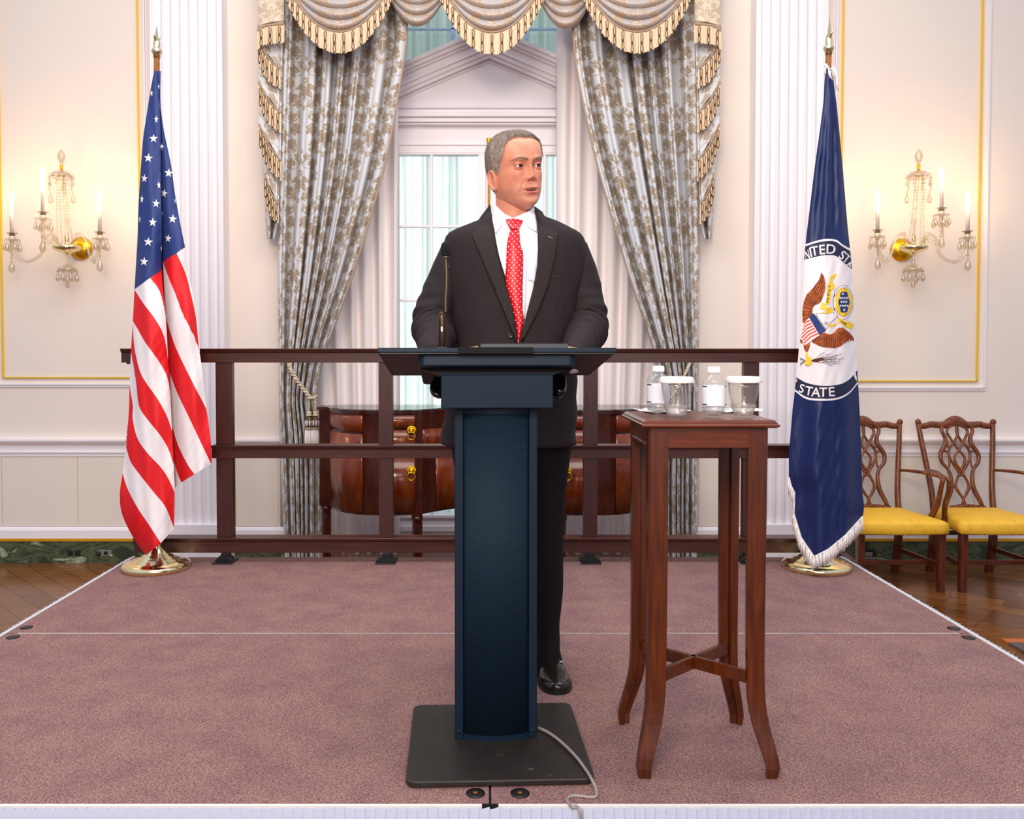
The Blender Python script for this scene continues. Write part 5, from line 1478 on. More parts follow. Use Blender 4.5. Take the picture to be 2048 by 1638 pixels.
# seal traced in a close look (scale 8.192 from 1600,560)
qs = lambda l: zz(l, 8.192, 1600, 560)
em = MB(); EM = [M['brown_f'], M['dbrown_f'], M['orange_f'], M['white_c'], M['navy_c'], M['red_f'], M['yellow_f'], M['grey_f']]
def pp(l, mi, off=.002, ml=5): em.patch(qs(l), lambda a, b_: BS(a, b_, off), mi, ml)
def ln(l, mi, w=.0009, off=.003):
    q = qs(l); em.tube([BS(x, y, off) for x, y in (resample([(x, y, 0) for x, y in q], max(4, len(q) * 4)) and [(v.x, v.y) for v in resample([(x, y, 0) for x, y in q], max(4, len(q) * 4))])], w, 5, mi)
# upper wing
pp([(350, -125), (395, -60), (415, 20), (420, 110), (405, 190), (375, 280), (345, 350), (300, 392), (255, 402), (215, 440), (205, 500), (200, 560), (165, 590), (130, 640), (95, 680), (60, 705), (40, 690), (42, 620), (38, 560), (40, 490), (50, 410), (65, 340), (90, 285), (110, 235), (150, 200), (180, 160), (215, 130), (245, 80), (280, 40), (310, 0), (330, -60)], 0)
for k in range(17):
    t = k / 16
    x0_, y0_ = lin([(0, 350), (.15, 320), (.3, 250), (.45, 180), (.6, 110), (.75, 60), (1, 40)], t), lin([(0, -110), (.15, -20), (.3, 85), (.45, 165), (.6, 250), (.75, 350), (1, 640)], t)
    x1_, y1_ = lin([(0, 395), (.3, 345), (.6, 250), (.8, 200), (1, 160)], t), lin([(0, 60), (.3, 290), (.6, 380), (.8, 470), (1, 590)], t)
    ln([(x0_ + 4, y0_ + 12), ((x0_+x1_)/2 + 6, (y0_+y1_)/2 + 8), (x1_, y1_)], 1, .0013); ln([(x0_ + 16, y0_ + 10), ((x0_+x1_)/2 + 18, (y0_+y1_)/2 + 4), (x1_ + 8, y1_ - 10)], 2, .0011)
# lower wing
pp([(250, 930), (330, 890), (400, 862), (450, 880), (500, 895), (555, 865), (600, 810), (640, 780), (710, 780), (760, 820), (820, 865), (870, 930), (892, 1000), (860, 990), (830, 965), (800, 990), (760, 1010), (720, 1040), (680, 1080), (640, 1095), (600, 1110), (560, 1118), (520, 1110), (480, 1112), (440, 1105), (400, 1100), (370, 1095), (330, 1085), (290, 1070), (260, 1050), (220, 1030), (185, 1005), (205, 960)], 0)
for k in range(18):
    t = k / 17
    x0_, y0_ = lin([(0, 250), (.3, 420), (.5, 530), (.7, 620), (1, 720)], t), lin([(0, 940), (.3, 880), (.5, 900), (.7, 830), (1, 800)], t)
    x1_, y1_ = lin([(0, 195), (.25, 360), (.5, 540), (.75, 700), (1, 880)], t), lin([(0, 1000), (.25, 1090), (.5, 1112), (.75, 1060), (1, 985)], t)
    ln([(x0_, y0_ + 20), ((x0_+x1_)/2, (y0_+y1_)/2), (x1_, y1_ - 4)], 1, .0013); ln([(x0_ + 9, y0_ + 24), ((x0_+x1_)/2 + 9, (y0_+y1_)/2), (x1_ + 8, y1_ - 10)], 2, .0011)
# far wing tip and leg
pp([(8, 960), (40, 1000), (55, 1025), (30, 1040), (0, 1020)], 0)
pp([(60, 1060), (165, 1015), (160, 1080), (145, 1130), (125, 1175), (100, 1180), (80, 1150), (60, 1110)], 0, .0025); ln([(80, 1060), (100, 1160)], 1); ln([(125, 1050), (115, 1160)], 2)
# body, neck and head
pp([(250, 560), (300, 548), (380, 555), (450, 555), (500, 530), (540, 492), (575, 505), (600, 560), (598, 610), (560, 645), (520, 670), (480, 710), (450, 760), (420, 810), (360, 740), (300, 640)], 3, .0025)
ln([(250, 552), (300, 545), (380, 552), (450, 550)], 7); ln([(540, 490), (580, 505), (602, 560), (598, 612), (545, 655), (500, 690), (460, 750), (430, 800)], 7)
for k in range(10): ln([(255 + k * 17, 570 + k * 24), (275 + k * 17, 575 + k * 24), (262 + k * 17, 590 + k * 24)], 1, .0008)
for k in range(7): ln([(400 + k * 9, 680 + (k % 3) * 16), (412 + k * 8, 700 + (k % 3) * 18), (402 + k * 8, 720 + (k % 2) * 16)], 7, .0008)
ln([(545, 530), (556, 536), (550, 545)], 7, .0014)
pp([(450, 470), (500, 440), (530, 460), (548, 490), (520, 545), (480, 555), (455, 520)], 6, .0035)
# shield
pp([(145, 620), (320, 905), (270, 935), (200, 985), (140, 1030), (85, 1068), (60, 1040), (20, 960), (14, 880), (40, 760), (90, 680)], 3, .0035)
pp([(148, 608), (222, 542), (428, 828), (320, 902)], 4, .004)
for k in range(6):
    t0, t1 = (k + .28) / 6.2, (k + .72) / 6.2
    A = lambda t: (150 + (315 - 150) * t, 640 + (905 - 640) * t); B = lambda t: (lin([(0, 60), (.5, 18), (1, 80)], t), lin([(0, 730), (.5, 930), (1, 1062)], t))
    m0 = lambda t: ((A(t)[0] + B(t)[0]) / 2 - 8, (A(t)[1] + B(t)[1]) / 2 - 22)
    pp([A(t0), m0(t0), B(t0), B(t1), m0(t1), A(t1)], 5, .0042)
# claw and arrows
pp([(92, 1180), (118, 1178), (128, 1260), (175, 1255), (190, 1285), (175, 1310), (196, 1340), (192, 1380), (165, 1385), (150, 1400), (122, 1402), (110, 1385), (85, 1390), (76, 1360), (90, 1330), (95, 1270)], 6, .0045)
ln([(130, 1300), (160, 1320), (130, 1335)], 1, .0014); ln([(140, 1290), (168, 1300)], 1, .0012)
pp([(190, 1318), (300, 1282), (400, 1275), (405, 1290), (300, 1345), (190, 1335)], 1, .0035)
for dx, dy in ((345, 1205), (460, 1215), (620, 1225), (560, 1260), (660, 1290), (600, 1330), (540, 1290), (470, 1330), (600, 1365), (500, 1385), (340, 1345), (400, 1250)):
    ln([(190, 1315), ((190 + dx) / 2 + 30, (1315 + dy) / 2), (dx, dy)], 1, .0008); pp([(dx - 30, dy - 16), (dx + 60, dy - 14), (dx - 22, dy + 10), (dx - 8, dy - 4)], 3, .004); ln([(dx - 25, dy - 12), (dx + 62, dy - 16), (dx - 18, dy + 10)], 7, .0008)
for dy in (1270, 1285, 1300, 1380, 1400, 1360): ln([(90, 1320), (0, dy)], 7, .0010)
# ribbon
pp([(500, -50), (560, -100), (605, -110), (590, -70), (545, -60), (555, -20), (520, 30), (485, 40), (490, 0)], 6, .002)
pp([(470, 45), (540, 30), (580, 140), (545, 150), (520, 140), (510, 260), (480, 400), (420, 390), (445, 260), (450, 120)], 6, .0025)
pp([(330, 470), (345, 420), (370, 360), (400, 375), (390, 430), (440, 430), (460, 470), (420, 490), (360, 480)], 6, .0025); pp([(345, 540), (400, 510), (455, 500), (460, 530), (400, 555), (350, 558)], 6, .003)
pp([(470, 740), (505, 700), (530, 735), (610, 705), (615, 735), (530, 765), (480, 768)], 6, .0025); pp([(620, 625), (660, 620), (760, 690), (780, 660), (850, 740), (870, 720), (885, 730), (845, 810), (790, 785), (740, 770), (690, 710), (625, 700)], 6, .0025)
for k, ch in enumerate('E PLURIBUS'):
    if ch != ' ':
        x, y = qs([(483 - (k * 4 if k > 3 else 0), 105 + k * 29)])[0]; put_text(em, ch, x, y, 4.4, r(100), BS, 1, .9, .02, .004)
for k, ch in enumerate('UNUM'):
    x, y = qs([(676 + k * 24, 672 + k * 16)])[0]; put_text(em, ch, x, y, 3.8, r(36), BS, 1, .9, .02, .004)
# glory with thirteen stars
def blob(cx_, cy_, rx, ry, n, wob, mi, off):
    pts = []
    for k in range(n * 6):
        a = 2 * PI * k / (n * 6); m_ = 1 + wob * math.cos(n * a); pts.append((cx_ + rx * m_ * math.cos(a), cy_ + ry * m_ * math.sin(a)))
    pp(pts, mi, off, 6); return pts
blob(708, 365, 168, 282, 15, .012, 1, .0018); blob(708, 365, 162, 276, 15, .012, 3, .0022); blob(716, 362, 142, 240, 17, .012, 0, .0026); blob(716, 362, 136, 234, 17, .015, 6, .003)
blob(722, 362, 88, 178, 6, .07, 4, .004)
for a, b_ in ((703, 228), (662, 296), (692, 296), (732, 296), (772, 296), (680, 358), (718, 358), (756, 358), (664, 420), (704, 422), (742, 420), (782, 422), (724, 490)):
    x, y = qs([(a, b_)])[0]; star(x, y, 3.1, .005, BS, 3, 0, 1, em)
em.build('eagle_seal', EM, flag2)
# fringe
fr = MB()
def strands(cur, L0, dx, n, mi=0, w=.0026, jit=1.5):
    q = resample([(a, b_, 0) for a, b_ in cur], n, False)
    fr.tube([P(p.x, p.y, bdepth(p.x, min(p.y, 1030)) - .004) for p in q], .004, 6, 0)
    for i, p in enumerate(q):
        yy = bdepth(p.x, min(p.y, 1030)) - .004 + rnd.uniform(-.006, .006)
        h = L0 + rnd.uniform(-3, 3); a = P(p.x, p.y, yy); m_ = P(p.x + dx * .6 + rnd.uniform(-jit, jit) * .5, p.y + h * .55, yy + rnd.uniform(-.006, .006)); b_ = P(p.x + dx + rnd.uniform(-jit, jit), p.y + h, yy)
        fr.tube([a, m_, b_], [w, w, w * .7], 4, mi)
strands([(1578, 955), (1582, 972), (1589, 984)], 26, -2, 14)
strands([(1589, 984), (1588, 1028), (1602, 1075), (1628, 1114)], 26, -3, 62)
strands([(1628, 1114), (1657, 1099), (1692, 1070), (1725, 1033)], 26, 1, 68)
fr.build('fringe', M['fringe_w'], flag2); fr = MB()
strands([(1647, 132), (1652, 128), (1660, 140), (1666, 134), (1672, 140)], 22, 3, 16, 0, .003, 3); strands([(1668, 136), (1674, 150)], 34, 2, 6, 0, .003, 2)
fr.build('fringe', M['fringe_w'], flag2)
# ================================================================ crystal wall sconces
def sconce(side, label, group='crystal wall sconces'):
    D = WY - .20
    def X(px): return px
    if side < 0:
        cx_, cy_ = 134, 497; fin = (123, 300); arms = [(24, 400, 462, 545), (86, 352, 420, 505), (200, 400, 460, 530)]; plate = (163, 497)
    else:
        cx_, cy_ = 1827, 497; fin = (1837, 300); arms = [(1755, 398, 456, 540), (1883, 352, 412, 505), (1935, 400, 458, 530)]; plate = (1803, 500)
    c = P(cx_, cy_, D)
    s = thing('wall_sconce', label, 'wall lamp', (c.x, WY, c.z), group)
    pl = P(plate[0], plate[1], WY)
    mb = MB(); R_ = Matrix.Rotation(PI / 2, 3, 'X')
    mb.lathe([(.002, 0), (.082, 0), (.080, .012), (.060, .020), (.052, .032), (.03, .038), (.002, .04)], (pl.x, WY, pl.z), 40, axis=R_); mb.build('backplate', M['goldpull'], s)
    mb = MB(); mb.tube([(pl.x, WY - .03, pl.z), (c.x, c.y + .03, c.z)], .012, 10); mb.build('bracket', M['brass'], s)
    mb = MB(); mb.lathe([(.004, -.045), (.016, -.044), (.032, -.030), (.085, -.012), (.094, .004), (.088, .018), (.060, .026), (.018, .028), (.012, .05), (.018, .058), (.010, .07), (.016, .08), (.002, .085)], c, 32); mb.build('bowl', M['brass'], s)
    # lower crystal bell
    lo_ = c + Vector((0, 0, -.085))
    mb = MB(); mb.lathe([(.003, .045), (.010, .040), (.007, .02), (.012, .0), (.010, -.025), (.03, -.032), (.062, -.05), (.068, -.075), (.064, -.076), (.05, -.055), (.004, -.04)], lo_, 24); mb.build('bell', M['crystal'], s)
    tip = [P(fin[0], y, D + .03) for y in (293, 312, 322, 330, 345)]
    mb = MB(); h0 = P(fin[0], 340, D + .03); mb.lathe([(.004, 0), (.02, -.004), (.05, -.014), (.078, -.035), (.082, -.055), (.078, -.056), (.045, -.022), (.004, -.008)], h0, 28)
    for k in range(3): pass
    mb.build('canopy', M['crystal'], s)
    mb = MB(); mb.lathe([(.004, .0), (.012, .004), (.008, .014), (.014, .024), (.011, .034), (.004, .036)], h0, 16); mb.build('finial_cup', M['goldpull'], s)
    mb = MB(); f0 = h0 + Vector((0, 0, .034)); mb.lathe([(.004, 0), (.012, .006), (.010, .014), (.022, .034), (.027, .06), (.020, .085), (.010, .10), (.002, .108)], f0, 10); mb.build('finial', M['crystal_d'], s)
    # central stem
    mb = MB(); q = resample([h0, P((fin[0] + cx_) / 2 + (2 if side < 0 else -2), 410, D + .02), c + Vector((0, 0, .05))], 16)
    mb.tube(q, [.011 + .005 * math.sin(k * 1.9) for k in range(16)], 10); mb.build('stem', M['crystal'], s)
    # drops
    dm = MB(); dm.lathe([(.0015, 0), (.004, -.006), (.0135, -.034), (.0145, -.046), (.010, -.056), (.0015, -.062)], (0, 0, 0), 6, cap=True)
    dm.lathe([(.0015, .016), (.006, .010), (.0015, .002)], (0, 0, 0), 6)
    drop0 = dm.build('crystal_drop', M['crystal_d'], None, loc=(0, 0, 0))
    bpy.context.scene.collection.objects.unlink(drop0)
    def drop(p, k=1.0):
        o = bpy.data.objects.new('crystal_drop', drop0.data); COL.objects.link(o); o.parent = s
        o.location = Vector(p) - Vector(s['_b']); o.scale = (k, k, k); o.rotation_euler = (0, 0, rnd.uniform(0, 1)); return o
    for k in range(8): a = 2*PI*k/8; drop(lo_ + Vector((.064*math.cos(a), .064*math.sin(a), -.085)), .95)
    drop(lo_ + Vector((0, 0, -.12)), 1.1); drop(lo_ + Vector((.01, -.02, -.10)), 1.0)
    for k in range(5): a = PI + PI*k/4; drop(h0 + Vector((.08*math.cos(a), .08*math.sin(a), -.07)), .7)
    for a in (-.078, .078): drop(h0 + Vector((a, 0, -.16)), 1.15)
    # bead strings
    for a in (-.078, .078, .02):
        mb = MB()
        for k in range(7): mb.ball(h0 + Vector((a, -.02, -.055 - .014 * k)), .0075, 0, 6, 4)
        mb.build('bead_string', M['crystal_d'], s)
    for dx in (-.05, -.02, .03, .055):
        mb = MB(); a = h0 + Vector((dx * .5, -.02, -.05)); b_ = c + Vector((dx, -.03, .03))
        for k in range(24): mb.ball(a.lerp(b_, k / 23) + Vector((0, 0, -.02 * math.sin(PI * k / 23))), .0075, 0, 6, 4)
        mb.build('bead_string', M['crystal_d'], s)
    # arms, drip pans, candles, bulbs
    for i, (ax, bt, cb, low_) in enumerate(arms):
        Da = D - (.02, .12, .02)[i] if side < 0 else D - (.02, .12, .02)[i]
        base = P(ax, cb + 8, Da)             # foot of the candle
        bend = P((ax + cx_) / 2 + (10 if ax < cx_ else -10), 470 if i != 1 else 486, (D + Da) / 2)
        mb = MB()
        sg = -1 if ax < cx_ else 1
        st_ = c + Vector((sg * .05, -.01, .01))
        hx = PX(cx_ + sg * 24, D)
        path = [st_, Vector((hx, D - .01, c.z + .10)), Vector((hx + sg * .055, (D + Da) / 2, c.z + .06)), Vector((hx + sg * .085 if i != 1 else base.x - sg * -.0, (D + Da) / 2, c.z - .045))]
        if i == 1: path = [st_, Vector((c.x + sg * .06, D - .05, c.z + .07)), Vector((c.x + (base.x - c.x) * .6, Da + .02, c.z + .03)), Vector((base.x, Da, c.z + .05)), base + Vector((0, 0, -.06))]
        else: path += [Vector(((hx + base.x) / 2 + sg * .04, Da, c.z - .095)), Vector((base.x - sg * .03, Da, c.z - .06)), Vector((base.x, Da, base.z - .10)), base + Vector((0, 0, -.05))]
        q = resample(path, 46); mb.tube(q, [.0125 + .0018 * math.sin(k * 1.7) for k in range(46)], 8); arm = mb.build('arm', M['crystal'], s)
        mb = MB(); mb.lathe([(.003, -.06), (.012, -.058), (.010, -.045), (.046, -.034), (.050, -.030), (.046, -.030), (.012, -.038)], base, 16); mb.build('drip_pan', M['crystal'], s)
        mb = MB(); mb.lathe([(.010, -.05), (.022, -.034), (.024, -.016), (.016, -.006), (.020, .0), (.038, .012), (.037, .014), (.016, .004)], base, 16); mb.build('candle_cup', M['crystal'], s)
        mb = MB(); mb.lathe([(.019, -.004), (.019, .002), (.013, .003)], base, 14); mb.build('cup_band', M['brassdark'], s)
        bt_ = P(ax, bt + 2, Da)
        mb = MB(); mb.lathe([(.0125, 0), (.012, (bt_.z - base.z)), (.004, (bt_.z - base.z) + .002)], base, 16); mb.build('candle', M['candle'], s)
        mb = MB(); mb.lathe([(.007, -.002), (.013, .010), (.0165, .024), (.014, .040), (.007, .058), (.002, .072), (.0005, .078)], bt_, 16); mb.build('bulb', M['bulb'], s)
        for k in range(6):
            a = 2*PI*(k + .3)/6; drop(base + Vector((.047*math.cos(a), .047*math.sin(a), -.05)), .95 if k % 2 else 1.1)
        drop(base + Vector((0, -.01, -.17)), 1.45)
        mb = MB()
        for k in range(7): mb.ball(base + Vector((0, -.01, -.06 - k * .015)), .0080, 0, 6, 4)
        mb.build('bead_string', M['crystal_d'], s)
        d = bpy.data.lights.new('candle_lamp', 'POINT'); d.energy = 5.6; d.color = (1, .66, .32); d.shadow_soft_size = .02
        lo = bpy.data.objects.new('candle_lamp', d); COL.objects.link(lo); lo.location = bt_ + Vector((0, -.02, .03))
    bpy.data.objects.remove(drop0)
sconce(-1, 'three-candle crystal wall sconce to the left of the striped flag')
sconce(1, 'three-candle crystal wall sconce to the right of the blue flag')
# ================================================================ the speaker
PY0 = 2.88                                  # depth of his spine
man = thing('person', 'standing man in dark suit and red dotted tie speaking behind the lectern', 'person', (PX(1025, PY0), PY0, STG))
# skin: vertex colours carry lips, brows' skin, ears
m, nt, b = new_mat('skin'); L = nt.links.new
at = nt.nodes.new('ShaderNodeAttribute'); at.attribute_name = 'Col'
tc = nt.nodes.new('ShaderNodeTexCoord'); ns = nt.nodes.new('ShaderNodeTexNoise'); ns.inputs['Scale'].default_value = 55; ns.inputs['Detail'].default_value = 4
L(tc.outputs['Object'], ns.inputs['Vector'])
rp = nt.nodes.new('ShaderNodeValToRGB'); rp.color_ramp.elements[0].position = .3; rp.color_ramp.elements[0].color = (.90, .82, .80, 1); rp.color_ramp.elements[1].position = .7; rp.color_ramp.elements[1].color = (1.0, 1.0, 1.0, 1)
mx = nt.nodes.new('ShaderNodeMix'); mx.data_type = 'RGBA'; mx.blend_type = 'MULTIPLY'; mx.inputs[0].default_value = 1
L(ns.outputs['Fac'], rp.inputs[0]); L(at.outputs['Color'], mx.inputs[6]); L(rp.outputs[0], mx.inputs[7]); L(mx.outputs[2], b.inputs['Base Color'])
ns2 = nt.nodes.new('ShaderNodeTexNoise'); ns2.inputs['Scale'].default_value = 420; L(tc.outputs['Object'], ns2.inputs['Vector'])
bp = nt.nodes.new('ShaderNodeBump'); bp.inputs['Strength'].default_value = .12; bp.inputs['Distance'].default_value = .002; L(ns2.outputs['Fac'], bp.inputs['Height']); L(bp.outputs[0], b.inputs['Normal'])
setin(b, Roughness=.48, Subsurface_Weight=.08, Subsurface_Scale=.006); b.inputs['Subsurface Radius'].default_value = (1, .35, .2)
b.inputs['Specular IOR Level'].default_value = .4
M['skin'] = m

# ---- head, modelled facing -Y about its own centre
HS = 1.02
W_ = [(-.130, .006), (-.124, .024), (-.114, .040), (-.100, .053), (-.084, .063), (-.066, .0705), (-.045, .0755), (-.02, .0785), (.005, .080), (.03, .081), (.055, .0815), (.075, .079), (.093, .071), (.108, .057), (.119, .038), (.125, .018), (.127, .004)]
F_ = [(-.130, .050), (-.124, .071), (-.114, .0845), (-.100, .0900), (-.084, .0885), (-.066, .0915), (-.045, .0900), (-.02, .0880), (.005, .0865), (.02, .0905), (.035, .0935), (.055, .0935), (.075, .0885), (.093, .077), (.108, .059), (.119, .038), (.125, .018), (.127, .004)]
B_ = [(-.130, -.030), (-.120, -.012), (-.105, .012), (-.085, .045), (-.06, .072), (-.03, .090), (.0, .099), (.03, .103), (.055, .102), (.075, .096), (.093, .083), (.108, .064), (.119, .041), (.125, .019), (.127, .004)]
def G(x, z, x0, z0, sx, sz, a):
    return a * math.exp(-((x - x0) / sx) ** 2 - ((z - z0) / sz) ** 2)
EX, EZ = .0340, .008
def feat(x, z):
    ax = abs(x); f = 0
    f += G(ax, z, .028, .031, .022, .0085, .0055) + G(ax, z, .0, .026, .012, .008, .002)       # brow ridge
    f += G(ax, z, EX, EZ + .001, .0175, .0115, -.0115)                                          # sockets
    f += G(ax, z, .016, .004, .006, .012, -.004)
    f += G(x, z, 0, .012, .0075, .015, .0085) + G(x, z, 0, -.006, .0085, .013, .0105) + G(x, z, 0, -.021, .0105, .0095, .0125) + G(x, z, 0, -.030, .012, .0075, .0100)
    f += G(ax, z, .0135, -.0320, .0070, .0070, .0080)                                           # wings of the nose
    f += G(ax, z, .0075, -.0405, .0038, .0026, -.0028)                                          # nostrils
    f += G(ax, z, .046, -.018, .020, .018, .0055)                                               # cheekbones
    f += G(ax, z, EX, -.0085, .017, .006, .0018)                                                # pouch under the eye
    d = abs(ax - lin([(-.075, .036), (-.06, .034), (-.035, .020)], z)) if -.08 < z < -.03 else 1
    f -= .0016 * math.exp(-(d / .0035) ** 2) * sstep(-.082, -.07, z) * (1 - sstep(-.038, -.030, z)) if d < 1 else 0   # smile line
    f += G(x, z, 0, -.052, .006, .008, -.0015)                                                  # philtrum
    f += G(x, z, 0, -.0600, .021, .0050, .0050) + G(x, z, 0, -.0765, .017, .0052, .0052)        # lips
    f += G(x, z, 0, -.0680, .0205, .0030, -.0085)                                               # open mouth
    f += G(x, z, 0, -.0880, .018, .0055, -.0042)
    f += G(x, z, 0, -.1060, .018, .0120, .0055)                                                 # chin
    f += G(ax, z, .050, -.085, .012, .02, .003)                                                 # jowl
    for z0 in (.058, .066, .074): f -= .0005 * math.exp(-((z - z0 - .004 * math.cos(ax * 60)) / .0014) ** 2) * (1 - sstep(.035, .05, ax))
    return f
HC = Vector((.1035, 2.845, 2.132))
HR = Matrix.Rotation(math.radians(29), 4, 'Z') @ Matrix.Rotation(math.radians(4.3), 4, 'X') @ Matrix.Rotation(math.radians(-6.5), 4, 'Y')
HM = Matrix.Translation(HC) @ HR @ Matrix.Scale(HS, 4)
def hpt(phi, z, off=0.0, fe=True):
    """phi from the face (0) round to the back (pi), signed"""
    w, f, bk = table(W_, z), table(F_, z), table(B_, z)
    s, c = math.sin(phi), math.cos(phi)
    ne = 2.0 / (2.35 if -.11 < z < .09 else 2.1)
    x = w * math.copysign(abs(s) ** ne, s)
    if c >= 0: y = -f * abs(c) ** ne
    else: y = bk * abs(c) ** (2.0 / 2.1)
    # the widest place sits behind the cheek
    y += .012 * (1 - abs(c)) * 1.0
    if c > 0 and fe: y -= feat(x, z) * sstep(0.0, .35, c)
    p = Vector((x, y, z))
    if off:
        n = Vector((x / (w * w + 1e-5), y / (((f if c >= 0 else bk) ** 2) + 1e-5), 0)); n.z = sstep(.03, .125, z) * 26; n.normalize(); p += n * off
    return p
mb = MB(); cols = []
zs_ = []
z = -.130
while z < .127:
    zs_.append(z); z += .0014 if -.095 < z < .045 else .003
zs_.append(.127)
phis = []
a = 0.0
while a < PI: phis.append(a); a += .0145 if a < 1.25 else .05
phis.append(PI)
ph_all = [-p for p in reversed(phis[1:-1])] + phis
SK = srgb(220, 148, 120); SKP = srgb(218, 138, 116); LIP = srgb(206, 110, 100); DRK = srgb(70, 26, 26); LID = srgb(200, 128, 108); NST = srgb(150, 84, 72); STB = srgb(204, 146, 126); FOR = srgb(232, 166, 136)
def mixc(a, b_, t): return tuple(a[i] + (b_[i] - a[i]) * t for i in range(3))
def skincol(x, z, front):
    ax = abs(x); c = SK[:3]
    c = mixc(c, FOR, sstep(.02, .06, z) * .8)
    if front:
        c = mixc(c, SKP, .75 * math.exp(-((ax - .045) / .018) ** 2 - ((z + .03) / .02) ** 2))
        c = mixc(c, SKP, .7 * math.exp(-(ax / .012) ** 2 - ((z + .028) / .012) ** 2))
        c = mixc(c, STB, .5 * (1 - sstep(-.075, -.045, z)))
        c = mixc(c, LID, .7 * math.exp(-((ax - EX) / .018) ** 2 - ((z - EZ) / .012) ** 2))
        # lips
        up = math.exp(-((z + .0625 + .02 * ax) / .0033) ** 4) * (1 - sstep(.019, .025, ax)); lo = math.exp(-((z + .0760 - .12 * ax) / .0042) ** 4) * (1 - sstep(.015, .021, ax))
        c = mixc(c, LIP, min(1, (up * .8 + lo) * .85))
        c = mixc(c, DRK, math.exp(-((z + .0690 - .04 * ax) / (.0028 * max(.15, 1 - (ax / .021) ** 2) + .0004)) ** 4) * (1 - sstep(.018, .024, ax)))
        c = mixc(c, NST, .6 * math.exp(-((ax - .0075) / .0036) ** 2 - ((z + .0405) / .0022) ** 2))
        for z0 in (.060, .069, .078): c = mixc(c, SKP, .45 * math.exp(-((z - z0 - .004 * math.cos(ax * 60)) / .0012) ** 2) * (1 - sstep(.03, .045, ax)))
    return c
rings = []
for z in zs_:
    ring = []
    for p in ph_all:
        q = hpt(p, z); ring.append(HM @ q); cols.append(skincol(q.x, z, math.cos(p) > 0))
    rings.append(ring)
mb.loft(rings, True, True)
# neck
def nk(py, pxl, pxr, Y_, b_): return (P((pxl + pxr) / 2, py, Y_), (PX(pxr, Y_) - PX(pxl, Y_)) / 2, b_)
nr = [nk(352, 990, 1062, PY0 + .005, .058), nk(385, 991, 1066, PY0 - .002, .064), nk(405, 992, 1064, PY0 - .004, .064), nk(425, 990, 1066, PY0 - .002, .064), nk(445, 985, 1072, PY0 + .0, .066), nk(470, 960, 1095, PY0 + .0, .08)]
rings = []
for c_0, w, bb in nr:
    rings.append([c_0 + Vector((w * math.cos(2*PI*k/48), bb * math.sin(2*PI*k/48), 0)) for k in range(48)])
nc = [srgb(212, 140, 112)[:3]] * (48 * len(rings)); mb.loft(rings, True, True); cols += nc
# flesh under the chin joining jaw and neck
rings = []
for t in range(9):
    u = t / 8
    c0 = HM @ Vector((0, -.040 + .04 * u, -.098 - .006 * math.sin(PI * u))); c1 = nr[2][0] + Vector((.012, -.018, -.01))
    c = c0.lerp(c1, u); rr = .034 + .020 * u
    rings.append([c + Vector((rr * math.cos(2*PI*k/32), rr * .8 * math.sin(2*PI*k/32) * 1, rr * .5 * math.sin(2*PI*k/32))) for k in range(32)])
cols += [srgb(212, 142, 116)[:3]] * (32 * 9); mb.loft(rings, True, True)
# ears
def ear(s):
    n0 = len(mb.v); H_ = []
    for j in range(15):
        rr = j / 14
        ring = []
        for k in range(36):
            a = 2 * PI * k / 36
            ey, ez = math.cos(a), math.sin(a)
            lobe = 1 - .18 * max(0, -ez)
            h = .004 + .0115 * math.exp(-((rr - .86) / .10) ** 2) * (1 - .6 * max(0, -ez) ** 2) + .006 * math.exp(-((rr - .50) / .12) ** 2) * max(0, ey * -.9 + .3) - .005 * math.exp(-(rr / .35) ** 2)
            if j == 14: h = -.006
            y = ey * .0175 * rr * lobe + ez * .004; z = ez * .0345 * rr
            p = Vector((s * h, y, z))
            p = Matrix.Rotation(math.radians(-20 * s), 3, 'Z') @ p
            p = p + Vector((s * .0805, .008 + .0, -.016 - .012))
            ring.append(HM @ p)
            c = mixc(srgb(228, 160, 136), srgb(200, 118, 100), math.exp(-((rr - .35) / .22) ** 2))
            cols.append(c)
        H_.append(ring)
    mb.loft(H_, True, False)
ear(-1); ear(1)
# ---- hands resting on the lectern top
def hand(s, wrist, fdir):
    """five fingers on a palm; fingers lie curled over the lectern top"""
    f = Vector(fdir).normalized(); up = Vector((0, .17, .985)).normalized(); sd = f.cross(up).normalized() * s
    k0 = len(mb.v)
    rings = []
    for t in range(10):
        u = t / 9; w = lin([(0, .028), (.25, .030), (.6, .040), (1, .041)], u); h = lin([(0, .020), (.5, .017), (1, .012)], u)
        c = wrist + f * (.10 * u) + up * (.004 * math.sin(PI * u))
        rings.append([c + sd * (w * math.cos(2*PI*k/20)) + up * (h * math.sin(2*PI*k/20)) for k in range(20)])
    mb.loft(rings, True, True)
    for i, (o_, ln_, r_) in enumerate(((-.030, .068, .0088), (-.010, .076, .0092), (.011, .071, .0088), (.030, .056, .0078))):
        b0 = wrist + f * .094 + sd * o_
        pts = [b0 - f * .02, b0, b0 + f * ln_ * .42 + up * .004, b0 + f * ln_ * .75 - up * .004, b0 + f * ln_ * .98 - up * .012]
        q = resample(pts, 14); mb.tube(q, [r_ * (1 - .25 * k / 13) for k in range(13)] + [r_ * .3], 10)
    tb_ = wrist + f * .03 - sd * .026
    q = resample([tb_, tb_ - sd * .016 + f * .02, tb_ - sd * .022 + f * .048 - up * .004, tb_ - sd * .016 + f * .072 - up * .008], 12); mb.tube(q, [.012 - .0035 * k / 11 for k in range(11)] + [.004], 10)
    # wrist up into the cuff
    cols.extend([srgb(222, 146, 118)[:3]] * (len(mb.v) - k0))
WL = LS(-.175, .29, .022); WR_ = LS(.235, .29, .022)
hand(-1, WL, (.35, -.93, .12)); hand(1, WR_, (-.35, -.93, .12))
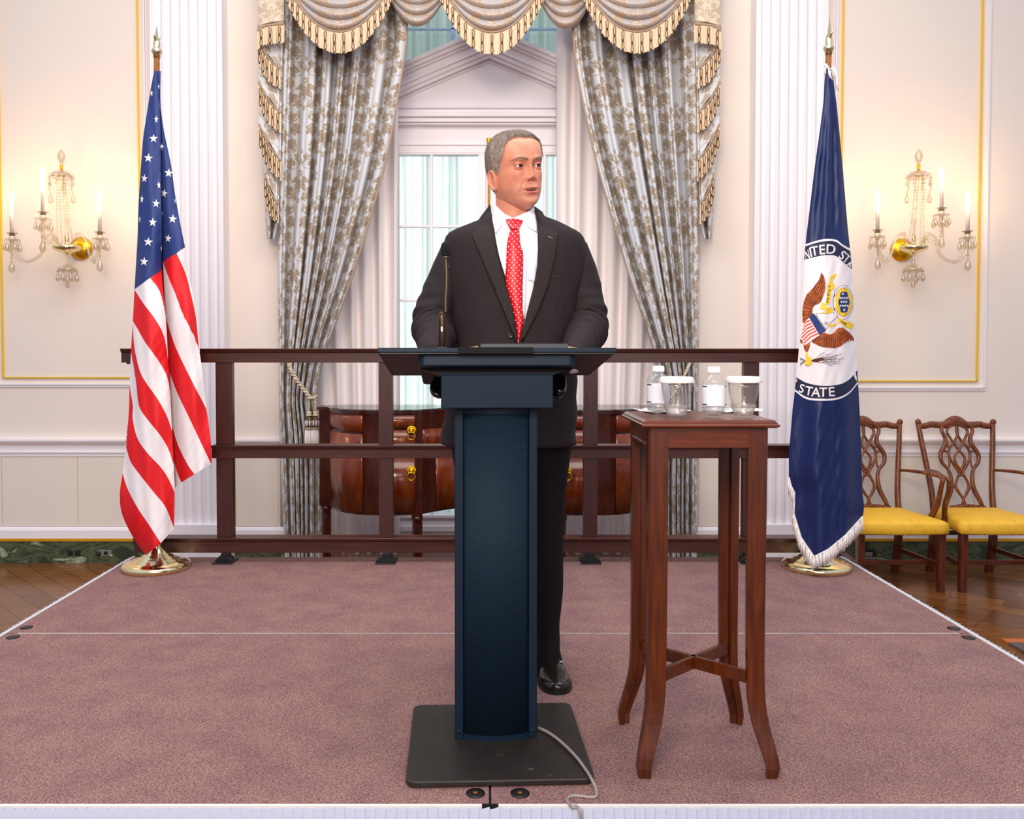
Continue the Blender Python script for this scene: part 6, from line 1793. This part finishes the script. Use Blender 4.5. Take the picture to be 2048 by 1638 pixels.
# shoulders and arms under the clothes, joining neck and hands
k0 = len(mb.v)
sp_ = [P(1027, 440, PY0), P(1027, 480, PY0 + .01), P(1024, 600, PY0 + .01), P(1020, 760, PY0 + .01)]
mb.tube(resample(sp_, 12), [.06, .075, .09, .10, .10, .10, .10, .10, .10, .10, .095, .09], 20)
for w_, sh_, el_ in ((WL, P(925, 500, PY0 + .01), P(872, 650, 2.83)), (WR_, P(1132, 500, PY0 + .01), P(1170, 650, 2.83))):
    mb.tube(resample([P(1026, 480, PY0 + .01), sh_, sh_.lerp(el_, .5), el_, el_.lerp(w_, .5), w_], 30), [.05 - .025 * k / 29 for k in range(30)], 16)
cols.extend([srgb(222, 156, 130)[:3]] * (len(mb.v) - k0))
mb.col = cols
body = mb.build('body', M['skin'], man)

# ---- eyes
iris = mat('iris_brown', (62, 42, 32), .2); pup = mat('pupil', (8, 6, 6), .05); scl = mat('eye_white', (214, 200, 198), .3)
ER = .0140
gaze = HR.to_3x3() @ Vector((.12, -1, .0)); gaze.normalize()
for s in (-1, 1):
    ec = Vector((s * EX, -.0712, EZ)); c = HM @ ec
    mb = MB(); Rg = gaze.to_track_quat('Z', 'Y').to_matrix()
    prof = []
    for k in range(25): a = PI * k / 24; prof.append((max(1e-4, ER * math.sin(a)), -ER * math.cos(a)))
    rings = [[c + Rg @ Vector((r_ * math.cos(2*PI*j/28), r_ * math.sin(2*PI*j/28), z_)) for j in range(28)] for r_, z_ in prof]
    mb.loft(rings, True, True)
    for i, f in enumerate(mb.f):
        cc = sum((mb.v[j] for j in f), Vector()) / len(f); d = (cc - c).normalized().dot(gaze); ang = math.acos(max(-1, min(1, d)))
        mb.mi[i] = 2 if ang < .22 else (1 if ang < .54 else 0)
    mb.build('eye', [scl, iris, pup], man)
    # lids: a shell round the ball with an almond opening
    mb = MB(); lc = []
    def lidp(u, v, R_):
        # u: -1..1 across, v: elevation angle
        az = u * 1.42; return Vector((math.sin(az) * math.cos(v), -math.cos(az) * math.cos(v), math.sin(v))) * R_
    for (v_edge, v_out) in ((lambda u: (.31) * max(0, 1 - abs(u * 1.25) ** 2.2) ** .7 + .02 + .05 * u * s, 1.25), (lambda u: -.31 * max(0, 1 - abs(u * 1.25) ** 2.4) ** .8 + .01 + .05 * u * s, -1.2)):
        def lf(a_, t, v_edge=v_edge, v_out=v_out):
            u = (a_ - .5) * 2; v = v_edge(u) + (v_out - v_edge(u)) * t
            R_ = ER * (1.06 + .09 * math.sin(min(1, t * 3) * PI / 2) + (.02 if t > .5 else 0))
            return HM @ (ec + lidp(u, v, R_))
        k0 = len(mb.v); mb.grid(lf, 22, 10)
        lc += [mixc(srgb(176, 96, 80), srgb(222, 148, 122), min(1, (k // 23) / 2.5)) for k in range(23 * 11)]
    mb.col = lc; mb.build('eyelid', M['skin'], man, solid=.0006)
    # lash line
    mb = MB(); q = [HM @ (ec + lidp((k / 14 - .5) * 1.6, .31 * max(0, 1 - abs((k / 14 - .5) * 2.0) ** 2.2) ** .7 + .02 + .05 * (k / 14 - .5) * 1.9 * s, ER * 1.12)) for k in range(15)]
    mb.tube(q, .0005, 5); mb.build('eyelashes', mat('lash', (50, 34, 30), .8), man)

# ---- hair and eyebrows: short strands over a cap
def hairline(ph):
    d = math.degrees(abs(ph))
    return lin([(0, .098), (18, .100), (34, .098), (46, .090), (54, .074), (60, .054), (66, .034), (71, .012), (76, -.006), (86, -.010), (91, .012), (100, .006), (108, -.02), (122, -.052), (150, -.072), (180, -.078)], d)
hcol = []
mb = MB()
def capf(s, t):
    ph = (s - .5) * 2 * PI; z0 = hairline(ph); z = .127 + (z0 - .127) * (t ** .8)
    off = .0065 * (1 - t ** 6) * (1 if abs(ph) > .9 else .75) + .0008
    off += .0013 * noise.noise(Vector((math.sin(ph) * 14, math.cos(ph) * 14, z * 110)))
    return HM @ hpt(ph, z, off, False)
mb.grid(capf, 110, 40)
hm = noise_mat('short_grey_hair', [(.25, (92, 78, 68)), (.5, (142, 124, 112)), (.75, (188, 174, 164))], 60, (1, 1, .25), .55, 4, .5)
hair = mb.build('hair', hm, man)
hms = [mat('hair_dark', (112, 92, 78), .6), mat('hair_mid', (146, 126, 112), .6), mat('hair_grey', (182, 168, 158), .6)]
mb = MB(); rr = random.Random(5)
for i in range(9000):
    ph = rr.uniform(-PI, PI); zl = hairline(ph); z = zl + (.126 - zl) * rr.random() ** .9
    t = (.126 - z) / (.126 - zl); base_off = .0055 * (1 - t ** 6) + .001
    top = sstep(.06, .11, z)
    # combed forward and to one side on top, downward on the sides
    dph = (rr.gauss(.03, .022) - .10 * top * (1 if ph > 0 else .4)) * (1 + top); dz = -.012 * (1 - top) - .004 * top + rr.gauss(0, .0015)
    if abs(ph) > 2.2: dph *= .4
    L_ = .8 + .5 * rr.random()
    a = HM @ hpt(ph, z, base_off - .002, False); b_ = HM @ hpt(ph + dph * .5 * L_, max(z + dz * .5 * L_, zl - .004), base_off + .0022, False); c = HM @ hpt(ph + dph * L_, max(z + dz * L_, zl - .006), base_off + .0016 + rr.uniform(-.0008, .0010), False)
    w = .0005; d = (c - a).cross(b_ - HC); d = d.normalized() * w if d.length > 1e-9 else Vector((w, 0, 0))
    g_ = rr.random() * .7 + .3 * (1 - top) 
    mb.add([a - d, a + d, b_ + d, b_ - d, c], [(0, 1, 2, 3), (3, 2, 4)], 0 if g_ < .25 else (1 if g_ < .62 else 2), False)
mb.build('hair_strands', hms, hair)
ebm = mat('eyebrow_hair', (150, 122, 106), .8)
for s in (-1, 1):
    mb = MB()
    for i in range(330):
        t = rr.random(); x = s * (.012 + .040 * t); z = .0265 + .0065 * math.sin(min(1, t * 1.15) * PI * .75) - .004 * max(0, t - .7) * 3 + rr.uniform(-.0030, .0030) * (1 - .6 * t)
        def fp(x, z, o):
            w, f = table(W_, z), table(F_, z); c = max(.05, 1 - (abs(x) / w) ** 2.35) ** (1 / 2.35)
            return HM @ Vector((x, -f * c + .012 * (1 - c) - feat(x, z) * sstep(0, .35, c) - o, z))
        a = fp(x, z, .0002); b_ = fp(x + s * .004, z + .0022 - .003 * t, .0018); c = fp(x + s * .0085, z + .002 - .0055 * t, .0012)
        d = Vector((0, 0, .00042)); mb.add([a - d, a + d, b_ + d, b_ - d, c], [(0, 1, 2, 3), (3, 2, 4)], 0, False)
    mb.build('eyebrow', ebm, man)
# teeth
mb = MB(); q = [HM @ Vector((x, -.088 + 9 * x * x * 1.2, -.0665)) for x in [(-.013 + .0026 * k) for k in range(11)]]
mb.tube(q, .0013, 6, 0, True, 1.0); mb.build('teeth', mat('teeth', (190, 172, 162), .4), man)

# ---- jacket
JT = [ # py, left, right, half depth
 (424, 990, 1072, .070), (434, 975, 1088, .084), (446, 946, 1118, .102), (458, 917, 1142, .116), (468, 898, 1160, .124), (482, 889, 1170, .132), (510, 887, 1173, .142), (560, 892, 1168, .150), (620, 902, 1156, .156), (690, 904, 1150, .160), (740, 897, 1152, .164), (800, 890, 1153, .166), (850, 888, 1150, .166), (886, 887, 1146, .165)]
def jrow(py):
    l = table([(a, b_) for a, b_, c, d in JT], py); r_ = table([(a, c) for a, b_, c, d in JT], py); d = table([(a, d) for a, b_, c, d in JT], py)
    return l, r_, d
def jfront(px, py, off=0.0):
    l, r_, d = jrow(py); c = (l + r_) / 2; a = (r_ - l) / 2
    u = min(.985, abs((px - c) / a)); n = 2.5
    y = PY0 - d * (1 - u ** n) ** (1 / n)
    y += .006 * math.exp(-((px - c) / 14) ** 2) * 0
    return y - off
def JP(px, py, off=0.0): return P(px, py, jfront(px, py, off))
# edge of the front opening (pixels) on each side
VL = [(405, 982), (424, 981), (454, 985), (513, 995), (569, 1011), (610, 1023), (660, 1032), (690, 1035), (886, 1040)]
VR = [(405, 1070), (415, 1069), (454, 1074), (498, 1075), (536, 1073), (578, 1066), (630, 1052), (684, 1038), (690, 1036), (886, 1041)]
mb = MB()
rows_ = [424, 429, 434, 440, 446, 452, 458, 463, 468, 475, 482] + [482 + 12 * k for k in range(1, 34)]
rows_ = [r_ for r_ in rows_ if r_ < 886] + [886]
NA = 72; verts = []; 
for py in rows_:
    l, r_, d = jrow(py); c = (l + r_) / 2; a = (r_ - l) / 2
    xl, xr = table(VL, py), table(VR, py)
    # parametric angle of the two front edges
    def ang(px):
        u = max(-1, min(1, (px - c) / a)); n = 2.5
        return math.asin(math.copysign(abs(u) ** (n / 2), u))
    tL, tR = ang(xl), ang(xr)            # angle 0 = front centre, grows to the right
    for k in range(NA + 1):
        th = tR + (2 * PI - tR + tL) * k / NA
        s_, c_s = math.sin(th), math.cos(th); n = 2.5
        px = c + a * math.copysign(abs(s_) ** (2 / n), s_); yy = -d * math.copysign(abs(c_s) ** (2 / n), c_s)
        hem = sstep(840, 886, py) * .008
        wr = .0022 * noise.noise(Vector((px * .03, py * .018, c_s * 2))) + .0020 * math.sin(py * .09 + px * .035) * sstep(560, 700, py) * (1 - abs(c_s))
        p = P(px, py, PY0); verts.append(Vector((p.x + s_ * (hem + wr * 2), PY0 + yy - c_s * (wr * 1.5 + hem), p.z)))
n_ = NA + 1
fs = [(j * n_ + i, (j + 1) * n_ + i, (j + 1) * n_ + i + 1, j * n_ + i + 1) for j in range(len(rows_) - 1) for i in range(NA)]
mb.add(verts, fs, 0)
jk = mb.build('jacket', M['suit'], man, solid=.004, soff=-1)
# sleeves
def sleeve(pts, sgn):
    mb = MB(); n = 84
    path = resample([Vector(P(a, b_, y)) for a, b_, y, r_ in pts], n); rad = [v.x for v in resample([Vector((r_, k_, 0)) * 1.0 for k_, (a, b_, y, r_) in enumerate(pts)], n, False)]
    rr_ = [lin([(i / (len(pts) - 1), p[3]) for i, p in enumerate(pts)], k_ / (n - 1)) for k_ in range(n)]
    m_ = 40; rings = []; ref = Vector((0, -1, 0))
    for i, p in enumerate(path):
        d = (path[min(i+1, n-1)] - path[max(i-1, 0)]).normalized(); sx = d.cross(ref).normalized(); u = sx.cross(d).normalized()
        t = i / (n - 1); ring = []
        for k in range(m_):
            a = 2 * PI * k / m_
            el = math.exp(-((t - .62) / .20) ** 2)
            w = 1 + .105 * el * math.sin(t * 74 + 2.2 * math.sin(a * 1.0 + sgn) + a * 1.0) + .03 * math.sin(t * 41 + 3 * math.cos(a)) * sstep(.12, .4, t) + .035 * noise.noise(Vector((math.cos(a) * 1.6, math.sin(a) * 1.6, t * 7 + sgn)))
            ring.append(p + (sx * math.cos(a) + u * math.sin(a)) * rr_[i] * w)
        rings.append(ring)
    # gather the top into the shoulder
    top = path[0]; rings.insert(0, [top + (q - top) * .80 + Vector((-sgn * .004, 0, .012)) for q in rings[0]]); rings.insert(0, [top + (q - top) * .45 + Vector((-sgn * .008, 0, .020)) for q in rings[0]])
    mb.loft(rings, True, True); o = mb.build('sleeve', M['suit'], man); return path
lw = WL + Vector((-.008, .035, .016)); rw = WR_ + Vector((.008, .035, .016))
def backpx(p):   # world -> pixel
    d = p - Vector((0, 0, CAMZ)); fy = d.y * cp - d.z * sp; fz = d.y * sp + d.z * cp
    return CX + FOC * d.x / fy, CY - FOC * fz / fy
la, lb_ = backpx(lw); ra, rb_ = backpx(rw)
sleeve([(922, 500, 2.885, .067), (907, 535, 2.88, .070), (890, 575, 2.875, .069), (872, 615, 2.86, .066), (864, 650, 2.83, .066), (872, 672, 2.76, .060), ((872 + la) / 2, (676 + lb_) / 2, (2.72 + lw.y) / 2, .050), (la, lb_, lw.y, .040)], -1)
sleeve([(1136, 500, 2.885, .067), (1149, 535, 2.88, .070), (1161, 575, 2.875, .069), (1171, 615, 2.86, .067), (1176, 650, 2.83, .067), (1168, 672, 2.76, .060), ((1168 + ra) / 2, (676 + rb_) / 2, (2.72 + rw.y) / 2, .050), (ra, rb_, rw.y, .040)], 1)
for w_, f_ in ((WL, (.35, -.93, .16)), (WR_, (-.35, -.93, .16))):
    mb = MB(); f_ = Vector(f_).normalized(); mb.tube([w_ - f_ * .035, w_ + f_ * .012], .032, 20, 0, True); mb.build('shirt_cuff', M['shirt'], man)
# armhole seams
for l_ in ([(894, 473), (893, 484), (894, 500), (899, 540)], [(1160, 476), (1161, 492), (1156, 530), (1152, 570), (1150, 610)]):
    mb = MB(); mb.tube(resample([JP(a, b_, .003) for a, b_ in l_], 16), .0022, 6); mb.build('seam', M['button'], jk)

# ---- shirt, collar, tie
mb = MB()
sh = [(983, 418), (1000, 424), (1027, 436), (1052, 424), (1070, 416), (1082, 440), (1084, 540), (1074, 600), (1050, 690), (1030, 690), (1018, 640), (1000, 580), (984, 500), (974, 440)]
mb.patch(sh, lambda a, b_: JP(a, b_, -.010 - .0), 0, 7)
shirt = mb.build('shirt', M['shirt'], man, solid=.002)
mb = MB(); mb.tube(resample([JP(a, b_, -.004) for a, b_ in ((1048, 458), (1052, 520), (1051, 580), (1048, 640))], 20), .0012, 5)
mb.patch([(1055, 536), (1071, 530), (1073, 531), (1072, 566), (1056, 560)], lambda a, b_: JP(a, b_, -.006), 0, 6); mb.build('shirt_pocket', M['shirt_seam'], shirt, solid=.001)
# collar band round the neck
mb = MB(); rings = []
for py, w, bb, dy in ((432, 44.5, .071, 0), (416, 43, .069, .002), (404, 41.5, .067, .006)):
    ring = []
    for k in range(61):
        th = (-.90 + 1.80 * (1 - k / 60)) * PI if False else (PI * (-.78) + 2 * PI * .78 * k / 60)
        # th measured from the back; opening at the front centre
        x = w * math.sin(th); yb = math.cos(th)
        fr_ = (1 - yb) / 2
        pyy = py + fr_ * (20 if py < 420 else (15 if py < 425 else 8))
        ring.append(P(1027 + x, pyy, PY0 + bb * yb + dy))
    rings.append(ring)
mb.loft(rings, False, False); mb.build('collar_band', M['shirt'], shirt, solid=.002)
def CPt(px, py, off=0.0):
    # blend of neck front and chest
    y1 = PY0 - .0665 * math.sqrt(max(0.02, 1 - min(.98, abs((px - 1028) / 46)) ** 2)) - .006
    y2 = jfront(px, max(py, 436)) + .004
    t = sstep(425, 455, py); return P(px, py, y1 + (y2 - y1) * t - off)
for poly in ([(981, 404), (987, 406), (1001, 420), (1016, 434), (1013, 440), (1003, 452), (991, 467), (986, 450), (981, 425)], [(1068, 413), (1062, 418), (1052, 427), (1041, 437), (1047, 445), (1058, 454), (1073, 464), (1075, 445), (1073, 420)]):
    mb = MB(); mb.patch(poly, lambda a, b_: CPt(a, b_, .003), 0, 5); mb.build('collar', M['shirt'], shirt, solid=.0035)
m, nt, b = new_mat('red_dotted_silk'); L = nt.links.new
tc = nt.nodes.new('ShaderNodeTexCoord'); sep = nt.nodes.new('ShaderNodeSeparateXYZ'); L(tc.outputs['UV'], sep.inputs[0])
S_ = 1 / 10.5
gx = nmath(nt, 'MULTIPLY', nmath(nt, 'ADD', sep.outputs[0], sep.outputs[1]), S_ * 1.0); gy = nmath(nt, 'MULTIPLY', nmath(nt, 'SUBTRACT', sep.outputs[1], sep.outputs[0]), S_ * 1.0)
fx = nmath(nt, 'SUBTRACT', nmath(nt, 'FRACT', gx), .5); fy = nmath(nt, 'SUBTRACT', nmath(nt, 'FRACT', gy), .5)
rad = nmath(nt, 'SQRT', nmath(nt, 'ADD', nmath(nt, 'POWER', fx, 2.0), nmath(nt, 'POWER', fy, 2.0)))
ss = nt.nodes.new('ShaderNodeMapRange'); ss.inputs['From Min'].default_value = .15; ss.inputs['From Max'].default_value = .19; L(rad, ss.inputs['Value'])
mx = nt.nodes.new('ShaderNodeMix'); mx.data_type = 'RGBA'; mx.inputs[6].default_value = srgb(250, 200, 210); mx.inputs[7].default_value = srgb(214, 6, 22); L(ss.outputs[0], mx.inputs[0]); L(mx.outputs[2], b.inputs['Base Color'])
setin(b, Roughness=.42); M['tie'] = m
tie_l = [(1022, 455), (1014.5, 484), (1012.4, 528), (1011.5, 566), (1023, 610), (1032, 654), (1035, 690)]
tie_r = [(1038, 455), (1041, 490), (1046, 507), (1045, 572), (1045, 621), (1048, 640), (1038, 690)]
mb = MB()
A_ = resample([(a, b_, 0) for a, b_ in tie_l], 31); B2 = resample([(a, b_, 0) for a, b_ in tie_r], 31)
def tf(s, t):
    p = A_[round(t * 30)].lerp(B2[round(t * 30)], s); return P(p.x, p.y, jfront(p.x, p.y) - .002 - .010 * math.sin(PI * s) * (1 - .4 * t))
def tuv(s, t):
    p = A_[round(t * 30)].lerp(B2[round(t * 30)], s); return (p.x + .12 * p.y, p.y)
mb.grid(tf, 10, 30, uv=tuv); tie = mb.build('tie', M['tie'], man, solid=.002, soff=1)
mb = MB()
kl = [(1010, 439), (1013, 445), (1020, 458)]; kr = [(1046, 441), (1043, 448), (1036, 458)]
A2 = resample([(a, b_, 0) for a, b_ in kl], 9, False); B3 = resample([(a, b_, 0) for a, b_ in kr], 9, False)
def kf(s, t):
    p = A2[round(t * 8)].lerp(B3[round(t * 8)], s); return CPt(p.x, p.y - 3 * math.sin(PI * s) * (1 - t), .006 + .014 * math.sin(PI * (.1 + .8 * s)))
mb.grid(kf, 12, 8, uv=lambda s, t: (lambda p: (p.x * 1.1, p.y * 1.1 + 3))(A2[round(t * 8)].lerp(B3[round(t * 8)], s))); mb.build('tie_knot', M['tie'], tie, solid=.003, soff=1)

# ---- lapels, pocket, buttons
LAPL = [(980, 408), (984, 440), (986, 454), (995, 513), (1011, 569), (1023, 610), (1032, 658), (1035, 688), (1029, 640), (1014, 596), (994, 557), (970.5, 513), (944, 469), (961, 454), (952, 448), (958, 440), (972, 420)]
LAPR = [(1068.6, 413), (1073, 440), (1075, 454), (1076, 498), (1074, 536), (1066, 578), (1052.5, 630), (1038, 686), (1049.6, 674), (1073, 630), (1096.5, 572), (1111, 513), (1117, 470), (1100, 456), (1106, 452), (1094, 442), (1084, 424)]
def LP(a, b_):
    y = jfront(a, max(b_, 430)) if b_ > 440 else CPt(a, b_, -.004).y * (1 - sstep(420, 440, b_)) + jfront(a, 440) * sstep(420, 440, b_)
    return P(a, b_, y - .011)
for poly in (LAPL, LAPR):
    mb = MB(); mb.patch(poly, LP, 0, 7); mb.build('lapel', M['suit2'], jk, solid=.0045, soff=0)
for seg in ([(952, 450), (961, 454), (972, 447), (980, 436)], [(1106, 454), (1100, 457), (1090, 448), (1080, 438)]):
    mb = MB(); mb.tube(resample([LP(a, b_) + Vector((0, -.003, 0)) for a, b_ in seg], 12), .0010, 5); mb.build('seam', M['button'], jk)
mb = MB(); mb.tube([LP(1096, 473) + Vector((0, -.003, 0)), LP(1106, 478) + Vector((0, -.003, 0))], .0011, 5); mb.build('buttonhole', M['taupe'], jk)
mb = MB(); mb.patch([(1100, 551.5), (1144, 550), (1144, 555), (1100, 556)], lambda a, b_: JP(a, b_, .0035), 0, 6); mb.build('breast_pocket', M['suit2'], jk, solid=.002)
for py in (671, 742):
    mb = MB(); c = JP(1021 if py < 700 else 1026, py, .006); R_ = Matrix.Rotation(PI / 2, 3, 'X')
    mb.lathe([(.0005, 0), (.0085, 0), (.009, .002), (.007, .003), (.006, .0018), (.0005, .0018)], c, 20, axis=R_)
    for dx, dz in ((-1, -1), (1, -1), (1, 1), (-1, 1)): mb.ball(c + Vector((dx * .0016, -.002, dz * .0016)), .0007, 0, 6, 4)
    mb.build('button', mat('glossy_button', (34, 30, 30), .2) if py < 700 else M['button'], jk)
# front edge of the jacket below the button
mb = MB(); mb.tube(resample([JP(a, b_, .004) for a, b_ in ((1035, 690), (1037, 740), (1040, 800), (1046, 850), (1056, 884))], 20), .0025, 6); mb.build('seam', M['button'], jk)
for s, pl_ in ((-1, [(900, 800), (935, 797), (935, 812), (900, 815)]), (1, [(1096, 797), (1140, 800), (1140, 815), (1096, 812)])):
    mb = MB(); mb.patch(pl_, lambda a, b_: JP(a, b_, .005), 0, 7); mb.build('pocket_flap', M['suit'], jk, solid=.003)

# ---- trousers
def leg(rows, name='trouser_leg'):
    mb = MB(); rings = []
    n = 70; T_ = [r_[0] for r_ in rows]
    for i in range(n):
        py = T_[0] + (T_[-1] - T_[0]) * i / (n - 1)
        l = table([(r_[0], r_[1]) for r_ in rows], py); r2 = table([(r_[0], r_[2]) for r_ in rows], py); d = table([(r_[0], r_[3]) for r_ in rows], py); yc = table([(r_[0], r_[4]) for r_ in rows], py)
        c = P((l + r2) / 2, py, yc); w = (PX(r2, yc) - PX(l, yc)) / 2
        ring = []
        brk = sstep(1200, 1300, py)
        for k in range(36):
            a = 2 * PI * k / 36; wr = 1 + .05 * brk * math.sin(py * .11 + 2 * math.sin(a)) + .02 * noise.noise(Vector((math.cos(a), math.sin(a), py * .012)))
            crease = .010 * math.exp(-((a - 1.5 * PI) / .16) ** 2)
            ring.append(c + Vector((w * wr * math.cos(a), (d * wr) * math.sin(a) - crease, 0)))
        rings.append(ring)
    mb.loft(rings, True, True); return mb.build(name, M['trouser'], man)
leg([(800, 1012, 1150, .12, PY0), (900, 1022, 1142, .11, PY0), (1000, 1040, 1131, .088, PY0 - .005), (1100, 1052, 1127, .076, PY0), (1180, 1060, 1126, .070, PY0 + .01), (1240, 1068, 1120, .064, PY0 + .015), (1280, 1070, 1119, .062, PY0 + .01), (1310, 1068, 1123, .066, PY0 - .0), (1336, 1070, 1126, .070, PY0 - .005)])
leg([(800, 888, 1022, .12, PY0), (900, 903, 1018, .11, PY0), (1000, 915, 1008, .088, PY0 + .02), (1100, 924, 1000, .076, PY0 + .03), (1200, 932, 996, .066, PY0 + .04), (1310, 938, 992, .064, PY0 + .05), (1328, 938, 994, .068, PY0 + .05)])
# ---- shoes
def shoe(px_h, Yh, px_t, Yt, name='shoe'):
    h = Vector((PX(px_h, Yh), Yh, STG)); t = Vector((PX(px_t, Yt), Yt, STG))
    d = (t - h).normalized(); sd = Vector((-d.y, d.x, 0)); Ls = (t - h).length
    s_ = MB(); rings = []
    pr = [(0, .018, .030), (.03, .030, .058), (.12, .036, .072), (.26, .038, .078), (.38, .040, .074), (.48, .044, .064), (.60, .049, .052), (.72, .052, .045), (.84, .047, .042), (.93, .036, .038), (.98, .022, .032), (1.0, .006, .022)]
    for f, w, hh in [tuple(v) for v in resample(pr, 40)]:
        c = h + d * (Ls * f); ring = []
        for k in range(32):
            a = 2 * PI * k / 32; x = w * math.copysign(abs(math.cos(a)) ** .8, math.cos(a)); z = .012 + (hh - .012) * max(0, math.sin(a)) ** .75 if math.sin(a) > 0 else .012 + .003 * math.sin(a)
            ring.append(c + sd * x + Vector((0, 0, z)))
        rings.append(ring)
    s_.loft(rings, True, True)
    # moc-toe seam
    q = []
    for k in range(25):
        u = k / 24; a = -PI / 2 + PI * u; f = .66 + .22 * math.cos(a); x = .034 * math.sin(a)
        hz = table([(v[0], v[2]) for v in pr], f) * (1 - .12 * (abs(x) / .05) ** 2) - .002
        q.append(h + d * (Ls * f) + sd * x + Vector((0, 0, hz)))
    o = s_.build(name, M['shoe'], man)
    m2 = MB(); m2.tube(q, .0016, 6); m2.build('seam', M['button'], o)
    m2 = MB(); rings = []
    for f, w, hh in [tuple(v) for v in resample(pr, 40)]:
        c = h + d * (Ls * (f * 1.02 - .01)); rings.append([c + sd * ((w + .004) * sg) + Vector((0, 0, z_)) for sg, z_ in ((-1, 0), (1, 0), (1, .012), (-1, .012))])
    m2.loft(rings, True, True, smooth=False); m2.build('sole', M['black'], o)
    m2 = MB(); c = h + d * (Ls * .50) + Vector((0, 0, .066))
    m2.tube([c + sd * x + Vector((0, 0, -abs(x) * .28)) for x in (-.020, -.01, 0, .01, .020)], .0030, 8)
    for sg in (-1, 1):
        e_ = c + sd * (sg * .030) + Vector((0, 0, -.012)); m2.tube([e_ + sd * (.010 * math.cos(a) * .9) + d * (.012 * math.sin(a)) + Vector((0, 0, -.004 * math.cos(a) * sg)) for a in [k * .45 for k in range(15)]], .0026, 8)
    m2.build('horsebit', M['silver'], o)
shoe(1092, 3.00, 1119, 2.70); shoe(962, 3.04, 955, 2.745)

for _o in bpy.data.objects:
    if '_b' in _o: del _o['_b']
